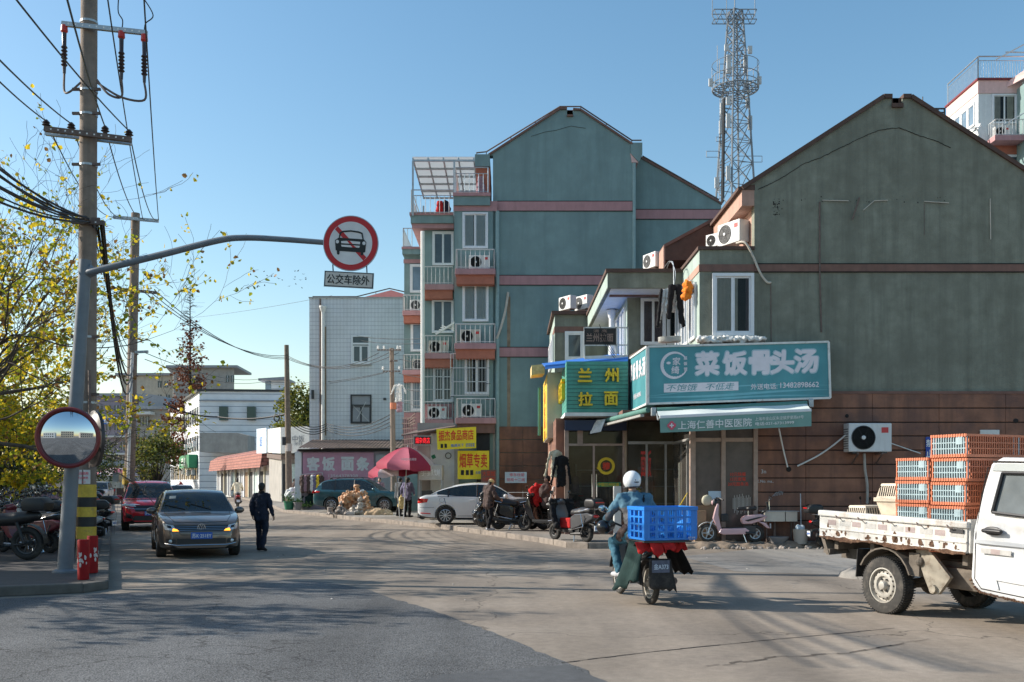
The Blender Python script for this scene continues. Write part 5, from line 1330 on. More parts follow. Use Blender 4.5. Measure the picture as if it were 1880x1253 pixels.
MB().box(X(1822,dr),X(1868,dr),dr-.04,dr-.004,Z(284,dr),Z(268,dr)).build('ledge_soffit','orange_soffit',pb);window(pb,P(1838,340,dr-.002),XU,1.1,Z(285,dr)-Z(340,dr),2,fw=.08)
ac((X(1838,dr-.5),dr-.5,Z(258,dr)),'air conditioner unit on the ledge of the pink and white block',0,1.0)
b=MB()
for a,c in(((1828,110),(1880,82)),((1846,96),(1900,97)),((1836,234),(1880,208)),((1780,249),(1800,228)),((1770,240),(1802,232))):b.bar(P(*a,dr-.8),P(*c,dr-1.4),.06)
b.bar(P(1772,250,dr-.3),P(1806,232,dr+.3),.12,.06);o=b.build('drying_pole','galv');tag(o,'thin metal drying poles jutting from the pink and white block','drying poles')
b=MB()
for px in(1712,1722,1734):b.tube([P(px,230,58),P(px,200,58)],.05,6)
b.tube([P(1708,200,58),P(1735,200,58)],.05,6);b.tube([P(1712,207,58),P(1734,207,58)],.04,6);b.tube([P(1694,200,56),P(1694,178,56)],.03,5);o=b.build('roof_frame','dark_metal');tag(o,'dark pipe frame peeping over the right roof slope','pipe frame')
# ------------------------------------------------------------------ lattice telecom mast
dm=95.0;mx=X(1350,dm);pm=dm/F
tw=thing('telecom_mast','grey lattice telecom mast with round platform behind the roofs','mast',(mx,dm,0))
def hw(z):
 zz=[(0,2.9),(Z(370,dm),1.55),(Z(150,dm),.95),(Z(40,dm),.62),(Z(-10,dm),.4)]
 for i in range(len(zz)-1):
  if z<=zz[i+1][0]:t=(z-zz[i][0])/(zz[i+1][0]-zz[i][0]);return zz[i][1]+(zz[i+1][1]-zz[i][1])*t
 return .4
ztop=Z(14,dm);rot=R(22);corners=[(math.cos(rot+PI/4+k*PI/2)*1.2,math.sin(rot+PI/4+k*PI/2)*1.2)for k in range(4)]
def cpt(k,z):h=hw(z);return Vector((mx+corners[k][0]*h,dm+corners[k][1]*h,z))
b=MB();zs=[0];
while zs[-1]<ztop-1:zs.append(zs[-1]+max(1.1,hw(zs[-1])*1.5))
for k in range(4):b.tube([cpt(k,z)for z in zs],.10,6)
b.build('leg','tower_steel',tw,smooth=True)
b=MB()
for i in range(len(zs)-1):
 for k in range(4):
  k2=(k+1)%4;a,c,e,f=cpt(k,zs[i]),cpt(k2,zs[i]),cpt(k,zs[i+1]),cpt(k2,zs[i+1])
  b.tube([a,f],.045,4);b.tube([c,e],.045,4);b.tube([e,f],.04,4)
b.build('bracing','tower_steel',tw)
zp=Z(165,dm);b=MB()
for rr_,z,r in((2.15,zp,.07),(1.6,zp,.05),(2.2,zp+.5,.04),(2.2,zp+1.2,.04),(2.2,Z(150,dm)+1.6,.03),(1.2,zp-.55,.05)):
 b.tube([(mx+rr_*math.cos(a),dm+rr_*math.sin(a),z)for a in[2*PI*i/28 for i in range(29)]],r,5)
for i in range(20):
 a=2*PI*i/20;c,s=math.cos(a),math.sin(a);b.tube([(mx+2.2*c,dm+2.2*s,zp),(mx+2.2*c,dm+2.2*s,zp+(2.3 if i%3==0 else 1.3))],.03,4);b.tube([(mx+.9*c,dm+.9*s,zp),(mx+2.15*c,dm+2.15*s,zp)],.045,4);b.tube([(mx+1.2*c,dm+1.2*s,zp-.55),(mx+2.15*c,dm+2.15*s,zp)],.035,4)
b.build('platform','tower_steel',tw)
b=MB();z0,z1=Z(40,dm),Z(22,dm);x0,x1=X(1309,dm),X(1387,dm)
for y in(dm-.5,dm+.5):
 for z in(z0,z1):b.tube([(x0,y,z),(x1,y,z)],.05,5)
 for i in range(10):xa_,xb_=x0+(x1-x0)*i/10,x0+(x1-x0)*(i+1)/10;b.tube([(xa_,y,z0 if i%2 else z1),(xb_,y,z1 if i%2 else z0)],.035,4)
for px in(1308,1334,1386):b.tube([P(px,32,dm),P(px,-14 if px!=1334 else 0,dm)],.035,5)
for x in(x0,x1):b.tube([(x,dm-.5,z0),(x,dm+.5,z0)],.04,4);b.tube([(x,dm-.5,z1),(x,dm+.5,z1)],.04,4)
b.tube([P(1349,22,dm),P(1349,-30,dm)],.05,5);b.build('cross_arm','tower_steel',tw)
for px,py,h in((1338,118,34),(1334,88,12),(1369,118,30),(1377,92,14),(1337,186,14),(1337,222,26),(1324,234,24),(1377,226,26),(1326,200,20),(1337,318,26),(1316,336,20),(1373,190,18),(1305,152,14),(1394,148,14)):
 w=.42*pm*11;dd=dm-1.6 if 1330<px<1345 else dm-.2
 MB().box(X(px,dd)-.2,X(px,dd)+.2,dd-.12,dd+.12,Z(py+h/2,dd),Z(py-h/2,dd)).build('antenna','antenna_white',tw,bevel=.04)
 MB().tube([P(px,py,dd),(mx,dm,Z(py,dd))],.035,4).build('bracket','tower_steel',tw)
b=MB()
for px,py,w,h in((1308,278,22,11),(1378,287,42,11),(1321,252,12,8),(1365,254,18,8),(1326,118,12,12)):
 for p,q in(((px-w/2,py),(px+w/2,py)),((px-w/2,py+h),(px+w/2,py+h)),((px-w/2,py),(px-w/2,py+h)),((px+w/2,py),(px+w/2,py+h))):b.tube([P(*p,dm),P(*q,dm)],.03,4)
b.tube([P(1327,370,dm-.3),P(1329,180,dm-.3)],.16,6)
for i in range(34):b.tube([P(1320,180+i*5.6,dm),P(1327,180+i*5.6,dm)],.02,3)
b.tube([P(1320,370,dm),P(1322,180,dm)],.03,4);b.tube([P(1317,150,dm),P(1317,84,dm)],.03,4);b.tube([P(1370,100,dm),P(1367,60,dm)],.05,4);b.build('cable_ladder','tower_steel',tw)
MB().tube([P(1326,372,dm-.35),P(1329,182,dm-.35)],.15,6).build('cable_bundle','dark_metal',tw)
# a loose flock far off
r_=random.Random(21)
bird=MB();bird.add([(-.32,0,.12),(0,.1,0),(.32,0,.12),(0,-.12,0.0),(0,0,-.05)],[(0,3,1),(2,1,3),(0,4,3),(2,3,4)])
bo=bird.build('bird','dark_metal',recalc=False);tag(bo,'tiny bird in the loose flock in the sky below the round sign','bird','birds flying in a loose flock')
for i in range(24):
 px,py=r_.uniform(460,565),r_.uniform(490,530);q=P(px,py,150)
 c=bo if i==0 else bo.copy()
 if i:C.objects.link(c)
 c.location=q;c.rotation_euler=(r_.uniform(-.3,.3),r_.uniform(-.4,.4),r_.random()*6);c.scale=(1.0,)*3
 # ------------------------------------------------------------------ utility poles and their wires
def upole(name,label,base,top,r0,r1,m,lean=(0,0)):
 t=thing(name,label,'utility pole',base)
 tp=Vector(base)+Vector((lean[0],lean[1],top-base[2]))
 MB().tube([base,Vector(base).lerp(tp,.5),tp],[r0,(r0+r1)/2,r1],16).build('shaft',m,t,smooth=True)
 return t,tp
dp=20.0
p1,p1t=upole('utility_pole','tall concrete utility pole with yellow and black bands behind the bollards',(X(158,dp),dp,.13),Z(-60,dp),.19,.155,'pole_concrete',(X(164,dp)-X(158,dp),0))
def on1(py):t=(Z(py,dp)-.13)/(p1t.z-.13);return Vector((X(158,dp),dp,0)).lerp(Vector((p1t.x,dp,0)),t)+Vector((0,0,Z(py,dp)))
def r1_(py):return .19-.035*(Z(py,dp)-.13)/(p1t.z-.13)
segs=[(890,913,0),(913,931,1),(931,949,0),(949,967,1),(967,989,0)]
for y0,y1,kk in segs:MB().tube([on1(y0),on1(y1)],r1_(y0)+.006,18).build(('yellow_band','black_band')[kk],('band_yellow','band_black')[kk],p1,smooth=True)
q=on1(876);b=MB();b.prism([q+Vector((-.15,-.17,-.14)),q+Vector((.15,-.17,-.14)),q+Vector((.15,-.17,.14)),q+Vector((-.15,-.17,.14))],(0,-.012,0));nt_=b.build('notice','sign_white',p1)
b=MB();text_into(b,'高压危险',q+Vector((0,-.185,.07)),.06,.24,bold=.01);text_into(b,'禁止攀登',q+Vector((0,-.185,-.02)),.05,.22);text_into(b,'2-3',q+Vector((.02,-.185,-.1)),.04);b.build('notice_lettering','emblem_red',nt_)
for py in(42,168,212,305,620,740,760):MB().tube([on1(py+2),on1(py-2)],r1_(py)+.012,16).build('strap','galv',p1)
for py in(168,212,305,405,620,725):q=on1(py);MB().bar(q+Vector((-.28,-.1,0)),q+Vector((.28,-.1,0)),.05).build('step_iron','rail_rust',p1)
def xarm(par,a,c,w=.08,m='galv',name='cross_arm'):
 b=MB();b.bar(a,c,w,w*1.1);L=(c-a)
 o=b.build(name,m,par);h=MB();n=int(L.length/.14)
 for i in range(1,n):q=a.lerp(c,i/n);h.cbox(q+Vector((0,-w/2,0)),(.03,.004,.03))
 h.build('bolt_hole','pale_text',o);return o
dA=dp-.2
xarm(p1,P(114,44,dA),P(270,61,dA));xarm(p1,P(82,237,dA),P(241,257,dA),.09,'rail_rust');xarm(p1,P(84,245,dA+.35),P(241,263,dA+.35),.08,'galv');xarm(p1,P(132,407,dA),P(192,410,dA),.08,'rail_rust')
pins=[]
for px,py in((85,232),(131,237),(193,243),(237,250)):
 q=P(px,py,dA);b=MB();b.lathe([(.03,-.06),(.05,0),(.085,.02),(.05,.05),(.075,.07),(.05,.1),(.02,.13)],12,Matrix.Translation(q));b.build('pin_insulator','insulator',p1,smooth=True);pins.append(q+ZU*.1)
for px,py,lx,ly in((118,47,148,152),(223,58,178,147),(265,64,178,152)):
 q=P(px,py,dA);MB().lathe([(.06,0),(.07,-.12),(.03,-.17)],12,Matrix.Translation(q)).build('bushing_cap','red_cap',p1,smooth=True)
 b=MB();pr=[(.045,-.14),(.04,-.4)]
 for i in range(6):pr+=[(.065,-.44-.07*i),(.035,-.47-.07*i)]
 pr+=[(.03,-.95)];b.lathe(pr,12,Matrix.Translation(q));b.build('bushing','insulator',p1,smooth=True)
 e=q+Vector((0,0,-.95));g=P(lx,ly,dA+.05)
 MB().tube(curve([e,e+Vector((.0,0,-.35)),e.lerp(g,.45)+Vector((0,-.1,-.33)),g]),.022,6).build('tail_cable','rail_rust',p1,smooth=True)
 if px>120:MB().tube(curve([q,P(px+2,py-20,dA),P(px-6 if px<250 else px+16,py-36,dA),P(px-5,-8,dA)]),.012,5).build('lead','wire_black',p1)
b=MB();b.tube(curve([P(166,860,dp-.2),P(165,780,dp-.2),P(164,680,dp-.2)]),.03,6);b.build('conduit','rail_rust',p1)
p2d=36.0
p2,p2t=upole('utility_pole','second concrete pole with cross arms standing behind the red car',(X(236,p2d),p2d,.13),Z(392,p2d),.19,.15,'pole_concrete',(X(249,p2d)-X(236,p2d),0))
xarm(p2,P(208,399,p2d-.2),P(291,406,p2d-.2),.1,'galv');xarm(p2,P(200,529,p2d-.2),P(288,538,p2d-.2),.09,'rail_rust');xarm(p2,P(248,647,p2d-.2),P(272,646,p2d-.2),.08,'galv')
MB().tube([P(235,890,p2d),P(236,860,p2d)],.2,14).build('yellow_band','band_yellow',p2,smooth=True)
MB().tube([P(235,880,p2d-.25),P(241,690,p2d-.25),P(243,648,p2d-.25)],.06,8).build('white_conduit','pvc',p2,smooth=True)
MB().box(X(217,p2d),X(228,p2d),p2d-.5,p2d-.25,Z(885,p2d),Z(868,p2d)).build('meter_box','galv',p2)
for py in(650,690,740,790,822):MB().tube([P(232,py,p2d-.05),P(254,py+1,p2d-.05)],.025,6).build('step_iron','rail_rust',p2)
p3d=57.0
p3,p3t=upole('utility_pole','brown wooden pole standing behind the green flower pot',(X(531,p3d),p3d,PZ),Z(634,p3d),.2,.13,'wood_pole',(X(526,p3d)-X(531,p3d),0))
MB().tube([P(530,829,p3d),P(530,815,p3d)],.2,10).build('white_band','flake_white',p3)
MB().box(X(521,p3d),X(527,p3d),p3d-.4,p3d-.2,Z(818,p3d),Z(803,p3d)).build('junction_box','dark_metal',p3)
p4d=51.0
p4,p4t=upole('utility_pole','slim grey pole with small insulators before the white tiled building',(X(723,p4d),p4d,PZ),Z(640,p4d),.15,.11,'pole_concrete',(X(719,p4d)-X(723,p4d),0))
for py,a,c in((643,693,736),(682,703,735),(663,716,730)):xarm(p4,P(a,py,p4d-.15),P(c,py,p4d-.15),.06,'rail_rust')
for px,py in((694,642),(705,642),(730,642),(735,642),(703,680),(733,679)):MB().lathe([(.03,0),(.07,.05),(.04,.1),(.06,.14),(.02,.2)],8,Matrix.Translation(P(px,py,p4d-.15))).build('insulator','pvc',p4,smooth=True)
MB().tube([P(722,752,p4d),P(722,740,p4d)],.17,10).build('orange_band','crate_orange',p4)
# wires
def wire(pts,r,label,sag=.4,name='overhead_wire',grp='overhead wires'):
 b=MB();pts=[Vector(p)for p in pts]
 for i in range(len(pts)-1):
  a,c=pts[i],pts[i+1];b.tube([a.lerp(c,t/12)-ZU*(sag*4*(t/12)*(1-t/12))for t in range(13)],r,5,cap=False)
 o=b.build(name,'wire_black',smooth=True,recalc=False);return tag(o,label,'wire',grp)
W='overhead wires'
wire([P(60,-250,8),pins[2]],.013,'black wire from the top left to the third pin of the cross arm',.15)
wire([P(-105,-250,8),P(60,30,14)+ZU*0,pins[2]],.013,'black wire passing over the tall pole towards the upper left',.05)if False else None
wire([P(-100,-170,9),pins[3]],.013,'black wire crossing the tall pole to the last cross arm pin',.1)
wire([P(-160,-60,9),pins[1]],.013,'black wire from the left edge to the second cross arm pin',.1)
wire([P(-170,-30,9.5),pins[0]],.013,'lowest single wire from the left edge to the first cross arm pin',.1)
for i,(a,c)in enumerate((((85,232),(210,399)),((131,237),(224,400)),((193,243),(262,402)),((237,250),(289,405)))):
 wire([P(*a,dA)+ZU*.1,P(*c,p2d-.2)],.013,'wire between the two concrete poles, '+['leftmost','second from left','third from left','rightmost'][i]+' of four',.5)
wire([P(262,-40,15),P(291,404,p2d-.2)],.014,'long steep wire from the top edge to the second pole arm',.2)
wire([P(192,-40,15),P(262,402,p2d-.3)],.013,'steep wire from the top edge passing right of the tall pole',.2)
rw=random.Random(9)
for i in range(9):
 wire([P(-220+rw.uniform(-30,30),90+i*20+rw.uniform(-14,14),10.5),P(160+rw.uniform(-6,8),398+rw.uniform(0,12),dA-.05)],rw.choice([.010,.014,.02]),'thin black cable in the bundle between left edge and tall pole',.25,'cable','cables in the bundle on the left')
for i in range(7):
 wire([P(178+rw.uniform(-8,12),410+rw.uniform(-4,6),dA),P(200+i*3.5,532,28)if False else P(243+rw.uniform(-6,3),640+i*9,p2d-.25)],rw.choice([.012,.016,.026]),'black cable in the bundle between the two concrete poles',.5+.2*i,'cable','cables between the two concrete poles')
for i in range(3):
 wire([P(262+i*12,535,p2d-.2),P(527,655+i*3-2,p3d),P(696+i*18,648,p4d-.1)],.016,'wire from the second pole to the slim pole, '+['lowest','middle','topmost'][i]+' of three',.7)
for i in range(2):wire([P(266,648+i*12,p2d),P(478,696+i*6,70),P(705+i*5,684,p4d-.1)],.014,['upper','lower'][i]+' faint wire from the second pole to the slim pole arm',.4)
wire([P(300,742,60),P(400,766,60),P(527,760,p3d)],.05,'thick black cable before the long white building',.2)
b=MB();b.tube([P(508+5*math.cos(a),768+6*math.sin(a),57.5)for a in[i*PI/8 for i in range(17)]],.04,5);o=b.build('cable_coil','wire_black');tag(o,'small coil of black cable hanging beside the wooden pole','cable coil')
for i in range(4):wire([P(530,760+i*5,p3d),P(600,778+i*4,57.5),P(722,758+i*7,p4d)],.022,['top','second','third','lowest'][i]+' of four cables sagging across the white tiled wall',.45,'cable','cables across the tiled wall')
for i in range(4):wire([P(733,660+i*26,p4d),P(900,676+i*29,41.0)],.013,['top','second','third','lowest'][i]+' of four wires before the caged teal windows',.1)
for i in range(2):wire([P(655+i*4,617+i*8,DW-.2),P(775,622+i*9,47)],.013,['upper','lower'][i]+' wire from the tiled wall window to the teal block',.1)
wire([P(360,583,80),P(610,543,60)],.010,'faint pale wire in the sky sloping up to the white tiled building',.1)
for i in range(3):wire([P(1100,596+i*8,28.8),P(1130,650+i*5,28.7)],.008,['upper','middle','lower'][i]+' short wire slung behind the dark roof board',.05)
# ------------------------------------------------------------------ road sign on its bent arm
ds=16.7
sp=thing('sign_post','grey painted post with a long bent arm reaching right over the road','sign post',(X(119,ds),ds,.13))
sb=Vector((X(119,ds),ds,.13));st_=P(157,478,ds)
MB().tube([sb,sb.lerp(st_,.5),st_],[.125,.115,.10],18).build('post','pole_grey_paint',sp,smooth=True)
b=MB();b.lathe([(.2,0),(.2,.03),(.14,.06)],16,Matrix.Translation(sb));b.build('base_plate','pole_grey_paint',sp)
arm=curve([P(160,500,ds),P(178,497,ds-.1),P(300,467,ds-.15),P(400,442,ds-.2),P(450,437,ds-.2),P(520,440,ds-.2),P(600,446,ds-.2)],8)
MB().tube(arm,[.062-.018*i/len(arm)for i in range(len(arm))],12).build('arm','pole_grey_paint',sp,smooth=True)
b=MB();b.tube([P(150,506,ds),P(172,496,ds)],.1,12);b.build('arm_clamp','pole_grey_paint',sp,smooth=True)
rsn=thing('round_sign','round red ringed sign with a barred black car on the bent arm','road sign',P(644,447,ds-.35))
tilt=R(4);su=Vector((math.cos(tilt),0,-math.sin(tilt)));sv=Vector((math.sin(tilt),0,math.cos(tilt)));sc=P(644,447,ds-.3);px1=(ds-.3)/F
TS=Matrix((su,sv,su.cross(sv))).transposed().to_4x4();TS.translation=sc
rad=51*px1
MB().lathe([(rad,-.02),(rad,.0)],48,TS).build('plate','galv',rsn)
b=MB();b.lathe([(rad*.97,.0),(rad*.97,.004)],48,TS);b.build('red_ring','sign_red',rsn)
b=MB();b.lathe([(rad*.775,.003),(rad*.775,.007)],48,TS);b.build('white_face','sign_white',rsn)
def SP(px,py,z):v=Vector(((px-660)/405.*rad,-(py-530)/405.*rad,z));return TS@v
def unt(px,py):
 x,y=px-660,py-530;c,s=math.cos(R(3.5)),math.sin(R(3.5));return(660+x*c+y*s,530-x*s+y*c)
def poly(bm,pts,z0,z1,un=True):
 q=[unt(*p)if un else p for p in pts];bm.prism([SP(x,y,z0)for x,y in q],su.cross(sv)*(z1-z0))
b=MB();poly(b,[(428,330),(470,285),(890,735),(846,785)],.006,.010);b.build('red_bar','sign_red',rsn)
b=MB()
roof_o=[(485,455),(500,375),(540,352),(660,342),(780,358),(832,380),(852,478)];roof_i=[(500,455),(520,390),(550,374),(660,364),(770,380),(815,396),(832,478)]
for i in range(len(roof_o)-1):poly(b,[roof_o[i],roof_o[i+1],roof_i[i+1],roof_i[i]],.009,.014)
poly(b,[(432,490),(485,452),(852,474),(888,515),(872,662),(840,668),(460,642),(442,635)],.009,.0135)
poly(b,[(460,630),(500,632),(498,690),(480,702),(462,690)],.009,.0132);poly(b,[(808,655),(846,658),(845,700),(828,712),(808,700)],.009,.0132)
b.build('car_symbol','ink_black',rsn)
b=MB()
for cx_,cy_ in((466,511),(854,532)):poly(b,[(cx_+24*math.cos(a),cy_+26*math.sin(a))for a in[i*PI/8 for i in range(16)]],.0138,.016)
for q_ in([(520,503),(620,497),(800,512),(795,548),(620,538),(525,533)],[(520,556),(620,560),(795,570),(785,598),(620,590),(530,582)]):poly(b,q_,.0138,.016)
b.build('symbol_light','sign_white',rsn)
b=MB();poly(b,[(606,498),(650,499),(692,546),(646,543)],.0155,.0175);poly(b,[(655,561),(700,563),(745,594),(690,596)],.0155,.0175);b.build('red_bar_front','sign_red',rsn)
ps_=thing('plate_sign','rectangular pale sign plate with black characters hung below the round sign','road sign',P(640,514,ds-.3))
uu2=Vector((math.cos(R(3)),0,-math.sin(R(3))));vv2=uu2.cross(Vector((0,1,0)))*1;vv2=Vector((math.sin(R(3)),0,math.cos(R(3))))
c2=P(640.5,514,ds-.3);hw2,hh2=45.5*px1,14.5*px1;nn2=uu2.cross(vv2)
def rect(bm,hx,hy,z0,z1):bm.prism([c2+uu2*sx_*hx+vv2*sy_*hy+nn2*z0 for sx_,sy_ in((-1,-1),(1,-1),(1,1),(-1,1))],nn2*(z1-z0))
b=MB();rect(b,hw2,hh2,-.02,0);b.build('back','galv',ps_)
b=MB();rect(b,hw2*.98,hh2*.94,0,.003);b.build('border','ink_black',ps_)
b=MB();rect(b,hw2*.945,hh2*.84,.003,.006);b.build('face','sign_plate',ps_)
b=MB();text_into(b,'公交车除外',c2+nn2*.009+uu2*-.01,.16,.70,uu2,vv2,bold=.012,depth=.003);b.build('lettering','ink_black',ps_)
for px in(611,673):MB().bar(P(px,486,ds-.28),P(px+1,503+(px>640)*3,ds-.28),.018).build('hanger','dark_metal',ps_)
# ------------------------------------------------------------------ traffic mirrors
mr=thing('traffic_mirror','round convex traffic mirror with a red rim fixed to the grey post','mirror',P(125,803,ds-.35))
mc=P(125,804,ds-.4);mrad=51*(ds-.4)/F;aim=Vector((.22,-1,-.04)).normalized()
TM=aim.to_track_quat('Z','Y').to_matrix().to_4x4();TM.translation=mc
Rs=1.5;prof=[]
for i in range(15):a=math.asin(mrad/Rs)*(1-i/14);prof.append((max(Rs*math.sin(a),.0005),Rs*math.cos(a)-Rs*math.cos(math.asin(mrad/Rs))))
MB().lathe(prof,64,TM).build('mirror_face','mirror',mr,smooth=True,angle=80)
rp_=[(mrad-.01,-.02),(mrad+.045,-.02),(mrad+.05,.02),(mrad+.035,.06),(mrad+.012,.07),(mrad-.012,.04)]
MB().lathe(rp_,64,TM,closed=True).build('rim','rim_red',mr,smooth=True)
MB().lathe([(mrad+.02,-.03),(mrad*.6,-.1),(.1,-.13)],40,TM).build('back_shell','mirror_back',mr,smooth=True)
MB().bar(mc+Vector((0,.1,0)),P(132,803,ds),.05).build('bracket','galv',mr)
m2=thing('traffic_mirror','second traffic mirror seen from behind beside the tall pole','mirror',P(166,805,ds+.6))
TB=Vector((.75,.6,0)).normalized().to_track_quat('Z','Y').to_matrix().to_4x4();TB.translation=P(171,806,ds+.5);r2_=.45
MB().lathe([(r2_,-.02),(r2_+.04,0),(r2_+.03,.06),(r2_-.02,.05)],40,TB,closed=True).build('rim','mirror_back',m2,smooth=True)
MB().lathe([(r2_+.02,.0),(r2_*.7,-.1),(.1,-.14)],40,TB).build('back_shell','black_plastic',m2,smooth=True)
MB().bar(P(140,806,ds),P(160,806,ds+.45),.05).build('bracket','galv',m2)
# ------------------------------------------------------------------ bollards
def bollard(base,label,first=None):
 if first:return clone(first,base,R(60),label)
 t=thing('bollard',label,'bollard',(0,0,0),0,'red steel bollards on the left pavement')
 MB().lathe([(.085,0),(.085,.6),(.08,.615)],20).build('tube','red_paint',t,smooth=True)
 b=MB();rr=random.Random(3)
 for i in range(15):
  a=R(-90)+rr.gauss(.1,.5);z=rr.uniform(.22,.42);s=rr.uniform(.015,.05)
  n=Vector((math.cos(a),math.sin(a),0));tt=Vector((-n.y,n.x,0));c=n*.0865+ZU*z
  b.add([c+tt*s*.5*math.cos(k*PI/3)*rr.uniform(.6,1.1)+ZU*s*math.sin(k*PI/3)*rr.uniform(.5,1.2)for k in range(6)],[(0,1,2,3,4,5)])
 b.build('peeled_patch','flake_white',t);place(t,base);return t
bo1=bollard(G(153,1064,.14),'nearest red bollard with peeled white patches by the kerb corner')
bollard(G(170,1052,.14),'red bollard just behind the nearest one',bo1);bollard(G(204,946,.14)+Vector((-.1,0,0)),'far red bollard by the kerb before the red car',bo1);bollard(G(196,948,.14)+Vector((-.3,0,0)),'far red bollard left of the one by the red car',bo1)
# ------------------------------------------------------------------ cars
from mathutils.bvhtree import BVHTree
def pchip(keys):
 xs=[k[0]for k in keys];ys=[k[1]for k in keys];n=len(xs)
 h=[xs[i+1]-xs[i]for i in range(n-1)];d=[(ys[i+1]-ys[i])/h[i]for i in range(n-1)]
 m=[d[0]]+[0 if d[i-1]*d[i]<=0 else 2*d[i-1]*d[i]/(d[i-1]+d[i])for i in range(1,n-1)]+[d[-1]]
 def f(x):
  if x<=xs[0]:return ys[0]
  if x>=xs[-1]:return ys[-1]
  i=max(k for k in range(n-1)if xs[k]<=x);t=(x-xs[i])/h[i]
  return(2*t**3-3*t*t+1)*ys[i]+(t**3-2*t*t+t)*h[i]*m[i]+(-2*t**3+3*t*t)*ys[i+1]+(t**3-t*t)*h[i]*m[i+1]
 return f
def lin(keys):
 def f(x):
  if x<=keys[0][0]:return keys[0][1]
  for(a,b),(c,d)in zip(keys,keys[1:]):
   if x<=c:return b+(d-b)*(x-a)/(c-a)
  return keys[-1][1]
 return f
def make_wheel(parent,c,r,w,side,rim='alloy',spokes=10,tyre='rubber',rr=.68):
 "wheel with its axle along Y; side -1/+1 tells which way the face looks"
 T=Matrix.Translation(Vector(c))@Matrix.Rotation(R(90 if side<0 else-90),4,'X')
 b=MB();ri=r*rr
 b.lathe([(ri,-w/2),(r*.93,-w/2),(r,-w*.36),(r,w*.36),(r*.93,w/2),(ri+.01,w/2),(ri,w*.40)],32,T,closed=True)
 wh=b.build('wheel',tyre,parent,smooth=True,angle=35)
 b=MB();b.lathe([(ri,w*.40),(ri*.94,w*.42),(ri*.90,w*.25),(ri*.88,-w*.2)],32,T,caps=(0,1))
 b.build('rim_barrel','dark_metal',wh,smooth=True)
 b=MB();b.lathe([(ri,w*.41),(ri*.92,w*.44),(ri*.90,w*.38),(ri*.98,w*.36)],32,T,closed=True)
 for k in range(spokes):
  a=2*PI*k/spokes;ca,sa=math.cos(a),math.sin(a);u=Vector((ca,sa,0));v=Vector((-sa,ca,0));wd=ri*1.35/spokes
  pts=[u*ri*.16-v*wd*.35,u*ri*.93-v*wd*.6,u*ri*.93+v*wd*.6,u*ri*.16+v*wd*.35]
  b.prism([T@(p+ZU*w*.30)for p in pts],(T.to_3x3()@ZU)*w*.09)
 b.lathe([(ri*.2,w*.28),(ri*.2,w*.40),(ri*.1,w*.43)],14,T);b.build('rim',rim,wh)
 return wh
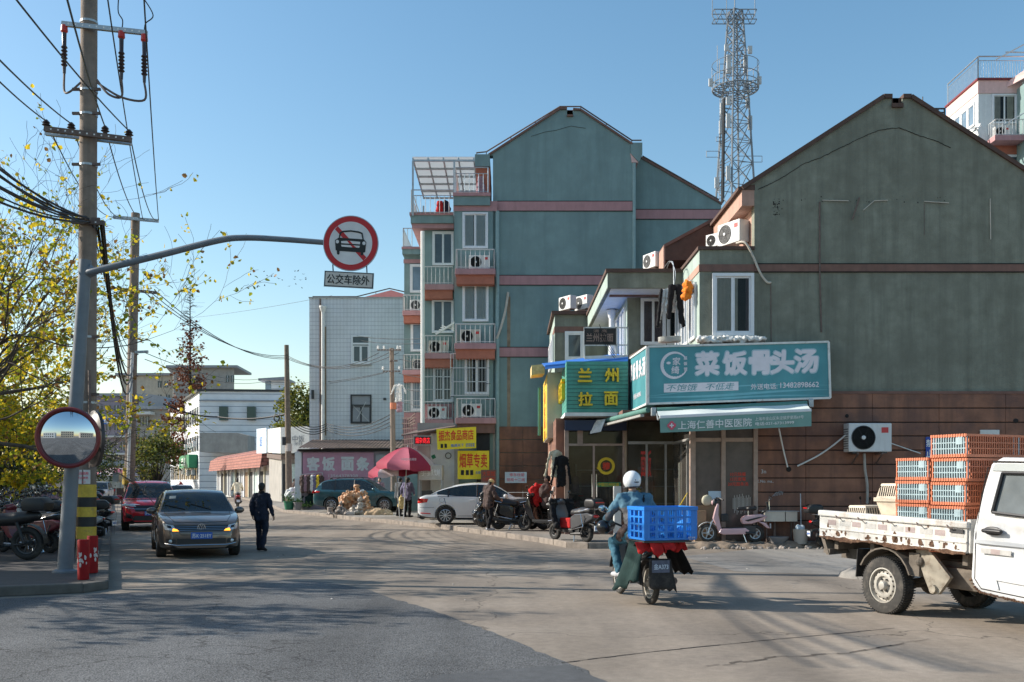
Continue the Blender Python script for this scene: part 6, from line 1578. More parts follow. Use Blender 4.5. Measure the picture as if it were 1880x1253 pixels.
class Car:
 def __init__(s,name,label,cat,paint,L,W,H,wb,wr,belt,roof,half,low,glassr,wsx,rwx,xoff=0,ww=.205,spokes=10,group=None,rimm='alloy'):
  s.root=thing(name,label,cat,(0,0,0),0,group);s.paint=paint
  belt,roof,half,low=pchip(belt),pchip(roof),pchip(half),pchip(low);s.half=half;s.belt=belt
  xs=sorted(set([-L/2+L*i/64 for i in range(65)]+[-L/2+.03,L/2-.03,-L/2+.012,L/2-.012]+[wsx[0],wsx[1],rwx[0],rwx[1],glassr[0],glassr[1]]))
  rings=[]
  for x in xs:
   w=half(x);zl=low(x);zb=belt(x);zr=max(roof(x),zb+.012);g=min(1,(zr-zb)/(H-belt(0)))
   wt=w*(.93-.20*g)
   wbse=w*.93
   ring=[(0,zl),(w*.8,zl),(w*.955,zl+.05),(w*.985,zl+.16),(w,zl+(zb-zl)*.45),(w*.992,zl+(zb-zl)*.68),(w*.985,zb-.09),(w*.97,zb-.03),(wbse+.012,zb),(wbse,zb+.012*min(1,g*5)),(wbse+(wt-wbse)*.5,zb+(zr-zb)*.48),(wt+.012,zb+(zr-zb)*.86),(wt-.03,zb+(zr-zb)*.955),(wt*.74,zr-.012*g+(.0 if g>.02 else .012)),(wt*.4,zr+(.004 if g>.02 else .022)),(0,zr+(.008 if g>.02 else .026))]
   rings.append(ring)
  n=len(rings[0]);vs=[];
  for x,ring in zip(xs,rings):
   vs+=[(x,y,z)for y,z in ring]+[(x,-y,z)for y,z in ring[1:-1][::-1]]
  N=2*n-2;fs=[];mi=[]
  for i in range(len(xs)-1):
   xm=(xs[i]+xs[i+1])/2
   for k in range(N):
    fs.append((i*N+k,i*N+(k+1)%N,(i+1)*N+(k+1)%N,(i+1)*N+k))
    kk=k if k<n-1 else N-1-k
    m=0
    if kk in(9,10)and glassr[0]<xm<glassr[1]:m=3
    if kk>=12 and wsx[0]<xm<wsx[1]:m=1
    if kk>=12 and rwx[0]<xm<rwx[1]:m=2
    if kk<=1:m=4
    mi.append(m)
  fs.append(tuple(range(N))[::-1]);mi.append(0);fs.append(tuple(range((len(xs)-1)*N,len(xs)*N)));mi.append(0)
  b=MB();b.add(vs,fs);b.mi=mi
  me=b.mesh('body')
  cutters=[]
  ax=(xoff-wb/2,xoff+wb/2);s.ax=ax
  for a in ax:
   for sd in(-1,1):
    c=MB();c.lathe([(wr+.055,-.30),(wr+.055,.30)],28,Matrix.Translation((a,sd*(W/2-.08),wr+.01))@Matrix.Rotation(R(90),4,'X'));cutters.append(c)
  me=cut(me,cutters)
  s.bvh_me=me
  bm=bmesh.new();bm.from_mesh(me);s.bvh=BVHTree.FromBMesh(bm)
  groups={0:('body',paint),1:('windshield','car_glass'),2:('rear_window','car_glass'),3:('side_window','car_glass'),4:('floor_pan','black_plastic')}
  bm.faces.ensure_lookup_table()
  for k,(nm,mt)in groups.items():
   b2=bm.copy();bmesh.ops.delete(b2,geom=[f for f in b2.faces if f.material_index!=k],context='FACES')
   if len(b2.faces):
    for f in b2.faces:f.material_index=0
    if k in(1,2,3):
     bmesh.ops.recalc_face_normals(b2,faces=b2.faces)
    m2=bpy.data.meshes.new(nm);b2.to_mesh(m2);m2.materials.clear()
    m2.polygons.foreach_set('use_smooth',[True]*len(m2.polygons));m2.set_sharp_from_angle(angle=R(48))
    o=link(nm,m2,mt,s.root)
    if k==0:s.body=o
   b2.free()
  bm.free()
  for a in ax:
   for sd in(-1,1):make_wheel(s.root,(a,sd*(W/2-ww/2-.01),wr),wr,ww,sd,rimm,spokes)
   # dim cabin: seats seen through the glass
  zb0=belt(0)
  b=MB()
  for x in(-.75,.15):
   for y in(-.36,.36):b.box(x-.1,x+.1,y-.25,y+.25,.5,zb0+.22);b.box(x-.07,x+.05,y-.13,y+.13,zb0+.22,zb0+.40)
  b.build('seat','cloth_black',s.root,bevel=.05)
  b=MB();b.box(-L*.35,L*.17,-W*.4,W*.4,.3,.5);b.box(wsx[0]-.3,wsx[1]-.05,-W*.38,W*.38,.5,zb0-.02);b.build('dashboard','black_plastic',s.root)
  b=MB();T=Matrix.Translation((wsx[0]-.55,.36,zb0-.02))@Matrix.Rotation(R(65),4,'Y');b.lathe([(.17,-.014),(.19,0),(.17,.014)],20,T,closed=True);b.build('steering_wheel','black_plastic',s.root)
  s.L,s.W,s.H,s.wr=L,W,H,wr
 def ray(s,o,d):
  h=s.bvh.ray_cast(Vector(o),Vector(d),6)
  return h[0]
 def patch(s,name,mt,c4,face='F',n=8,m=5,off=.006,th=0,par=None,build=True,mb=None):
  "a thin panel hugging the body; c4 = corners in (y,z) for F/B, (x,z) for S-/S+ , (x,y) for T"
  b=mb or MB();g=[]
  for j in range(m+1):
   for i in range(n+1):
    u,v=i/n,j/m
    a=[(c4[0][k]*(1-u)+c4[1][k]*u)*(1-v)+(c4[3][k]*(1-u)+c4[2][k]*u)*v for k in(0,1)]
    if face=='F':o,d=(4,a[0],a[1]),(-1,0,0)
    elif face=='B':o,d=(-4,a[0],a[1]),(1,0,0)
    elif face=='R':o,d=(a[0],-3,a[1]),(0,1,0)
    elif face=='Lf':o,d=(a[0],3,a[1]),(0,-1,0)
    else:o,d=(a[0],a[1],3),(0,0,-1)
    h=s.ray(o,d)
    if h is None:h=Vector(o)+Vector(d)*(4-s.L/2 if face in 'FB' else 3-s.W/2)
    g.append(h-Vector(d)*off)
  b.add(g,[(j*(n+1)+i,j*(n+1)+i+1,(j+1)*(n+1)+i+1,(j+1)*(n+1)+i)for j in range(m)for i in range(n)])
  if build:return b.build(name,mt,par or s.root,smooth=True,angle=60)
 def line(s,name,pts,face,r,mt,par=None,n=14,off=.001):
  b=MB();q=[]
  for(a,c)in zip(pts,pts[1:]):
   for k in range(n+1):
    u=k/n;p=(a[0]+(c[0]-a[0])*u,a[1]+(c[1]-a[1])*u)
    o,d={'F':((4,p[0],p[1]),(-1,0,0)),'B':((-4,p[0],p[1]),(1,0,0)),'R':((p[0],-3,p[1]),(0,1,0)),'Lf':((p[0],3,p[1]),(0,-1,0)),'T':((p[0],p[1],3),(0,0,-1))}[face]
    h=s.ray(o,d)
    if h is not None:q.append(h-Vector(d)*off)
  if len(q)>1:b.tube(q,r,5)
  return b.build(name,mt,par or s.root)if b.v else None
 def mirrors(s,x,z,mt):
  for sd in(-1,1):
   y=sd*(s.W/2+.07)
   b=MB();b.ell((x,y,z),(.075,.11,.075),12,8);b.cap((x+.02,sd*(s.W/2-.07),z-.07),(x,y,z-.04),.03,.03)
   b.build('wing_mirror',mt,s.root,smooth=True)
 def plate(s,txt,x,z,face=1,mt='plate_blue',w=.44,h=.14,ink='pale_text',y=0):
  p=MB().box(x-.006,x+.006,y-w/2,y+w/2,z-h/2,z+h/2).build('number_plate',mt,s.root)
  b=MB();text_into(b,txt,(x+face*.010,y,z),h*.70,w*.90,(0,face,0),ZU,bold=.01,depth=.003);b.build('lettering',ink,p)
def doors(c,x0,xm,x1,z0,zt0,zt1):
 for f in('R','Lf'):
  for nm,pts in(('door_seam',[(xm,z0),(xm,zt0)]),('door_seam',[(x1,z0),(x1+.03,zt0-.02)]),('door_seam',[(x0+.33,z0),(x0+.05,z0+.36),(x0-.02,zt0-.02)]),('door_seam',[(x0+.33,z0),(x1,z0)])):c.line(nm,pts,f,.006,'joint_dark')
  sd=-1 if f=='R' else 1
  for x in(xm-.16,x1-.85):
   h=c.ray((x,sd*3,zt0-.10),(0,-sd,0))
   if h:MB().cap((x-.08,h.y+sd*.02,zt0-.10),(x+.08,h.y+sd*.02,zt0-.10),.016,.016).build('door_handle',c.paint,c.root,smooth=True)
  for x in(xm,x0+.12):
   b=MB();q=[]
   for k in range(8):
    z=zt0+.015+(c.H-.10-zt0)*k/7;h=c.ray((x,sd*3,z),(0,-sd,0))
    if h:q.append(h)
   if len(q)>2:b.tube(q,.028,6);b.build('pillar','black_gloss',c.root)
def sedan(name,label,paint,group=None,**kw):
 L,W,H=4.62,1.78,1.47
 c=Car(name,label,'car',paint,L,W,H,2.66,.32,belt=[(-2.31,.80),(-2.25,.93),(-2.0,1.02),(-1.5,1.03),(-.9,.985),(0,.955),(.9,.94),(1.05,.945),(1.6,.90),(2.05,.80),(2.22,.69),(2.31,.56)],roof=[(-2.31,.5),(-1.95,.98),(-1.90,1.03),(-1.2,1.32),(-.75,1.425),(-.2,1.47),(.2,1.455),(.42,1.40),(1.12,.97),(1.3,.9),(2.3,.5)],half=[(-2.31,.66),(-2.22,.76),(-2.0,.83),(-1.4,.885),(0,.89),(1.3,.885),(1.8,.845),(2.08,.78),(2.22,.70),(2.31,.60)],low=[(-2.31,.36),(-2.2,.27),(-1.8,.2),(0,.18),(1.8,.19),(2.2,.21),(2.31,.24)],glassr=(-1.62,.86),wsx=(.40,1.10),rwx=(-1.86,-1.08),group=group,**kw)
 doors(c,-1.35,-.22,.88,.30,.95,.95)
 c.mirrors(.78,1.0,paint)
 return c
gs_=sedan('sedan','grey brown sedan with lit amber indicators parked facing the camera','paint_grey_brown')
# face of the grey sedan
c=gs_
c.patch('grille','black_plastic',[(-.53,.60),(.53,.60),(.56,.72),(-.56,.72)],'F',14,4)
for z in(.615,.65,.685):c.line('grille_bar',[(-.53,z),(.53,z)],'F',.007,'chrome',off=.008)
for sd in(-1,1):
 hl=c.patch('headlight','lamp_clear',[(sd*.50,.605),(sd*.74,.63),(sd*.79,.765),(sd*.57,.72)],'F',8,5,.010)
 c.patch('indicator','amber_lit',[(sd*.46,.60),(sd*.60,.60),(sd*.58,.66),(sd*.50,.64)],'F',4,3,.016,par=hl)
 c.patch('lamp_inner','black_gloss',[(sd*.60,.66),(sd*.69,.67),(sd*.70,.73),(sd*.62,.71)],'F',4,3,.014,par=hl)
 c.patch('fog_recess','black_plastic',[(sd*.52,.34),(sd*.72,.35),(sd*.73,.44),(sd*.54,.43)],'F',6,3)
 h=c.ray((4,sd*.62,.39),(-1,0,0));MB().ell(h+Vector((.012,0,0)),(.015,.05,.035),12,6).build('fog_lamp','lamp_clear',c.root)
c.patch('lower_grille','black_plastic',[(-.5,.33),(.5,.33),(.5,.44),(-.5,.44)],'F',14,4)
c.line('chrome_strip',[(-.74,.335),(-.5,.30),(.5,.30),(.74,.335)],'F',.011,'chrome',off=.008)
c.line('bumper_seam',[(-.72,.52),(.72,.52)],'F',.004,'joint_dark')
c.line('bonnet_seam',[(1.1,.70),(1.7,.66),(2.1,.55),(2.14,0),(2.1,-.55),(1.7,-.66),(1.1,-.70)],'T',.005,'joint_dark')
hb=c.ray((4,0,.665),(-1,0,0));T=Matrix.Translation(hb+Vector((.016,0,0)))@Matrix.Rotation(R(90),4,'Y')
b=MB();b.lathe([(.074,-.005),(.086,-.005),(.086,.008),(.074,.008)],24,T,closed=True);bx_=hb.x+.022
for p,q in(((-.06,.045),(-.026,-.06)),((-.026,-.06),(0,-.006)),((0,-.006),(.026,-.06)),((.026,-.06),(.06,.045)),((-.028,.066),(0,.006)),((0,.006),(.028,.066))):b.bar((bx_,p[0],.665+p[1]),(bx_,q[0],.665+q[1]),.010)
b.build('emblem','chrome',c.root)
hp=c.ray((4,0,.50),(-1,0,0));c.plate('苏K·251EY',hp.x+.018,.50)
for y in(.3,-.25):c.line('wiper',[(1.03,y),(.86,y-.42)],'T',.010,'black_plastic',off=.012)
MB().box(.35,.42,-.12,.12,1.34,1.40).build('rear_view_mirror','black_plastic',c.root)
for(y,z)in((.5,1.28),(.42,1.26),(-.34,1.28)):pass
for(x,y)in((.62,-.48),(.64,.42)):
 h=c.ray((x,y,3),(0,0,-1))
c.patch('sticker','curtain_cream',[(.56,-.42),(.56,-.56),(.66,-.58),(.66,-.44)],'T',3,3,.004)
place(c.root,(-7.5,23.45,0),math.atan2(-.928,.372))
GS=c
ws=sedan('sedan','white sedan parked side-on on the right pavement with red tail lamp','paint_white',spokes=10)
c=ws
for sd in(-1,1):
 tl=c.patch('tail_lamp','tail_red',[(-2.32,.74),(-1.98,.78),(-1.93,.90),(-2.28,.92)],'R' if sd<0 else 'Lf',10,4,.008)
 c.patch('tail_lamp','tail_red',[(sd*.5,.76),(sd*.76,.76),(sd*.74,.92),(sd*.5,.90)],'B',8,4,.008)
 c.patch('headlight','lamp_clear',[(sd*.50,.605),(sd*.74,.63),(sd*.79,.765),(sd*.57,.72)],'F',8,5,.010)
c.line('bumper_seam',[(-2.25,.60),(-1.72,.60)],'R',.005,'joint_dark');c.line('crease',[(-2.0,.80),(1.6,.76)],'R',.005,'paint_white',off=.0)
c.line('fuel_flap',[(-1.45+.09*math.cos(a*PI/6),.86+.085*math.sin(a*PI/6))for a in range(13)],'R',.003,'joint_dark',n=2)
c.line('window_trim',[(-1.6,1.0),(.86,.965)],'R',.010,'black_gloss');c.line('bumper_reflector',[(-2.2,.40),(-1.85,.38)],'R',.018,'tail_red')
c.plate('沪A·73916',-2.31,.82,-1)
place(c.root,Vector((X(886,35.3),35.9,PZ)),R(2))
def suv(name,label,paint,group=None,k=1.0,**kw):
 L,W,H=4.65,1.86,1.68
 c=Car(name,label,'car',paint,L,W,H,2.70,.36,belt=[(-2.325,.82),(-2.27,1.0),(-2.0,1.10),(-1.2,1.09),(0,1.05),(.9,1.04),(1.1,1.05),(1.6,1.02),(2.0,.95),(2.22,.82),(2.325,.62)],roof=[(-2.325,.6),(-2.22,1.08),(-2.16,1.16),(-1.86,1.50),(-1.6,1.60),(-.7,1.68),(.0,1.68),(.35,1.60),(1.15,1.07),(1.3,1.0),(2.3,.6)],half=[(-2.325,.72),(-2.24,.83),(-2.0,.89),(-1.3,.925),(0,.93),(1.3,.925),(1.8,.89),(2.1,.83),(2.24,.74),(2.325,.64)],low=[(-2.325,.42),(-2.2,.32),(-1.8,.25),(0,.24),(1.8,.25),(2.2,.28),(2.325,.32)],glassr=(-1.86,.84),wsx=(.34,1.12),rwx=(-2.2,-1.78),ww=.235,group=group,**kw)
 doors(c,-1.3,-.2,.92,.38,1.05,1.05);c.mirrors(.82,1.12,paint)
 for f in('R','Lf'):c.line('sill_cladding',[(-.95,.30),(.95,.30)],f,.05,'black_plastic',off=-.02)
 for sd in(-1,1):MB().tube([(-1.5,sd*.62,1.66),(-1.3,sd*.62,1.72),(.0,sd*.62,1.73),(.25,sd*.62,1.68)],.018,6).build('roof_rail','dark_metal',c.root,smooth=True)
 for sd in(-1,1):
  c.patch('headlight','lamp_clear',[(sd*.48,.82),(sd*.80,.85),(sd*.83,.93),(sd*.52,.88)],'F',8,4,.010)
  c.patch('headlight_side','lamp_clear',[(1.95,.87),(2.24,.84),(2.22,.90),(1.92,.96)],'R' if sd<0 else 'Lf',6,3,.008)
  c.patch('tail_lamp','tail_red',[(-2.32,.92),(-1.95,.96),(-1.92,1.04),(-2.28,1.06)],'R' if sd<0 else 'Lf',8,4,.008)
  c.patch('tail_lamp','tail_red',[(sd*.3,.94),(sd*.82,.94),(sd*.80,1.03),(sd*.3,1.01)],'B',8,4,.008)
  c.patch('bumper_vent','black_plastic',[(sd*.54,.40),(sd*.80,.46),(sd*.80,.62),(sd*.62,.56)],'F',6,4)
 c.patch('grille','black_plastic',[(-.50,.66),(.50,.66),(.58,.86),(-.58,.86)],'F',14,4);c.patch('lower_grille','black_plastic',[(-.60,.36),(.60,.36),(.54,.52),(-.54,.52)],'F',14,4)
 c.line('chrome_strip',[(-.82,.80),(-.5,.74),(.5,.74),(.82,.80)],'F',.013,'chrome',off=.008)
 return c
rs_=suv('suv','bright red suv parked behind the grey sedan facing the camera','paint_red')
h=rs_.ray((4,0,.60),(-1,0,0));rs_.plate('沪C·6K291',h.x+.02,.60)
place(rs_.root,Vector((X(274,35.4),35.4,0)),math.atan2(-.928,.372))
ts=suv('suv','dark teal suv parked side-on before the pink wall sign','paint_teal')
place(ts.root,Vector((X(664,50),50.2,PZ)),R(-6));ts.plate('沪D·88216',-2.33,.76,-1,'plate_white',ink='ink_black')
def recolor(root,a,b,label,loc,rz):
 return clone(root,loc,rz,label,swap={a:b})
fw=recolor(ws.root,'paint_white','paint_white','white car with a red roof lamp far behind the two front cars',(X(332,66),66,0),math.atan2(-.928,.39))
b=MB();b.cap((0,0,1.48),(0,0,1.62),.16,.05,8);o=b.build('roof_lamp','red_paint',None,smooth=True);o.parent=fw
recolor(rs_.root,'paint_red','paint_maroon','dark maroon car half hidden under the trees on the far left',(X(84,52),52,.13),R(-100))
recolor(rs_.root,'paint_red','scooter_silver','pale van-like car beside the market parasol far down the street',(X(180,75),75,.0),R(-75))
# ------------------------------------------------------------------ white pickup truck at the right edge
hd=Vector((.407,-.914,0));trz=math.atan2(hd.y,hd.x)
tr=thing('pickup_truck','white pickup truck with rusty dropside bed carrying crates','truck',(0,0,0))
PT=Matrix.Rotation(R(1.7),4,'Y')
def tb_(m,nm,mt,par=None,**kw):m.xf(PT);return m.build(nm,mt,par or tr,**kw)
WT=1.68
# bed
for nm,y0,y1 in(('near',0,.05),('far',WT-.05,WT)):
 b=MB();b.box(-1.15,1.26,y0,y1,.90,1.17);b.box(-1.15,1.26,y0-.012,y1+.012,.985,1.01);b.box(-1.15,1.26,y0-.012,y1+.012,.875,.905)
 side=tb_(b,'dropside','truck_bed_white',bevel=.008)
 b=MB();b.box(-1.17,1.28,y0-.03,y1+.03,1.16,1.235);tb_(b,'top_rail','truck_bed_white',side,bevel=.015)
 b=MB();rk=random.Random(6);n_=160;vs=[]
 for i in range(n_+1):
  x=-1.15+2.41*i/n_;q=Vector((x*2.2,y0,0));dn=.012+.05*max(0,noise.noise(q)+.35)+.022*max(0,noise.noise(q*7));up_=.004+.028*max(0,noise.noise(q*3+Vector((5,0,0)))+.1)
  for y,z in((y0-.016,.884-dn),(y0-.016+.004*noise.noise(q*9),.884+up_),(y1+.014,.884+up_),(y1+.012,.884-dn)):vs.append((x,y,z))
 b.add(vs,[(4*i+k,4*i+4+k,4*i+4+(k+1)%4,4*i+(k+1)%4)for i in range(n_)for k in range(4)])
 tb_(b,'rusted_lip','rust',side)
 if nm=='near':
  mat('reflector_pink',(.36,.29,.28),r=.4,var=.15,scale=20);mat('reflector_grey',(.44,.43,.41),r=.4,var=.15,scale=20)
  for i in range(10):
   x=-1.0+i*.225;b=MB().box(x,x+(.15 if i%2==0 else .19),y0-.0025,y0-.001,1.05,1.115);tb_(b,'reflector_strip','reflector_grey' if i%2 else 'reflector_pink',side)
  b=MB()
  for i in range(46):
   x=rk.uniform(-1.1,1.22);z=rk.choice([rk.uniform(.905,.96),rk.uniform(.905,1.0),rk.uniform(.92,1.16)]);s=rk.uniform(.008,.035)*(1.3 if z<.96 else .7);st=rk.uniform(.6,2.2)
   b.add([(x+s*math.cos(k*PI/4)*rk.uniform(.5,1.1),y0-.0045,z+s*st*math.sin(k*PI/4)*rk.uniform(.5,1.1))for k in range(8)],[tuple(range(8))])
  for i in range(26):
   x=rk.uniform(-1.1,1.22);z=rk.uniform(.885,.90);w=rk.uniform(.01,.05);b.add([(x,y0-.0165,z-.012),(x+w,y0-.0165,z-.012),(x+w*rk.uniform(.6,1),y0-.0135,z+rk.uniform(0,.01)),(x+w*.2,y0-.0135,z+rk.uniform(0,.012))],[(0,1,2,3)])
  tb_(b,'rust_spots','rust',side)
  b=MB()
  for x in(-.82,-.42,.08,.55,1.0):b.tube([(x,y0-.03,1.18),(x+.05,y0-.07,1.155),(x+.1,y0-.05,1.15)],.008,5)
  tb_(b,'rope_hook','rail_rust',side)
  b=MB();b.box(1.03,1.22,y0-.02,y0-.012,1.10,1.145);tb_(b,'latch','dark_metal',side)
b=MB();b.box(-1.19,-1.145,0.02,WT-.02,.88,1.20);tb_(b,'tailgate','truck_bed_white',bevel=.01)
b=MB();b.box(-1.14,1.27,.05,WT-.05,.86,.90);tb_(b,'bed_floor','under_grime')
b=MB();b.box(1.24,1.29,.02,WT-.02,.88,1.26);tb_(b,'headboard','truck_bed_white')
b=MB();b.prism([(-1.16,.03,.86),(-1.16,.35,.86),(-1.02,.35,.66),(-1.06,.03,.64)],(.06,0,0));b.box(-1.12,-1.0,.04,.3,.66,.72);tb_(b,'corner_bracket','under_grime')
b=MB()
for y in(.38,WT-.46):b.box(-1.15,2.6,y,y+.08,.58,.72)
for x in(-1.0,-.35,.5,1.1):b.box(x,x+.07,.12,WT-.12,.72,.86)
b.tube([(0,.15,.36),(0,WT-.15,.36)],.06,8);b.ell((0,WT/2,.36),(.16,.16,.16),12,8)
for y in(.44,WT-.44):
 for k in range(4):b.tube([(-.6+k*.06,y,.52-k*.02),(0,y,.40-k*.025),(.6-k*.06,y,.52-k*.02)],.022,5)
b.tube([(.1,WT/2,.38),(2.4,WT/2,.5)],.045,8);b.tube([(-1.1,.9,.5),(.2,1.0,.42),(1.5,1.0,.42)],.045,8)
tb_(b,'chassis','under_grime')
b=MB();b.prism([(.42,.1,.84),(.62,.1,.86),(.95,.1,.56),(.78,.1,.34),(.66,.1,.34),(.56,.1,.52)],(0,.05,0));b.tube([(.72,.06,.40),(.72,.2,.40)],.05,10);tb_(b,'side_bracket','bracket_grey')
b=MB();b.box(.62,1.4,.3,.75,.40,.66);tb_(b,'fuel_tank','under_grime',bevel=.05)
b=MB()
for i in range(9):a=R(18+15*i);a2=R(18+15*(i+1));r_a=.43;b.prism([(math.cos(a)*r_a,.02,.38+math.sin(a)*r_a),(math.cos(a2)*r_a,.02,.38+math.sin(a2)*r_a),(math.cos(a2)*(r_a+.02),.02,.38+math.sin(a2)*(r_a+.02)),(math.cos(a)*(r_a+.02),.02,.38+math.sin(a)*(r_a+.02))],(0,.26,0))
b.build('mudguard','under_grime',tr)
b=MB();b.prism([(-.44,.02,.78),(-.47,.02,.42),(-.47,.28,.42),(-.44,.28,.78)],(-.012,0,0));b.build('mud_flap','rubber',tr)
b=MB();b.box(.34,.5,.08,.16,.52,.80);b.ell((.5,.1,.70),(.06,.06,.06),10,6);tb_(b,'filler_pipe','under_grime')
# wheels
for(t,y,sd)in((0,0,-1),(0,WT-.2,1),(2.62,.02,-1),(2.62,WT-.22,1)):
 T=Matrix.Translation((t,y+(0 if sd<0 else .2),.355))@Matrix.Rotation(R(90 if sd<0 else-90),4,'X');r=.355
 b=MB();b.lathe([(.215,-.19),(r*.92,-.195),(r,-.17),(r,-.03),(r*.965,-.008),(r*.86,.002),(.232,-.004),(.222,-.02),(.215,-.05)],44,T,closed=True)
 w=b.build('wheel','dirty_rubber',tr,smooth=True,angle=30)
 b=MB()
 for k in range(66):
  a=2*PI*k/66
  for z in(-.165,-.10,-.04):b.cbox(T@Vector((math.cos(a+z*3)*(r+.001),math.sin(a+z*3)*(r+.001),z)),(.022,.05,.010),Matrix.Rotation(-a if sd<0 else a,3,'Y'))
 b.build('tread','rubber',w)
 b=MB();b.lathe([(.222,-.02),(.222,-.006),(.205,-.004),(.198,-.05),(.185,-.06),(.170,-.03),(.150,-.018),(.115,-.02),(.10,-.045),(.062,-.045),(.055,-.0),(.048,.012),(.03,.018)],36,T,caps=(0,1));rim=b.build('rim','rim_steel',w,smooth=True,angle=35)
 b=MB()
 for k in range(16):a=2*PI*k/16;b.lathe([(.0125,-.03),(.0125,-.014)],8,T@Matrix.Translation((math.cos(a)*.162,math.sin(a)*.162,-.008)))
 b.build('vent_hole','joint_dark',rim)
 b=MB()
 for k in range(6):a=2*PI*k/6;b.lathe([(.013,-.05),(.013,-.022)],6,T@Matrix.Translation((math.cos(a)*.082,math.sin(a)*.082,0)))
 b.build('wheel_nut','dark_metal',rim)
 # cab
prof=[(1.31,.62),(1.34,.50),(1.45,.44),(1.75,.41),(2.15,.40),(2.25,.72),(2.62,.86),(2.99,.72),(3.06,.42),(3.40,.44),(3.48,.75),(3.40,1.05),(3.0,1.18),(2.55,1.87),(2.3,1.96),(1.60,1.97),(1.47,1.90),(1.40,1.60),(1.33,1.15)]
b=MB();b.prism([(x,.01,z)for x,z in prof],(0,WT-.02,0))
# taper the upper cab inwards
for v in b.v:
 if v.z>1.2:k=(v.z-1.2)/.77;v.y+=(.10*k if v.y<WT/2 else-.10*k)
win=[(1.555,1.36),(2.75,1.30),(2.42,1.80),(1.63,1.80)]
cw=MB();cw.prism([(x,-.2,z)for x,z in win],(0,.32,0))
for v in b.v:pass
m_=b.mesh('cab',None,bevel=.045,bseg=4)
m_=cut(m_,[cw]);inv_=PT
for v in m_.vertices:v.co=PT@v.co
m_.materials.clear();m_.polygons.foreach_set('use_smooth',[True]*len(m_.polygons));m_.set_sharp_from_angle(angle=R(30))
cabo=link('cab',m_,'truck_white',tr)
def cy(z):return .01+(.10*(z-1.2)/.77 if z>1.2 else 0)
b=MB();b.add([(x,cy(z)+.03,z)for x,z in win],[(0,1,2,3)]);tb_(b,'side_window',mat('truck_pane',(.16,.18,.19),r=.05,var=.3,scale=1.4,spec=.8),cabo)
b=MB()
for p,q in zip(win,win[1:]+win[:1]):b.tube([(p[0],cy(p[1])+.008,p[1]),(q[0],cy(q[1])+.008,q[1])],.018,6)
tb_(b,'window_seal','black_plastic',cabo)
b=MB();b.prism([(1.50,cy(1.83)-.012,1.82),(2.5,cy(1.83)-.012,1.82),(2.44,cy(1.92)-.03,1.90),(1.55,cy(1.92)-.03,1.90)],(0,.02,0));tb_(b,'rain_visor',mat('visor',(.45,.48,.48),r=.3,var=.05),cabo)
b=MB();dp_=[(1.44,1.86),(1.40,1.55),(1.37,1.1),(1.37,.60),(1.46,.50),(2.1,.47),(2.14,.75),(2.3,.9)]
b.tube([(x,cy(z)+.002,z)for x,z in dp_],.007,5);b.tube([(1.5,cy(1.9)-.002,1.92),(2.4,cy(1.9)-.002,1.92)],.010,5);tb_(b,'door_seam','joint_dark',cabo)
b=MB();b.box(1.36,2.9,.0,.012,1.005,1.045);tb_(b,'side_moulding',mat('moulding',(.42,.44,.46),r=.5,var=.05),cabo)
b=MB();b.cap((1.50,-.025,1.155),(1.72,-.025,1.155),.022,.022);b.ell((1.6,.004,1.155),(.13,.012,.05),14,6);tb_(b,'door_handle','black_plastic',cabo,smooth=True)
b=MB();b.box(1.45,1.58,.0,.009,.90,.955);b.box(1.70,1.84,.0,.009,.90,.955);tb_(b,'reflector','reflector_grey',cabo);b=MB();b.box(1.58,1.70,.0,.009,.90,.955);tb_(b,'reflector','reflector_pink',cabo)
b=MB();b.prism([(1.62,.004,.70),(2.2,.004,.64),(2.2,.004,.60),(1.66,.004,.62)],(0,-.014,0));b.prism([(1.60,.004,.71),(1.64,.004,.70),(1.70,.004,.52),(1.66,.004,.52)],(0,-.008,0));tb_(b,'door_crease','truck_white',cabo)
b=MB()
for i in range(30):x=1.32+i*.027;b.ell((x,.004,.47+.11*max(0,1-i/6)**2-.002*i+rk.uniform(-.004,.004)),(.02,.012,rk.uniform(.006,.02)),6,4)
tb_(b,'rusted_lip','rust',cabo)
b=MB();b.add([(3.02,.13,1.22),(3.02,WT-.13,1.22),(2.58,WT-.2,1.84),(2.58,.2,1.84)],[(0,1,2,3)]);b.xf(Matrix.Translation((.03,0,.03)));tb_(b,'windshield','car_glass',cabo)
b=MB();b.box(1.36,1.362,.25,WT-.25,1.4,1.8);tb_(b,'rear_window','pane_dark',cabo)
b=MB();b.ell((2.7,-.12,1.35),(.06,.1,.14),10,8);b.cap((2.72,.04,1.3),(2.7,-.06,1.32),.02,.02);tb_(b,'wing_mirror','black_plastic',cabo,smooth=True)
place(tr,(4.63,12.46,0),trz)
def T2W(t,s,z):return Vector((4.63,12.46,0))+hd*t+Vector((.914,.407,0))*s+ZU*z
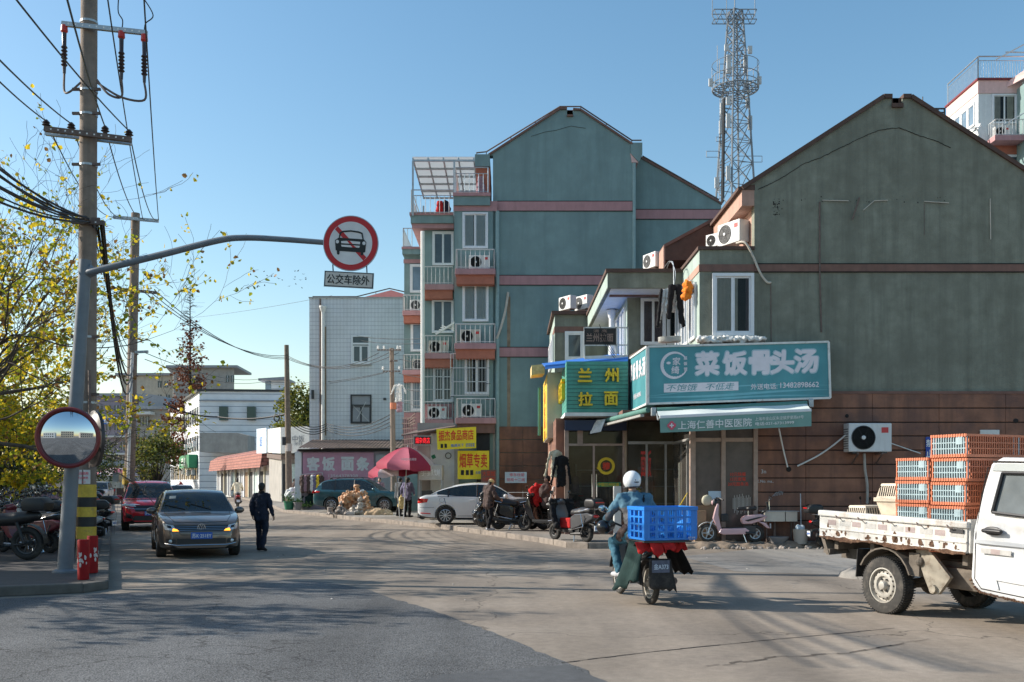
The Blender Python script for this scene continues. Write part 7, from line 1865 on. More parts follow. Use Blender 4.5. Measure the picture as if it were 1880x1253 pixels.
# crates on the bed
def make_crate(name,label,L,W,H,bar,rim,nb=12,group=None,wall=None,slope=0.0):
 "slatted plastic crate, length along X"
 t=thing(name,label,'crate',(0,0,0),0,group)
 b=MB()
 for z0,z1 in((0,.035),(H-.035,H-.008)):
  b.box(-L/2,L/2,-W/2,-W/2+.03,z0,z1);b.box(-L/2,L/2,W/2-.03,W/2,z0,z1);b.box(-L/2,-L/2+.03,-W/2+.03,W/2-.03,z0,z1);b.box(L/2-.03,L/2,-W/2+.03,W/2-.03,z0,z1)
 for k in range(nb*2+1):
  x=-L/2+L*k/(nb*2)
  if k%2:b.box(x-L/nb*.25,x+L/nb*.25,-W/2-.006,-W/2,.004,.04);b.box(x-L/nb*.25,x+L/nb*.25,-W/2-.006,-W/2,H-.042,H-.006)
 b.build('rim',rim,t)
 b=MB();bw_=.013;z0,z1=.035,H-.035
 for k in range(nb+1):
  x=-L/2+.01+(L-.02)*k/nb
  for y in(-W/2+.012,W/2-.012):b.box(x-bw_/2,x+bw_/2,y-.008,y+.008,z0,z1)
 nw=max(4,int(nb*W/L))
 for z in(z0+(z1-z0)*.33,z0+(z1-z0)*.66):
  for y in(-W/2+.012,W/2-.012):b.box(-L/2+.01,L/2-.01,y-.0065,y+.0065,z-.006,z+.006)
 b.box(L*.22,L*.38,-W/2,-W/2+.02,z0+(z1-z0)*.55,z1)
 b.build('side_bars',bar,t)
 b=MB()
 for k in range(nw+1):
  y=-W/2+.01+(W-.02)*k/nw
  for x in(-L/2+.012,L/2-.012):b.box(x-.008,x+.008,y-bw_/2,y+bw_/2,z0,z1)
 for z in(z0+(z1-z0)*.33,z0+(z1-z0)*.66):
  for x in(-L/2+.012,L/2-.012):b.box(x-.0065,x+.0065,-W/2+.02,W/2-.02,z-.006,z+.006)
 b.build('end_bars',rim,t)
 b=MB();b.box(-L/2+.03,L/2-.03,-W/2+.03,W/2-.03,.005,.02)
 for k in range(9):x=-L/2+.05+(L-.1)*k/8;b.box(x-.012,x+.012,-W/2+.03,W/2-.03,H-.03,H-.02)
 b.build('slatted_base',wall or rim,t)
 b=MB();b.box(-L/2+.045,L/2-.045,-W/2+.045,W/2-.045,.03,H-.045);b.build('load','crate_gap_dark',t)  # dark box added so the gaps between the bars look shaded
 return t
cr0=make_crate('poultry_crate','',.515,.88,.275,'crate_lightblue','crate_orange',14,'orange rimmed crates on the truck')
zb_=.85
lay=['bottom','second','third','top'];first=True
for col,t0 in enumerate((.43,.955)):
 for k in range(4+(col==1)):
  nm='orange rimmed pale blue crate, '+(('%s of the four in the rear column on the truck'%lay[k])if col==0 else(('%s of the five in the column beside the cab'%(lay+['topmost'])[k]).replace('top of','fourth of')))
  p=T2W(t0,.50,zb_-.03*t0+.278*k)
  if first:place(cr0,p,trz);cr0['label']=nm;first=False
  else:clone(cr0,p+hd*rk.uniform(-.012,.012)+Vector((.914,.407,0))*rk.uniform(-.02,.02),trz+R(rk.uniform(-1.6,1.6)),nm)
clone(cr0,T2W(.955,1.28,zb_-.03+.278*4),trz,'orange rimmed crate highest on the far side of the load beside the roof')
for col,t0 in enumerate((.43,.955)):
 for k in range(3):clone(cr0,T2W(t0,1.22+.16,zb_-.02+.278*k),trz,'orange rimmed crate on the hidden far row of the truck, '+['rear','front'][col]+' column '+lay[k])
def beige(label):
 t=thing('egg_basket',label,'crate',(0,0,0),0,'beige plastic baskets on the truck');L,W,H=.40,.62,.20
 b=MB();i_=.05
 b.add([(-L/2,-W/2,0),(L/2,-W/2,0),(L/2,W/2,0),(-L/2,W/2,0),(-L/2+i_,-W/2+i_,H),(L/2-i_,-W/2+i_,H),(L/2-i_,W/2-i_,H),(-L/2+i_,W/2-i_,H)],[(3,2,1,0),(4,5,6,7),(0,1,5,4),(1,2,6,5),(2,3,7,6),(3,0,4,7)])
 b.build('basket','crate_beige',t,bevel=.015)
 b=MB()
 for k in range(9):
  x=-L/2+.06+(L-.12)*k/8
  b.prism([(x-.008,-W/2-.001+i_*.2,H*.2),(x+.008,-W/2-.001+i_*.2,H*.2),(x+.008,-W/2-.002+i_*.85,H*.85),(x-.008,-W/2-.002+i_*.85,H*.85)],(0,-.003,0))
 for k in range(12):
  y=-W/2+.08+(W-.16)*k/11
  for sx_ in(-1,1):b.prism([(sx_*(L/2-i_*.2),y-.008,H*.2),(sx_*(L/2-i_*.2),y+.008,H*.2),(sx_*(L/2-i_*.85),y+.008,H*.85),(sx_*(L/2-i_*.85),y-.008,H*.85)],(sx_*.003,0,0))
 b.build('slot','joint_dark',t)
 b=MB();b.box(-L/2-.015,L/2+.015,-W/2-.015,W/2+.015,-.012,.02);b.build('lip','crate_beige',t,bevel=.006);return t
bg=beige('upper beige basket in the stack of two behind the orange crates');place(bg,T2W(-.05,.44,1.43),trz)
p=T2W(-.05,.44,1.42);clone(bg,p,0,'middle beige basket turned upside down under the upper one',rot=(PI,0,-trz)if False else(PI,0,trz))
clone(bg,T2W(-.05,.44,1.03),trz,'bottom beige basket under the stack behind the orange crates')
clone(bg,T2W(-.60,.42,1.14),trz,'lone beige basket towards the tail of the truck bed');clone(bg,T2W(-.60,.42,.93),trz,'beige basket underneath the lone one at the tail of the bed')
clone(bg,T2W(-.05,1.15,1.14),trz,'beige basket on the far side of the truck bed');
o=MB().lathe([(.55,0),(.5,.1),(.3,.2),(.05,.22)],16,Matrix.Translation(G(1595,1062)+Vector((.1,.2,-.02)))).build('concrete_mound','concrete_grey',smooth=True);tag(o,'low rounded concrete mound behind the truck rear wheel','mound')
# ------------------------------------------------------------------ scooters and bikes (local: +X forward, base at z=0)
def bike_wheel(par,x,r,w,rim='alloy',tyre='rubber',spokes=5,z=None,wire=False):
 T=Matrix.Translation((x,0,r if z is None else z))@Matrix.Rotation(R(90),4,'X');b=MB();n=28;vs=[];m=8;rt=w/2
 prof=[(r-rt+rt*math.cos(a),rt*math.sin(a))for a in[2*PI*k/m for k in range(m)]]
 b.lathe(prof,n,T,closed=True);wh=b.build('wheel',tyre,par,smooth=True,angle=60)
 b=MB();ri=r-w*.95;b.lathe([(ri,-w*.35),(ri,w*.35),(ri-.02,w*.3),(ri-.02,-w*.3)],n,T,closed=True);b.lathe([(.045,-w*.55),(.045,w*.55)],12,T)
 if wire:
  for k in range(18):a=2*PI*k/18;b.tube([T@Vector((.04*math.cos(a),.04*math.sin(a),.03*(-1)**k)),T@Vector((ri*math.cos(a+.3),ri*math.sin(a+.3),0))],.003,3)
 else:
  for k in range(spokes):
   a=2*PI*k/spokes;u=Vector((math.cos(a),math.sin(a),0));b.bar(T@(u*.03),T@(u*(ri-.01)),.03,.02,up=(0,1,0))
 b.build('rim',rim,wh);return wh
def seatblob(par,pts,m,nm,vox=.022,sm=6):
 b=MB()
 for a,c,ra,rc_ in pts:b.cap(a,c,ra,rc_)
 return blob(b,nm,m,par,vox,sm)
def shell(par,nm,m,prof,w,bevel=.03,taper=None):
 b=MB();b.prism([(x,-w/2,z)for x,z in prof],(0,w,0))
 if taper:
  for v in b.v:v.y*=taper(v.x,v.z)
 return b.build(nm,m,par,bevel=bevel,bseg=3,smooth=True,angle=35)
def scooter(label,paint='black_gloss',case=None,shield=True,quilt=None,seat='black_plastic',mirrors=True,group=None,wr=.225,windscreen=False,rack=True,name='scooter',cat='scooter',bags=None):
 t=thing(name,label,cat,(0,0,0),0,group)
 bike_wheel(t,.66,wr,.11,'dark_metal');bike_wheel(t,-.62,wr,.12,'dark_metal')
 b=MB();
 for y in(-.075,.075):b.tube([(.66,y,wr),(.58,y,.52),(.50,y*.6,.78)],.02,8)
 b.tube([(.50,0,.72),(.44,0,.98)],.025,8);b.build('fork','dark_metal',t,smooth=True)
 b=MB()
 for k in range(9):
  a0,a1=R(20+15*k),R(35+15*k);q=wr+.035
  b.prism([(.66+math.cos(a)*rr_,-.065,wr+math.sin(a)*rr_)for a,rr_ in((a0,q),(a1,q),(a1,q+.012),(a0,q+.012))],(0,.13,0))
 b.build('front_mudguard',paint,t)
 shell(t,'leg_shield',paint,[(.58,.62),(.50,.95),(.44,.98),(.36,.70),(.30,.42),(.24,.33),(.30,.29),(.40,.34),(.50,.50)],.40,.03,lambda x,z:.72+.35*min(1,max(0,(z-.3)/.4))-.3*max(0,(z-.75)/.25))
 shell(t,'footboard','black_plastic',[(.34,.26),(.34,.33),(-.22,.33),(-.26,.24),(.1,.22)],.32,.02)
 shell(t,'rear_body',paint,[(-.16,.30),(-.14,.62),(-.3,.70),(-.75,.74),(-.98,.70),(-.96,.60),(-.70,.48),(-.45,.38)],.34,.05,lambda x,z:1-.45*max(0,(-x-.55)/.45))
 seatblob(t,[((-.12,0,.73),(-.42,0,.75),.10,.125),((-.42,0,.76),(-.78,0,.80),.125,.10),((-.25,-.06,.73),(-.6,-.06,.77),.07,.08),((-.25,.06,.73),(-.6,.06,.77),.07,.08)],seat,'seat')
 b=MB();b.tube(curve([(.36,-.36,.98),(.42,-.2,1.0),(.44,0,1.0),(.42,.2,1.0),(.36,.36,.98)],4),.016,8);b.build('handlebar','dark_metal',t,smooth=True)
 for sd in(-1,1):
  MB().tube([(.37,sd*.24,.985),(.35,sd*.37,.975)],.022,8).build('grip','black_plastic',t,smooth=True)
  MB().tube([(.40,sd*.2,1.0),(.48,sd*.21,.985),(.42,sd*.34,.975)],.007,5).build('brake_lever','chrome',t)
  if mirrors:
   m_=MB();m_.tube(curve([(.40,sd*.18,1.01),(.42,sd*.24,1.14),(.43,sd*.28,1.22)],3),.008,5);o=m_.build('mirror_stem','dark_metal',t)
   MB().ell((.43,sd*.30,1.25),(.02,.06,.045),12,8).build('mirror','black_gloss',o,smooth=True)
 seatblob(t,[((.46,-.1,.99),(.46,.1,.99),.075,.075),((.40,0,1.02),(.50,0,.98),.07,.07)],paint,'handlebar_cowl')
 b=MB();b.ell((.535,0,.985),(.03,.075,.05),14,8);b.build('headlight','lamp_clear',t,smooth=True)
 b=MB();b.ell((-.985,0,.66),(.025,.10,.035),12,8);b.build('tail_lamp','tail_red',t,smooth=True)
 shell(t,'rear_mudguard','black_plastic',[(-.78,.50),(-.98,.46),(-1.02,.26),(-.98,.27),(-.94,.42),(-.80,.46)],.17,.008)
 pl=MB().box(-1.035,-1.02,-.10,.10,.30,.43).build('number_plate','plate_white',t);b=MB();text_into(b,'金山73',(-1.04,0,.365),.06,.17,(0,-1,0),ZU,bold=.01);b.build('lettering','letter_blue',pl)
 b=MB();b.tube([(-.1,.10,.2),(-.6,.12,wr+.0)],.035,8);b.tube([(-.1,-.10,.2),(-.6,-.12,wr)],.03,8);b.cbox((-.28,0,.25),(.3,.2,.16));b.tube([(-.55,.14,wr),(-.72,.12,.62)],.025,8);b.tube([(-.55,-.14,wr),(-.72,-.12,.62)],.025,8);b.build('engine','dark_metal',t,bevel=0)
 MB().tube([(-.3,-.16,.24),(-.55,-.18,.28),(-.9,-.19,.34)],[.02,.045,.05],10).build('exhaust','dark_metal',t,smooth=True)
 b=MB();b.tube([(-.22,.08,.22),(-.30,.16,.01)],.012,6);b.tube([(-.22,-.08,.22),(-.30,-.16,.01)],.012,6);b.tube([(-.30,-.16,.012),(-.30,.16,.012)],.012,6);b.build('stand','chrome',t)
 if rack:
  b=MB();b.tube(curve([(-.5,-.17,.76),(-.85,-.17,.84),(-1.0,0,.85),(-.85,.17,.84),(-.5,.17,.76)],4),.012,6);b.tube([(-.8,-.15,.83),(-.8,.15,.83)],.01,6);b.tube([(-.6,-.19,.72),(-.7,-.2,.4),(-.2,-.2,.3)],.012,6);b.tube([(-.6,.19,.72),(-.7,.2,.4),(-.2,.2,.3)],.012,6);b.build('rack','chrome',t,smooth=True)
 if case:
  b=MB();b.prism([(x,-.2,z)for x,z in((-.72,.86),(-.70,1.02),(-.76,1.10),(-1.02,1.10),(-1.12,1.0),(-1.10,.88))],(0,.4,0))
  for v in b.v:v.y*=1-.12*abs(v.z-.98)/.12
  o=b.build('top_case',case,t,bevel=.05,bseg=3,smooth=True,angle=35)
  b=MB();b.box(-1.125,-1.11,-.13,.13,.99,1.02);b.build('case_reflector','tail_red',o)
 if quilt:
  b=MB()
  for i in range(7):
   for j in range(6):y=-.33+.66*i/6;z=.40+.6*j/5;b.ell((.50-.08*(j-3)**2/9-.25*(y/.33)**2*(1-j/7),y,z),(.06,.09,.10),8,6)
  blob(b,'leg_quilt',quilt,t,.03,4,disp=.03,dscale=8)
 if windscreen:MB().add([(.50,-.2,1.0),(.50,.2,1.0),(.36,.16,1.36),(.36,-.16,1.36)],[(0,1,2,3)]).build('windscreen','glass',t)
 return t
GR='parked scooters on the left pavement'
sA=scooter('black delivery scooter standing side-on before the white sedan','black_gloss','black_plastic',seat='black_plastic');place(sA,(X(955,31.2),31.2,PZ),R(-8),scale=1.12)
sB=scooter('grey and red scooter with dark top case parked at the kerb, seen from behind','scooter_grey','black_plastic',quilt='cloth_black');place(sB,(X(1047,25.9),25.5,.13),R(126),scale=1.0)
b=MB();b.box(-.12,.3,-.14,.14,.34,.60);o=b.build('battery_bag','red_cloth',sB,bevel=.03)
# parked crowd at the left
pr=[scooter('dark scooter in the crowded row under the trees on the left pavement','black_gloss','black_plastic',group=GR),scooter('blue scooter in the row of parked scooters on the left pavement','scooter_blue',None,quilt='mauve_cloth',group=GR),scooter('silver scooter in the row of parked scooters on the left pavement','scooter_silver','black_plastic',windscreen=True,group=GR),scooter('maroon scooter in the row of parked scooters on the left pavement','scooter_maroon',None,group=GR)]
MOT=None
lab4=[t['label']for t in pr];used=[False]*4
rk_=random.Random(14)
def put(k,loc,rz,label=None,sc=1.0):
 if not used[k]:used[k]=True;r=place(pr[k],loc,rz,scale=sc)
 else:r=clone(pr[k],loc,rz,lab4[k],sc)
 if label:r['label']=label
 return r
put(2,G(95,1008,.13)+Vector((0,.3,0)),R(200),'silver scooter with clear windscreen right behind the grey sign post')
put(0,G(25,1012,.13)+Vector((-.1,.6,0)),R(165),'black scooter with top case at the left edge behind the large wheel')
put(1,G(62,968,.13),R(190),'blue scooter with mauve leg cover left of the grey sign post')
put(3,G(128,960,.13),R(200),'maroon scooter showing between the sign post and the banded pole')
for i in range(42):
 y=21.5+i*.8+rk_.uniform(-.2,.2);x0=-6.5-(y-15.3)*.40
 put(rk_.choice([0,0,1,2,3]),(x0-rk_.uniform(1.1,1.5),y,.13),R(rk_.uniform(150,200)),None,rk_.uniform(.95,1.05))
for i in range(44):
 y=23.5+i*.8+rk_.uniform(-.2,.2);x0=-6.5-(y-15.3)*.40
 put(rk_.choice([0,0,1,2,3]),(x0-rk_.uniform(3.0,3.5),y,.13),R(rk_.uniform(-20,25)),None,rk_.uniform(.95,1.05))
for i in range(22):y=40+i*.9;put(rk_.randrange(4),(-6.5-(y-15.3)*.4-rk_.uniform(5.0,5.6),y,.13),R(rk_.uniform(150,200)))
for px,py,rz in((58,1003,178),(18,986,185),(100,985,170),(74,955,195),(38,958,160),(112,946,182),(8,944,170),(136,986,172),(60,935,190),(92,930,175),(20,928,165)):put(0 if px%3 else 3,G(px,py,.13)+Vector((0,.3,0)),R(rz),None,1.03)
for px,d,rz,lab in((1001,30.2,150,'dark scooter squeezed beside the grey and red one at the shop corner'),(926,32.6,172,'dark scooter tucked behind the black delivery scooter')):clone(pr[0],(X(px,d),d,PZ),R(rz),lab,1.08,group='scooters on the right pavement')
# motorcycle at the left edge
def motorcycle(label,wr=.31,paint='scooter_maroon'):
 t=thing('motorcycle',label,'motorcycle',(0,0,0))
 bike_wheel(t,.66,wr,.09,'dark_metal','rubber',wire=True);bike_wheel(t,-.64,wr,.12,'dark_metal','rubber',5)
 b=MB()
 for y in(-.09,.09):b.tube([(.66,y,wr),(.42,y,.92)],.022,8)
 b.build('fork','chrome',t,smooth=True)
 seatblob(t,[((.30,0,.76),(-.02,0,.78),.14,.13)],paint,'tank');seatblob(t,[((-.05,0,.74),(-.45,0,.76),.12,.13),((-.45,0,.77),(-.82,0,.82),.13,.09)],'black_plastic','seat')
 b=MB();b.cbox((.05,0,.38),(.36,.26,.30));b.cap((.1,0,.5),(.22,0,.66),.09,.1);b.build('engine','dark_metal',t,bevel=.03)
 b=MB();b.tube([(.36,0,.82),(-.1,0,.66),(-.75,0,.72)],.03,8);b.tube([(.3,0,.7),(.15,0,.25),(-.2,0,.25),(-.64,.08,wr)],.022,8);b.tube([(-.64,-.12,wr),(-.5,-.12,.7)],.03,8);b.tube([(-.64,.12,wr),(-.5,.12,.7)],.03,8);b.build('frame','black_plastic',t,smooth=True)
 b=MB();b.tube(curve([(.22,-.38,1.02),(.34,-.2,1.04),(.36,0,.98),(.34,.2,1.04),(.22,.38,1.02)],4),.014,8);b.build('handlebar','dark_metal',t,smooth=True)
 MB().tube([(.1,-.12,.3),(-.3,-.17,.26),(-.9,-.2,.36)],[.02,.045,.05],10).build('exhaust','chrome',t,smooth=True)
 b=MB();b.ell((.47,0,.88),(.07,.09,.09),14,8);b.build('headlight','lamp_clear',t,smooth=True)
 b=MB()
 for k in range(8):
  a0,a1=R(60+15*k),R(75+15*k);q=wr+.04;b.prism([(-.64+math.cos(a)*rr_,-.075,wr+math.sin(a)*rr_)for a,rr_ in((a0,q),(a1,q),(a1,q+.012),(a0,q+.012))],(0,.15,0))
 b.build('rear_mudguard','black_plastic',t)
 b=MB();b.prism([(x,-.2,z)for x,z in((-.62,.90),(-.60,1.08),(-.68,1.16),(-.98,1.16),(-1.06,1.06),(-1.04,.92))],(0,.4,0));b.build('top_case','black_plastic',t,bevel=.05,smooth=True,angle=35)
 b=MB();b.tube([(-.1,.1,.22),(-.16,.2,.01)],.014,6);b.build('stand','chrome',t)
 return t
mo=motorcycle('dark motorcycle with a large rear wheel cut by the left edge');place(mo,G(-22,1030,.13)+Vector((.0,.2,0)),R(178),scale=1.05)
mo2=scooter('dark scooter with black top case leaning by the clad wall behind the truck','black_gloss','black_plastic');place(mo2,(X(1548,25.0),24.6,.02),R(4),scale=.98)
# pink electric bike
eb=thing('electric_bike','pink electric bike parked before the glazed clinic front','electric bike',(0,0,0))
bike_wheel(eb,.62,.235,.085,'galv','dirty_rubber',5);bike_wheel(eb,-.55,.225,.095,'galv','rubber',5)
b=MB()
for y in(-.06,.06):b.tube([(.62,y,.235),(.53,y,.50),(.48,y*.5,.58)],.016,8)
b.build('fork','chrome',eb,smooth=True)
b=MB()
for k in range(7):
 a0,a1=R(35+16*k),R(51+16*k);q=.27;b.prism([(.62+math.cos(a)*rr_,-.05,.235+math.sin(a)*rr_)for a,rr_ in((a0,q),(a1,q),(a1,q+.01),(a0,q+.01))],(0,.1,0))
b.build('front_mudguard','scooter_white',eb)
shell(eb,'front_column','scooter_pink',[(.50,.60),(.44,.84),(.40,.98),(.35,.97),(.36,.70),(.30,.40),(.26,.30),(.36,.26),(.42,.42)],.16,.025)
shell(eb,'footboard','scooter_pink',[(.36,.24),(.30,.35),(-.30,.37),(-.40,.30),(-.30,.21),(.25,.20)],.22,.02)
shell(eb,'footboard_mat','black_plastic',[(.28,.352),(.28,.372),(-.26,.39),(-.26,.37)],.20,.006)
shell(eb,'rear_body','scooter_pink',[(-.22,.46),(-.20,.60),(-.30,.68),(-.70,.72),(-.86,.66),(-.74,.56),(-.45,.47)],.22,.05,lambda x,z:1-.4*max(0,(-x-.45)/.4))
shell(eb,'side_stripe','black_plastic',[(-.28,.56),(-.62,.64),(-.78,.66),(-.60,.60),(-.36,.53)],.224,.004);shell(eb,'rear_fairing','scooter_pink',[(-.60,.54),(-.80,.50),(-.92,.36),(-.84,.36),(-.72,.46)],.16,.02)
b=MB();b.tube([(-.38,0,.66),(-.38,0,.80)],.022,8);b.build('seat_post','chrome',eb);seatblob(eb,[((-.14,0,.84),(-.52,0,.86),.045,.075),((-.40,-.06,.85),(-.52,-.07,.86),.06,.06),((-.40,.06,.85),(-.52,.07,.86),.06,.06)],'black_plastic','seat',.016,4)
b=MB();b.tube([(-.86,-.06,.84),(-.86,.06,.84),(-.84,.06,1.0),(-.84,-.06,1.0)],.03,6);b.tube([(-.70,-.06,.70),(-.86,-.06,.84)],.012,5);b.tube([(-.70,.06,.70),(-.86,.06,.84)],.012,5);b.build('backrest','black_plastic',eb)
b=MB();b.tube(curve([(.30,-.33,1.08),(.38,-.18,1.12),(.39,0,1.06),(.38,.18,1.12),(.30,.33,1.08)],4),.014,8);b.build('handlebar','black_plastic',eb,smooth=True)
for sd in(-1,1):MB().tube([(.33,sd*.24,1.10),(.28,sd*.36,1.07)],.02,8).build('grip','black_plastic',eb,smooth=True)
seatblob(eb,[((.44,0,.98),(.44,0,1.06),.07,.05)],'black_plastic','lamp_housing',.016,3);b=MB();b.ell((.50,0,1.0),(.03,.05,.06),12,8);b.build('headlight','scooter_pink',eb,smooth=True)
b=MB();b.box(.12,.30,-.10,.10,.52,.72);b.build('front_bag','black_plastic',eb,bevel=.03);b=MB();b.cbox((-.42,0,.32),(.28,.16,.2));b.tube([(-.3,.1,.26),(-.55,.09,.225)],.03,8);b.tube([(-.3,-.1,.26),(-.55,-.09,.225)],.03,8);b.tube([(-.52,-.1,.25),(-.62,-.1,.55)],.025,8);b.build('motor','dark_metal',eb)
b=MB();b.tube([(-.25,.08,.22),(-.32,.14,.01)],.012,6);b.tube([(-.25,-.08,.22),(-.32,-.14,.01)],.012,6);b.build('stand','chrome',eb)
b=MB();b.tube([(-.26,-.112,.36),(-.20,-.12,.40)],.015,6);b.build('side_latch','black_plastic',eb);MB().box(-.93,-.92,-.08,.08,.36,.48).build('number_plate','plate_white',eb)
place(eb,(X(1346,24.9),24.95,.13),R(176))
# the rider's moped: seen from behind, heading away and a little left
rm=thing('moped','worn moped ridden away from the camera with a big blue crate on its rack','moped',(0,0,0))
bike_wheel(rm,.66,.285,.075,'rim_steel','dirty_rubber',wire=True);bike_wheel(rm,-.66,.285,.085,'rim_steel','rubber',wire=True)
b=MB()
for y in(-.075,.075):b.tube([(.66,y,.285),(.50,y,.74)],.02,8)
b.tube([(.50,0,.72),(.42,0,1.0)],.024,8);b.build('fork','chrome',rm,smooth=True)
for x,nm in((.66,'front_mudguard'),(-.66,'rear_mudguard')):
 b=MB()
 for k in range(10):
  a0,a1=R(15+15*k),R(30+15*k);q=.33;b.prism([(x+math.cos(a)*rr_,-.06,.285+math.sin(a)*rr_)for a,rr_ in((a0,q),(a1,q),(a1,q+.012),(a0,q+.012))],(0,.12,0))
 b.build(nm,'black_plastic',rm)
b=MB();b.tube([(.44,0,.84),(.20,0,.50),(-.15,0,.56),(-.7,0,.70)],.035,8);b.cbox((.0,0,.36),(.34,.24,.24));b.tube([(-.1,-.13,.34),(-.66,-.13,.285)],.028,8);b.tube([(-.1,.13,.34),(-.66,.13,.285)],.028,8)
for y in(-.13,.13):b.tube([(-.66,y,.285),(-.52,y,.70)],.026,8)
b.build('frame','dark_metal',rm);MB().tube([(.1,-.12,.28),(-.3,-.18,.26),(-.95,-.22,.34)],[.02,.045,.05],10).build('exhaust','rail_rust',rm,smooth=True)
b=MB()
for y in(-.2,.2):b.tube([(.05,y*.6,.30),(.05,y*1.2,.30)],.018,8)
b.build('footrest','black_plastic',rm)
seatblob(rm,[((.05,0,.78),(-.35,0,.80),.11,.13),((-.35,0,.80),(-.55,0,.82),.12,.10)],'black_plastic','seat')
shell(rm,'leg_shield','scooter_silver',[(.46,.50),(.44,.92),(.38,.92),(.26,.46),(.34,.40)],.36,.03)
b=MB();b.tube(curve([(.22,-.37,1.06),(.36,-.2,1.06),(.40,0,1.0),(.36,.2,1.06),(.22,.37,1.06)],4),.016,8);b.build('handlebar','dark_metal',rm,smooth=True)
for sd in(-1,1):
 seatblob(rm,[((.34,sd*.26,1.03),(.12,sd*.42,1.01),.09,.11)],'bag_black','handlebar_muff',.025,4)
 m_=MB();m_.tube([(.38,sd*.2,1.06),(.38,sd*.30,1.22)],.008,5);o=m_.build('mirror_stem','chrome',rm);MB().ell((.375,sd*.345,1.26),(.018,.075,.05),14,8,Matrix.Rotation(R(20*sd),3,'X')).build('mirror','mirror',o,smooth=True)
b=MB();b.box(-1.07,-.3,-.42,.24,.855,.88)
for y in(-.3,0,.3):b.tube([(-.35,y*.5,.72),(-.9,y,.86)],.014,6)
b.build('rack','dark_metal',rm)
def drape(par,nm,m,pts,th=.012,sub=8,wob=.03,seed=1):
 "hanging cloth between four corners (top left, top right, bottom right, bottom left)"
 b=MB();vs=[];q=[Vector(p)for p in pts];nrm=(q[1]-q[0]).cross(q[3]-q[0]).normalized()
 for j in range(sub+1):
  for i in range(sub+1):
   u,v=i/sub,j/sub;p=q[0].lerp(q[1],u).lerp(q[3].lerp(q[2],u),v);vs.append(p+nrm*wob*math.sin(u*9+seed+v*2)*(v+.2)+ZU*(.025*math.sin(u*23+seed)if j==sub else 0))
 n=len(vs);fs=[(j*(sub+1)+i,j*(sub+1)+i+1,(j+1)*(sub+1)+i+1,(j+1)*(sub+1)+i)for j in range(sub)for i in range(sub)]
 b.add(vs,fs);o=b.build(nm,m,par,smooth=True,angle=80,recalc=False)
 md=o.modifiers.new('th','SOLIDIFY');md.thickness=th;return o
drape(rm,'side_bag','tarp_green',[(-.46,.22,.88),(-.98,.18,.86),(-.98,.30,.36),(-.40,.42,.16)],seed=2,sub=12,wob=.035)
drape(rm,'side_bag','cloth_black',[(-.25,-.28,.84),(-.92,-.30,.84),(-.86,-.52,.42),(-.30,-.50,.40)],seed=4,wob=.02)
sb_=drape(rm,'splash_flap','rubber',[(-.98,.14,.64),(-1.0,-.15,.64),(-1.06,-.21,.22),(-1.03,.15,.25)],wob=.012,seed=7)
pl=MB().box(-1.035,-1.023,-.125,.115,.46,.62).build('number_plate','plate_dark',rm);b=MB();text_into(b,'金A373',(-1.041,-.005,.54),.075,.20,(0,-1,0),ZU,bold=.01);b.build('lettering','pale_blue_sign',pl)
b=MB();b.box(-1.0,-.9,-.06,.06,.68,.80);b.build('tail_lamp','rail_rust',rm,bevel=.02)
for i,(y,x,l_)in enumerate(((.24,-1.0,.14),(.06,-1.05,.19),(-.10,-1.05,.12),(-.30,-.9,.13))):
 drape(rm,'red_strap','red_cloth',[(x,y+.10,.86),(x+.02,y-.10,.86),(x,y-.12,.86-l_*.8),(x-.03,y+.05,.86-l_)],seed=i*2,wob=.025,sub=5)
rrz=math.atan2(.978,-.208)
RB=Vector((1.73,14.05,0));place(rm,RB,rrz)
bc=thing('plastic_crate','large bright blue slatted plastic crate strapped on the moped rack','crate',(0,0,0))
L_,W_,H_=.54,.74,.44
b=MB();
for z0,z1,o_ in((0,.03,0),(.10,.125,0),(.195,.22,0),(.29,.315,0),(H_-.05,H_,.015)):
 for x0,x1,y0,y1 in((-L_/2-o_,-L_/2+.02,-W_/2-o_,W_/2+o_),(L_/2-.02,L_/2+o_,-W_/2-o_,W_/2+o_),(-L_/2+.02,L_/2-.02,-W_/2-o_,-W_/2+.02),(-L_/2+.02,L_/2-.02,W_/2-.02,W_/2+o_)):b.box(x0,x1,y0,y1,z0,z1)
for k in range(6):
 y=-W_/2+.035+(W_-.07)*k/5;w=.045 if k in(0,5)else .022
 for x in(-L_/2+.012,L_/2-.012):b.box(x-.014,x+.014,y-w,y+w,.02,H_-.03)
for k in range(4):
 x=-L_/2+.04+(L_-.08)*k/3;w=.045 if k in(0,3)else .022
 for y in(-W_/2+.012,W_/2-.012):b.box(x-w,x+w,y-.014,y+.014,.02,H_-.03)
b.build('lattice','crate_blue',bc,bevel=.003,bseg=1)
b=MB();b.box(-L_/2+.03,L_/2-.03,-W_/2+.03,W_/2-.03,.006,.03)
for k in range(28):
 y=-W_/2+.03+(W_-.06)*k/27
 for x in(-L_/2+.022,L_/2-.022):b.box(x-.003,x+.003,y-.004,y+.004,.02,H_-.04)
b.build('inner_mesh','crate_blue_in',bc)
b=MB();rq_=random.Random(4)
for k in range(9):b.cbox((rq_.uniform(-.18,.18),rq_.uniform(-.32,.32),rq_.uniform(.06,.16)),(.16,.12,.1),Euler((rq_.random(),rq_.random(),rq_.random()*3)).to_matrix())
b.build('load','crate_blue_in',bc);b=MB();text_into(b,'KT-575',(-L_/2-.006,-.30,.03),.022,None,(0,-1,0),ZU);b.build('lettering','pale_text',bc)
Rz=Matrix.Rotation(rrz,3,'Z')
place(bc,RB+Rz@Vector((-.80,-.11,.885)),rrz+R(4))
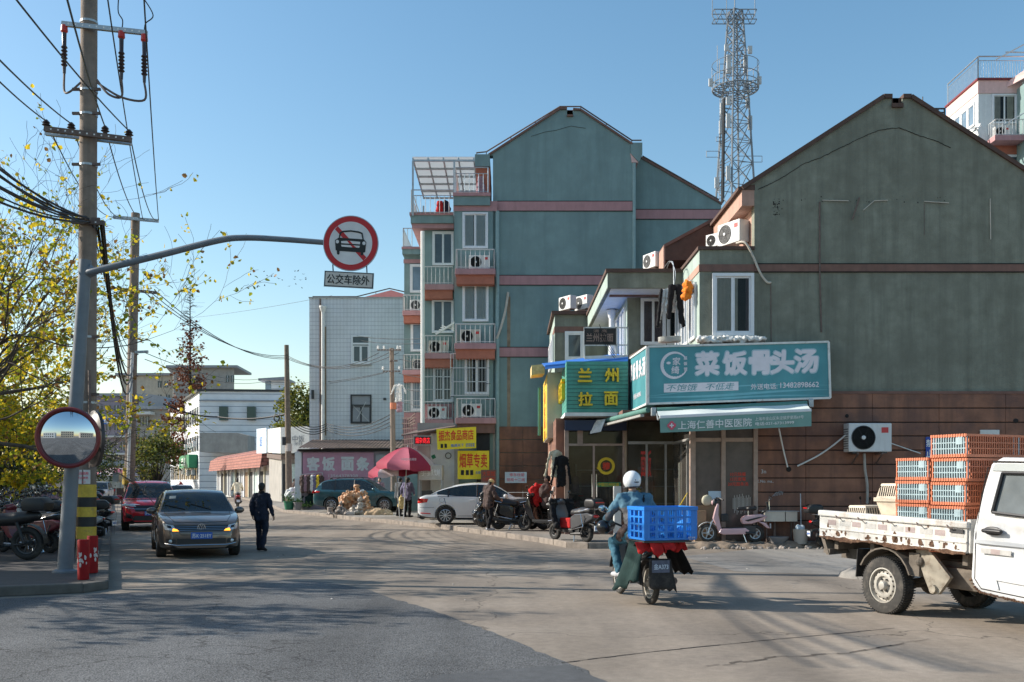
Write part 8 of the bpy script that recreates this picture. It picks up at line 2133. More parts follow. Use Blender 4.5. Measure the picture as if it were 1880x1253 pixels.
# ------------------------------------------------------------------ people (local: +X forward, feet at z=0, 1.70 m tall)
def hand(b,wr,d,side,curl=.5,palm=Vector((0,0,-1))):
 "palm with four fingers and a thumb; d = direction of the hand"
 d=Vector(d).normalized();up=palm-d*palm.dot(d)
 up=up.normalized()if up.length>1e-3 else d.orthogonal().normalized()
 sdv=d.cross(up)*side;w=Vector(wr)
 M3=Matrix((d,sdv,up)).transposed()
 b.ell(w+d*.045,(.055,.042,.016),10,6,M3);b.cap(w-d*.02,w+d*.02,.026,.026)
 for k,(o,L)in enumerate(((-.030,.066),(-.010,.076),(.011,.071),(.031,.056))):
  p=w+d*.085+sdv*o;q=p+(d*math.cos(curl*.7)+up*math.sin(curl*.7))*L*.5;r_=q+(d*math.cos(curl*1.6)+up*math.sin(curl*1.6))*L*.5
  b.cap(p,q,.0095,.009,8);b.cap(q,r_,.009,.0075,8)
 p=w+d*.03-sdv*.036;q=p+(d*.6-sdv*.75+up*.25).normalized()*.04;b.cap(p,q,.0115,.0105,8);b.cap(q,q+(d*.85-sdv*.3+up*.4).normalized()*.03,.0105,.0085,8)
BASE=dict(head=(.03,0,1.585),neck=(0,0,1.44),chest=(0,0,1.25),waist=(0,0,1.06),pelvis=(-.01,0,.93),shL=(0,.185,1.395),shR=(0,-.185,1.395),elL=(-.02,.245,1.12),elR=(-.02,-.245,1.12),wrL=(.06,.25,.87),wrR=(.06,-.25,.87),hipL=(0,.092,.90),hipR=(0,-.092,.90),knL=(.03,.105,.49),knR=(.03,-.105,.49),anL=(-.02,.11,.08),anR=(-.02,-.11,.08),toL=(.15,.13,.035),toR=(.15,-.13,.035),fw=(1,0,0))
def person(label,pose,top,bottom,shoes='cloth_black',hair='hair',hat=None,coat=.0,bulk=1.0,hands=True,vox=.013,long_hair=False,helmet=False,collar=None,group=None):
 p={k:Vector(v)for k,v in{**BASE,**pose}.items()if hasattr(v,"__len__")or isinstance(v,Vector)}
 t=thing('person',label,'person',(0,0,0),0,group)
 fw=p['fw'].normalized();lf=ZU.cross(fw)
 HM=Matrix((fw,lf,fw.cross(lf))).transposed()
 b=MB();h=p['head']
 hv=lambda x,y,z:h+HM@Vector((x,y,z))
 b.ell(hv(-.008,0,.03),(.094,.074,.092),18,12,HM);b.ell(hv(.022,0,-.03),(.070,.060,.085),16,10,HM);b.ell(hv(.05,0,-.09),(.03,.032,.026),10,8,HM)
 b.cap(hv(.086,0,.02),hv(.108,0,-.022),.008,.013,8);b.ell(hv(.098,0,-.024),(.012,.018,.01),8,6,HM)
 for sd in(-1,1):b.ell(hv(-.004,sd*.078,-.005),(.02,.010,.031),8,6,HM);b.ell(hv(.07,sd*.03,-.02),(.022,.02,.02),8,6,HM)
 b.ell(hv(.083,0,-.062),(.014,.026,.012),8,6,HM);b.ell(hv(.08,0,.028),(.014,.055,.012),8,6,HM)
 b.cap(p['neck']-ZU*.04,h-ZU*.06-fw*.015,.056,.053)
 for s in 'LR':
  sd=1 if s=='L' else-1
  b.cap(p['chest'],p['sh'+s],.06,.045);b.cap(p['sh'+s],p['el'+s],.042,.036);b.cap(p['el'+s],p['wr'+s],.038,.026)
  b.cap(p['hip'+s],p['kn'+s],.068,.048);b.cap(p['kn'+s],p['an'+s],.05,.036);b.cap(p['an'+s]-ZU*.03,p['to'+s],.035,.028)
  if hands:hand(b,p['wr'+s],pose.get('hd'+s,(p['wr'+s]-p['el'+s])),sd,pose.get('curl',.6),Vector(pose.get('pm'+s,(.3,-sd,0))))
  else:b.ell(p['wr'+s]+(p['wr'+s]-p['el'+s]).normalized()*.05,.04)
 b.cap(p['chest'],p['neck'],.07,.055);b.cap(p['pelvis'],p['chest'],.085,.08)
 body=blob(b,'body','skin',t,vox if not hands else min(vox,.0115),3)
 # eyes and mouth
 b=MB();
 for sd in(-1,1):b.ell(hv(.080,sd*.031,.004),(.010,.013,.009),10,6,HM)
 e=b.build('eyes','flake_white',body,smooth=True);b=MB()
 for sd in(-1,1):b.ell(hv(.088,sd*.031,.004),(.004,.006,.006),8,6,HM)
 b.ell(hv(.094,0,-.062),(.004,.022,.003),8,4,HM);b.build('pupils_and_lips','cloth_brown',e)
 # hair
 if hair and not helmet:
  b=MB();b.ell(hv(-.022,0,.042),(.098,.084,.092),16,10,HM);b.ell(hv(-.055,0,-.02),(.055,.072,.06),12,8,HM)
  if long_hair:b.cap(hv(-.06,0,0),hv(-.07,0,-.16),.075,.06)
  blob(b,'hair',hair,body,.013,2,disp=.010,dscale=45)
 if hat:
  b=MB();b.ell(hv(-.012,0,.055),(.106,.090,.085),16,10,HM);b.lathe([(.088,.02),(.100,.03),(.100,.06),(.088,.07)],20,Matrix.Translation(hv(-.01,0,.0))@HM.to_4x4(),closed=True);blob(b,'hat',hat,body,.012,3,disp=.006,dscale=40)
 if helmet:
  b=MB();b.ell(hv(-.01,0,.035),(.142,.128,.140),28,18,HM);o=b.build('helmet','helmet_white',body,smooth=True,angle=80)
  bm=bmesh.new();bm.from_mesh(o.data);inv=HM.transposed()
  bmesh.ops.delete(bm,geom=[v for v in bm.verts if(inv@(v.co-h)).z<-.075 or((inv@(v.co-h)).x>.06 and(inv@(v.co-h)).z<.03)],context='VERTS');bm.to_mesh(o.data);bm.free()
  md=o.modifiers.new('t','SOLIDIFY');md.thickness=.012
  b=MB();b.tube([hv(-.01+.145*math.cos(a),.131*math.sin(a),-.072)for a in[R(80+20*i)for i in range(11)]],.008,6);b.build('helmet_trim','black_plastic',o);b=MB();q=hv(-.158,0,.02)
  text_into(b,'ZANGI',hv(-.152,-.01,-.005),.016,.065,-lf,HM@Vector((.1,0,1)),bold=.02,depth=.012);b.bar(hv(-.150,-.005,.02),hv(-.146,.012,.036),.008,.008);b.build('lettering','ink_black',o)
  # top
 b=MB();K=bulk
 b.cap(p['shL']*.55+p['shR']*.45,p['shR']*.55+p['shL']*.45,.09*K,.09*K)
 for s in 'LR':
  b.cap(p['neck']-ZU*.045,p['sh'+s]+ZU*.004,.078*K,.066*K);b.cap(p['chest'],p['sh'+s],.12*K,.066*K);b.cap(p['sh'+s].lerp(p['chest'],.18)-ZU*.02,p['waist'].lerp(p['sh'+s],.22)*1.0,.095*K,.095*K)
  b.cap(p['sh'+s],p['el'+s],.064*K,.055*K);b.cap(p['el'+s],p['el'+s].lerp(p['wr'+s],.92),.055*K,.042*K)
  q=lf*(.055 if s=='L' else-.055)if pose.get('twist')is None else Vector((0,.055 if s=='L' else-.055,0))
  b.cap(p['chest']+q,p['waist']+q,.128*K,.118*K);b.cap(p['waist']+q,p['pelvis']+q+(p['pelvis']-p['waist'])*(.35+coat),.118*K,.128*K)
 b.cap(p['chest']+ZU*.06,p['neck']-ZU*.01,.11*K,.068)
 jk=blob(b,'jacket',top,body,max(vox,.014),4,disp=.024,dscale=9)
 if collar:b=MB();b.lathe([(.070,-.03),(.078,.02),(.068,.05),(.060,.02),(.060,-.03)],18,Matrix.Translation(p['neck']+ZU*.012),closed=True);b.build('collar',collar,jk,smooth=True)
 # trousers
 b=MB();b.cap(p['hipL']+ZU*.03,p['hipR']+ZU*.03,.115,.115);b.cap(p['pelvis'],p['waist'],.125,.115)
 for s in 'LR':b.cap(p['hip'+s],p['kn'+s],.105,.074);b.cap(p['kn'+s],p['an'+s]+ZU*.02,.072,.060)
 blob(b,'trousers',bottom,body,max(vox,.014),4,disp=.020,dscale=10)
 for s in 'LR':
  b=MB();a=p['an'+s];to=p['to'+s];d=(to-a);d.z=0;d.normalize();g=Vector((0,0,min(a.z-.045,to.z)))
  b.cap(a-d*.045-ZU*.035,a+d*.05-ZU*.04,.043,.046);b.cap(a+d*.05-ZU*.045,to+d*.04,.046,.036)
  blob(b,'shoe',shoes,body,.012,3)
 return t
 # walking man
man=person('man in dark navy suit walking away beside the grey sedan',dict(shL=(0,.172,1.385),shR=(0,-.172,1.385),head=(.04,0,1.58),elL=(-.07,.245,1.14),wrL=(-.03,.225,.90),elR=(-.05,-.255,1.13),wrR=(.05,-.285,.88),knL=(.10,.10,.50),anL=(.05,.09,.10),toL=(.21,.10,.05),knR=(.02,-.09,.50),anR=(-.14,-.085,.12),toR=(.02,-.09,.035),curl=.8),'suit_navy','suit_navy','cloth_black',coat=.45,bulk=1.0,vox=.012,collar='cloth_black')
place(man,(X(480,23.6),23.6,0),R(82),scale=.955)
# rider on the moped
rd=person('helmeted rider in blue and grey jacket on the moped with blue crate',dict(head=(.12,.0,1.635),fw=(1,.05,-.10),neck=(.05,0,1.47),chest=(-.03,0,1.27),waist=(-.13,0,1.06),pelvis=(-.20,0,.94),shL=(.02,.195,1.42),shR=(.02,-.195,1.42),elL=(.06,.36,1.17),elR=(.06,-.34,1.18),wrL=(.24,.38,1.045),wrR=(.24,-.36,1.05),hdL=(.9,-.2,-.1),hdR=(.9,.2,-.1),pmL=(0,0,-1),pmR=(0,0,-1),hipL=(-.18,.11,.92),hipR=(-.18,-.11,.92),knL=(.22,.25,.80),knR=(.22,-.25,.80),anL=(.02,.22,.39),anR=(.02,-.22,.39),toL=(.19,.24,.335),toR=(.19,-.24,.335),curl=1.1,twist=1),'jacket_blue','jean_blue','shoe_grey',helmet=True,bulk=1.12,vox=.013,collar='jacket_grey')
for ch in list(rd.children[0].children):
 if ch.name.startswith('jacket'):
  me=ch.data;me.materials.append(M['jacket_grey'])
  for pl in me.polygons:
   c=pl.center
   arm=abs(c.y)>.235
   if(not arm and c.z<1.30+.02*math.sin(c.y*20))or(arm and c.x<.06 and c.z<1.33-(abs(c.y)-.2)*.6):pl.material_index=1
b=MB();st=[]
for k in range(13):
 u=k/12;st.append(Vector((-.125-.035*math.sin(PI*u)+.10*u*u,.02-.15*u+.0,1.10+.36*u)))
b.tube(st,.02,6);b.build('shoulder_strap','cloth_black',rd.children[0])
b=MB();b.cap((-.16,.17,.98),(-.02,.21,.88),.09,.08);blob(b,'waist_bag','cloth_brown',rd.children[0],.02,3,disp=.02,dscale=14)
place(rd,RB,rrz)
# beanie person beside the black scooter
bn=person('person in brown coat and tan beanie standing behind the black scooter',dict(head=(.10,0,1.54),fw=(1,0,-.25),neck=(.06,0,1.42),chest=(.02,0,1.23),elL=(.10,.30,1.14),wrL=(.32,.24,1.05),elR=(.06,-.30,1.10),wrR=(.28,-.26,1.0),knR=(.0,-.14,.49),anR=(-.12,-.16,.08),toR=(.05,-.18,.035),anL=(.05,.12,.08),toL=(.22,.13,.035)),'cloth_brown','cloth_black','shoe_grey',hat='yellow_bag',coat=.5,bulk=1.22,vox=.016)
place(bn,(X(897,30.6),30.9,PZ),R(35),scale=.95)
pa=person('shopper in grey padded jacket under the parasol beside the purple jacket',dict(head=(.06,0,1.56),fw=(1,.2,-.2),elL=(.05,.27,1.14),wrL=(.24,.20,1.06)),'puffer','cloth_black',coat=.2,bulk=1.3,vox=.016);place(pa,(X(732,43.4),43.6,PZ),R(40))
pb_=person('shopper in purple jacket carrying a cream shopping bag under the parasol',dict(head=(.05,0,1.56),fw=(1,-.1,-.15),elL=(-.05,.28,1.12),wrL=(.02,.31,.90),elR=(.06,-.26,1.12),wrR=(.22,-.2,1.0)),'purple','cloth_black',coat=.3,bulk=1.2,vox=.016,long_hair=True);place(pb_,(X(749,42.6),42.4,PZ),R(62))
b=MB();b.cap((0,0,.1),(0,0,.36),.17,.12);b.cap((0,.06,.36),(0,.02,.52),.02,.02);b.cap((0,-.06,.36),(0,.02,.52),.02,.02);o=blob(b,'shopping_bag','yellow_bag',None,.022,2,disp=.03,dscale=9);tag(o,'cream yellow shopping bag held by the purple jacketed shopper','bag');o.location=Vector((X(738,42.4),42.2,PZ+.42));o.rotation_euler=(0,0,.6)
# woman on a scooter riding off down the street
sc2=scooter('scooter ridden away by a woman in a cream coat far down the road','scooter_maroon',None);place(sc2,(X(436,66),66,0),R(108),scale=1.1)
wr_=person('rider in cream coat on the distant scooter',dict(head=(.05,0,1.60),neck=(.0,0,1.44),chest=(-.08,0,1.24),waist=(-.2,0,1.02),pelvis=(-.28,0,.88),shL=(-.04,.18,1.38),shR=(-.04,-.18,1.38),elL=(.05,.28,1.16),elR=(.05,-.28,1.16),wrL=(.26,.32,1.03),wrR=(.26,-.32,1.03),hipL=(-.25,.1,.86),hipR=(-.25,-.1,.86),knL=(.16,.17,.78),knR=(.16,-.17,.78),anL=(.08,.14,.42),anR=(.08,-.14,.42),toL=(.24,.15,.36),toR=(.24,-.15,.36),twist=1),'cream_cloth','cloth_brown',hands=False,bulk=1.25,vox=.02,coat=.4,long_hair=True);place(wr_,(X(436,66),66,0),R(108),scale=1.1)
bg_people=[(697,52.5,880,'person with dark hair standing behind the teal car bonnet','mauve_cloth',-100),(540,63,0,'person in dark clothes standing by the clothes near the wooden pole','cloth_brown',30),(812,43.6,0,'stall keeper in black at the right side of the food cart','cloth_black',-150),(608,53.3,0,'person in black showing just above the teal car roof','cloth_black',60),(1006,33.5,0,'person in dark brown bending among scooters by the shop corner','cloth_brown',170)]
for px,d,_,lab,m,az in bg_people:
 o=person(lab,dict(elL=(.08,.25,1.13),wrL=(.28,.2,1.08)),m,'cloth_black',hands=False,vox=.02,bulk=1.15);place(o,(X(px,d),d,PZ),R(az))
 # ------------------------------------------------------------------ street stall and clutter
def parasol(label,c,r,h0,hr,tilt=(0,0),mats=('parasol_red','parasol_pink','parasol_red','parasol_white'),ped=True):
 t=thing('parasol',label,'parasol',c,0,'parasols of the street stall');c=Vector(c);n=8
 T=Matrix.Translation(c)@Euler((tilt[0],tilt[1],R(12))).to_matrix().to_4x4()
 for k in range(n):
  a0,a1=2*PI*k/n,2*PI*(k+1)/n;b=MB();vs=[];m=7;q=5
  for j in range(m+1):
   s=j/m;z=h0-(h0-hr)*(s**1.7)
   for i in range(q+1):
    u=i/q;e=Vector((math.cos(a0),math.sin(a0),0)).lerp(Vector((math.cos(a1),math.sin(a1),0)),u);sag=1-.04*math.sin(PI*u)*s
    vs.append(T@Vector((e.x*r*s*sag,e.y*r*s*sag,z-.03*math.sin(PI*u)*s)))
  for i in range(q+1):u=i/q;vs.append(vs[m*(q+1)+i]+Vector((0,0,-.20-.03*math.sin(PI*u*2))))
  b.add(vs,[(j*(q+1)+i,j*(q+1)+i+1,(j+1)*(q+1)+i+1,(j+1)*(q+1)+i)for j in range(m+1)for i in range(q)])
  b.build('canopy_panel',mats[k%len(mats)],t,smooth=True,angle=60,recalc=False)
 b=MB();b.tube([T@Vector((0,0,-c.z*0)),T@Vector((0,0,h0+.08))],.022,8);b.build('pole','rail_white',t)
 b=MB()
 for k in range(n):a=2*PI*k/n;e=Vector((math.cos(a),math.sin(a),0));b.tube([T@Vector((0,0,h0-.02)),T@(e*r*.5+ZU*(h0-(h0-hr)*.5**1.7-.02)),T@(e*r*.98+ZU*(hr-.02))],.008,4);b.tube([T@Vector((0,0,h0-.55)),T@(e*r*.5+ZU*(h0-(h0-hr)*.5**1.7-.03))],.007,4)
 b.build('ribs','galv',t);return t
dpz=40.2
pz1=parasol('larger upper red and pink parasol over the street stall',(X(741,dpz),dpz,PZ),1.22,Z(821,dpz)-PZ,Z(853,dpz)-PZ,(R(2),R(3)))
b=MB();text_into(b,'中国移动通信',P(752,843,dpz-.86),.10,.6,bold=.01);b.xf(Matrix.Translation((0,-.32,-.02)));b.build('lettering','parasol_white',pz1)
parasol('lower faded parasol with hanging pink flap under the larger one',(X(734,dpz+1.2),dpz+1.2,PZ),1.14,Z(838,dpz)-PZ,Z(862,dpz)-PZ,(R(3),R(-5)),('parasol_red','parasol_white','parasol_red','parasol_pink'))
ct=thing('food_cart','pale steel food cart with characters on its hood by the parasol','food cart',(X(792,40),40,PZ))
d=39.7;x0,x1=X(768,d),X(812,d)
MB().box(x0,x1,d,d+.9,Z(882,d),Z(854,d)).build('hood','cart_steel',ct,bevel=.02)
b=MB()
for x in(x0+.03,x1-.03):
 for y in(d+.03,d+.87):b.box(x-.02,x+.02,y-.02,y+.02,PZ+.1,Z(882,d))
b.build('post','galv',ct)
MB().box(x0,x1,d,d+.9,PZ+.85,PZ+.92).build('counter','cart_steel',ct);MB().box(x0+.05,x1-.05,d+.05,d+.85,PZ+.2,PZ+.85).build('cabinet','dark_metal',ct)
b=MB();b.box(x0+.1,x0+.5,d+.3,d+.7,PZ+.92,PZ+1.15);b.ell((x1-.3,d+.4,PZ+1.0),(.18,.18,.1),12,8);b.build('pot','dark_metal',ct)
b=MB();text_into(b,'手抓饼',P(790,868,d-.01),.26,.8,bold=.02);b.build('lettering','pale_text',ct)
for x in(x0+.15,x1-.15):T=Matrix.Translation((x,d+.1,PZ+.15))@Matrix.Rotation(R(90),4,'X');MB().lathe([(.15,-.03),(.15,.03)],18,T).build('wheel','rubber',ct)
o=MB().box(X(816,41.5),X(833,41.5),41.5,42.1,PZ,Z(884,41.5)).build('cardboard_box','box_cream',bevel=.01);tag(o,'stack of pale boxes between the food cart and the white sedan','box')
b=MB()
for px in(817,822,827):b.bar(P(px,895,42.5),P(px,864,42.5),.03)
for py in(866,875,884):b.bar(P(812,py,42.5),P(830,py,42.5),.03)
o=b.build('wooden_rack','rail_rust');tag(o,'brown slatted rack standing behind the food cart','rack')
parasol('faded pink parasol over the market stalls at the far street end',(X(213,98),98,.13),2.0,2.9,2.3,(0,0),('parasol_pink','parasol_white'))
for px,lab in((190,'dark awning of the left market stall at the street end'),(226,'dark awning of the right market stall at the street end')):
 t=thing('market_stall',lab,'market stall',(X(px,104),104,.13));x=X(px,104);MB().prism([(x-1.1,103,2.3),(x+1.1,103,2.3),(x+1.1,106,2.8),(x-1.1,106,2.8)],(0,0,.06)).build('awning','cloth_black',t);b=MB()
 for sx in(-1,1):
  for y in(103.1,105.9):b.box(x+sx-.04,x+sx+.04,y-.04,y+.04,.13,2.4)
 b.build('post','galv',t);MB().box(x-1,x+1,103.4,104.6,.13,1.0).build('counter','cloth_brown',t)
 # heap of bags and rubble
rp_=random.Random(17)
bags=[(638,46.2,.55,.5,'bag_tan','tan plastic sack at the left of the rubbish heap'),(655,46.6,.6,.95,'bag_tan','bulging tan sack on top of the rubbish heap'),(640,45.9,.5,.75,'bag_tan','creased orange tan sack below the topmost one'),(664,46.5,.42,.85,'film_clear','clear plastic bundle leaning on top of the heap'),(660,45.7,.45,.45,'bag_white','whitish sack in the middle of the rubbish heap'),(672,45.8,.5,.55,'bag_tan','open tan sack at the right of the rubbish heap'),(628,45.7,.42,.30,'rubble','grey bundle of rags at the left foot of the heap'),(648,45.6,.3,.2,'bag_white','small pale sack in front of the rubbish heap')]
for i,(px,d,s,h,m,lab)in enumerate(bags):
 b=MB();c=Vector((X(px,d),d,PZ));
 for k in range(7):b.ell(c+Vector((rp_.uniform(-.2,.2),rp_.uniform(-.15,.15),max(.12,h-rp_.uniform(.0,.5)))),(s*rp_.uniform(.4,.65),s*.5,s*rp_.uniform(.35,.55)),10,7)
 b.cap(c+ZU*.1,c+ZU*h,s*.5,s*.3);b.cap(c+ZU*h,c+ZU*(h+s*.45),s*.12,s*.22)
 o=blob(b,'rubbish_sack',m,None,.03,1,disp=.13,dscale=6.5);tag(o,lab,'sack','sacks in the rubbish heap')
b=MB()
for k in range(40):a=rp_.random()*6.28;q=rp_.random();b.cbox((X(640,45.6)+q*math.cos(a)*1.1,45.5+q*math.sin(a)*.4,PZ+.05+.1*(1-q)),(rp_.uniform(.06,.22),.1,.05),Euler((rp_.random(),rp_.random(),rp_.random()*6)).to_matrix())
o=b.build('rubble_heap','rubble');tag(o,'broken bricks and rubble scattered round the foot of the sacks','rubble',kind='stuff')
b=MB();b.ell((X(690,45.6),45.6,PZ),(.75,.4,.32),20,10);b.ell((X(702,45.4),45.5,PZ),(.5,.3,.12),16,8);o=blob(b,'sand_pile','sand',None,.05,3,disp=.08,dscale=4);tag(o,'small sandy heap to the right of the rubbish sacks','sand heap')
o=MB().box(X(636,45.2),X(651,45.2),45.1,45.35,PZ,PZ+.14).build('stone_block','flake_white',bevel=.02);tag(o,'pale stone block lying before the rubbish sacks','block')
o=MB().lathe([(.12,0),(.14,.32),(.12,.33)],16,Matrix.Translation((X(606,45.8),45.8,PZ))).build('stump','rubble',smooth=True);tag(o,'short grey concrete stump left of the rubbish sacks','stump')
b=MB()
for k in range(5):b.ell((X(886,32.5)+rp_.uniform(-.1,.1),32.5,PZ+.25+.1*k),(.33-.04*k,.3,.2),14,8)
b.cap((X(886,32.5),32.5,PZ+.7),(X(886,32.5),32.5,PZ+.92),.06,.12);o=blob(b,'rubbish_bag','bag_black',None,.03,2,disp=.06,dscale=8);tag(o,'shiny black rubbish bag beside the white sedan door','rubbish bag')
# plants and pots
def pot(label,c,m,r,h,leaves,spread,hh,lm='pot_leaf'):
 t=thing('potted_plant',label,'plant',c);c=Vector(c)
 MB().lathe([(r*.75,0),(r,h),(r*1.08,h),(r*1.08,h-.04),(r*.9,h-.05)],20,Matrix.Translation(c)).build('pot',m,t,smooth=True,angle=50)
 b=MB();rr=random.Random(int(c.x*50))
 for i in range(leaves):
  p=c+Vector((rr.gauss(0,spread),rr.gauss(0,spread),h+abs(rr.gauss(0,hh))));s=rr.uniform(.03,.08);e=Euler((rr.random()*6,rr.random()*6,rr.random()*6)).to_matrix();b.add([p+e@Vector(v)for v in((-s,0,0),(0,-s*.4,.01),(s,0,0),(0,s*.4,.01))],[(0,1,2,3)])
 b.build('leaves',lm,t,recalc=False);return t
pot('leafy plant in a deep green pot by the wooden pole',(X(531,53.8),53.8,PZ),'pot_green',.30,.45,160,.16,.2)
pot('small plant in a grey pot beside the green pot',(X(547,53.6),53.6,PZ),'pot_grey',.24,.40,110,.14,.12)
pot('low green weeds in a shallow tub right of the grey pot',(X(559,54.2),54.2,PZ),'pot_grey',.2,.15,150,.22,.1)
b=MB()
for k in range(12):b.ell((X(548+rp_.uniform(-18,28),55.5),55.5+rp_.uniform(-.4,.4),PZ+rp_.uniform(.3,.9)),(rp_.uniform(.3,.5),.3,rp_.uniform(.2,.4)),10,7)
o=blob(b,'plastic_sheeting','film_clear',None,.06,2,disp=.16,dscale=4);tag(o,'crumpled clear plastic sheeting over goods behind the flower pots','plastic sheeting')
b=MB()
for k in range(9):b.ell((X(567+rp_.uniform(-12,12),55),54.8+rp_.uniform(-.2,.2),PZ+rp_.uniform(.25,.7)),(.4,.25,.3),10,7)
o=blob(b,'covered_goods','tarp_green',None,.06,2,disp=.12,dscale=4);tag(o,'dark green tarpaulin covering goods behind the teal car tail','tarpaulin')
ck_=thing('clothes_rack','clothes rack with garments at the left end of the pink sign','clothes rack',(X(570,54.2),54.2,PZ))
b=MB();b.tube([P(552,872,54.2),P(592,868,54.2)],.02,6);b.tube([P(552,872,54.2),P(552,930,54.2)],.02,6);b.tube([P(592,868,54.2),P(592,930,54.2)],.02,6);b.build('frame','galv',ck_)
for i,(px,m)in enumerate(((556,'cloth_brown'),(561,'mauve_cloth'),(567,'cloth_brown'),(573,'white_cloth'),(578,'purple'),(584,'letter_yellow'),(589,'cloth_brown'))):
 g=thing('garment',['brown jacket at the left end of the clothes rack','mauve top second on the clothes rack','brown coat third on the clothes rack','white shirt in the middle of the clothes rack','purple top right of the white shirt','mustard yellow jacket on the clothes rack','brown top at the right end of the clothes rack'][i],'garment',P(px,885,54.1),0,'garments on the clothes rack')
 b=MB();c=P(px,876,54.1);b.cap(c+Vector((-.12,0,-.02)),c+Vector((.12,0,-.02)),.05,.05);b.cap(c,c-ZU*rp_.uniform(.5,.8),.12,.14);b.cap(c+Vector((.13,0,-.02)),c+Vector((.17,0,-.4)),.05,.04);b.cap(c+Vector((-.13,0,-.02)),c+Vector((-.17,0,-.4)),.05,.04);blob(b,'cloth',m,g,.03,2,disp=.03,dscale=9)
 # washing on the buildings
def shirt(name,lab,c,m,w=.2,L=.6,arm=.5,sleeves=True,rz=0.0,m2=None):
 b=MB();b.cap((-w*.7,0,-.05),(0,0,0),.035,.04);b.cap((w*.7,0,-.05),(0,0,0),.035,.04);b.cap((-w*.25,0,-.08),(-w*.5,0,-L),.07,.06);b.cap((w*.25,0,-.08),(w*.4,.03,-L*.94),.07,.065);b.cap((0,0,-.08),(0,-.03,-L*.97),.07,.06)
 if sleeves:b.cap((-w*.8,0,-.06),(-w*1.55,.03,-arm),.045,.035);b.cap((w*.8,0,-.06),(w*1.4,-.02,-arm*.96),.045,.035)
 for v in b.v:v.y*=.55
 o=blob(b,name,m,None,.016,2,disp=.035,dscale=8);o.location=c;o.rotation_euler=(0,0,rz);return tag(o,lab,'garment')
hp=P(1236,528,26.6)
shirt('hung_shirt','pale grey top with dark sleeves hanging beside the corner window',hp+Vector((-.05,.12,0)),'white_cloth',.2,.62,.95)
for sd,L in((-1,.82),(1,.9)):pass
b=MB();b.cap((-.14,0,0),(.14,0,0),.05,.05);b.cap((-.09,0,-.02),(-.17,0,-.82),.09,.07);b.cap((.09,0,-.02),(.17,0,-.95),.09,.07)
for v in b.v:v.y*=.6
o=blob(b,'hung_trousers','cloth_black',None,.02,3,disp=.015);o.location=hp+Vector((.04,-.05,.02));tag(o,'black trousers hanging from the hook beside the corner window','garment')
for sd in(-1,1):
 b=MB();b.cap((0,0,0),(sd*.08,0,-.95),.045,.05);o=blob(b,'hung_sleeve','cloth_black',None,.02,2,disp=.02);o.location=hp+Vector((sd*.26-.05,.12,-.05));tag(o,['left','right'][sd>0]+' long black sleeve of the hanging washing by the corner window','garment')
b=MB();b.tube(curve([P(1223,500,28.2),P(1228,484,27.8),P(1236,484,27.2),P(1237,526,26.6)]),.012,5);b.tube(curve([P(1215,498,28.2),P(1230,480,27.6),P(1240,500,27),P(1237,528,26.6)]),.01,5);o=b.build('drying_hook','galv');tag(o,'bent metal rod carrying the black washing beside the bay','drying rod')
b=MB();b.ell(P(1263,530,25.9),(.13,.13,.22),14,10);b.ell(P(1260,545,25.9),(.14,.12,.1),12,8);o=blob(b,'laundry_bundle','orange_cloth',None,.025,2,disp=.06,dscale=12);tag(o,'orange laundry bundle hanging at the sunlit side of the bay','laundry')
b=MB();b.ell(P(1268,528,26.1),(.10,.12,.2),12,8);o=blob(b,'laundry_bundle','white_cloth',None,.025,2,disp=.05,dscale=12);tag(o,'white laundry behind the orange bundle beside the bay','laundry')
shirt('hung_shirt','black and white patterned top hanging by the slim pole',P(732,706,50),'white_cloth',.25,.85,.5);shirt('hung_shirt','pale pink cloth hanging below the patterned top by the slim pole',P(734,738,50),'mauve_cloth',.2,.5,.3,False)
shirt('hung_coat','cream jacket hung on the shop corner by the noodle shop glass',P(1020,828,28.45),'cream_cloth',.22,.75,.7,True,.5);shirt('hung_coat','long black coat hung by the noodle shop corner post',P(1031,838,28.4),'cloth_black',.20,.85,.8,True,.3);shirt('hung_coat','black and white jacket resting on the scooters by the shop corner',P(1026,892,29.5),'white_cloth',.2,.6,.5,True,.4)
b=MB()
b.cap(P(976,900,30.6),P(996,896,30.6),.09,.07);b.cap(P(980,900,30.5),P(984,926,30.5),.12,.08);b.cap(P(992,900,30.6),P(996,922,30.5),.1,.06);b.cap(P(986,892,30.6),P(988,915,30.5),.10,.11)
o=blob(b,'red_jacket','red_cloth',None,.035,2,disp=.07,dscale=7);tag(o,'bright red jacket thrown over the black scooter handlebar','garment')
b=MB()
for k in range(6):b.ell(P(1003+rp_.uniform(-6,6),905+rp_.uniform(-10,20),30.4),(.16,.16,.2),10,7)
o=blob(b,'bundle','cloth_brown',None,.035,2,disp=.06,dscale=7);tag(o,'brown bundle hanging beside the red jacket on the scooters','bundle')
o=scooter('dark scooter crowded behind the red jacket near the shop corner','scooter_maroon','black_plastic',quilt='cloth_black');place(o,(X(1012,32),31.6,PZ),R(205),scale=1.05)
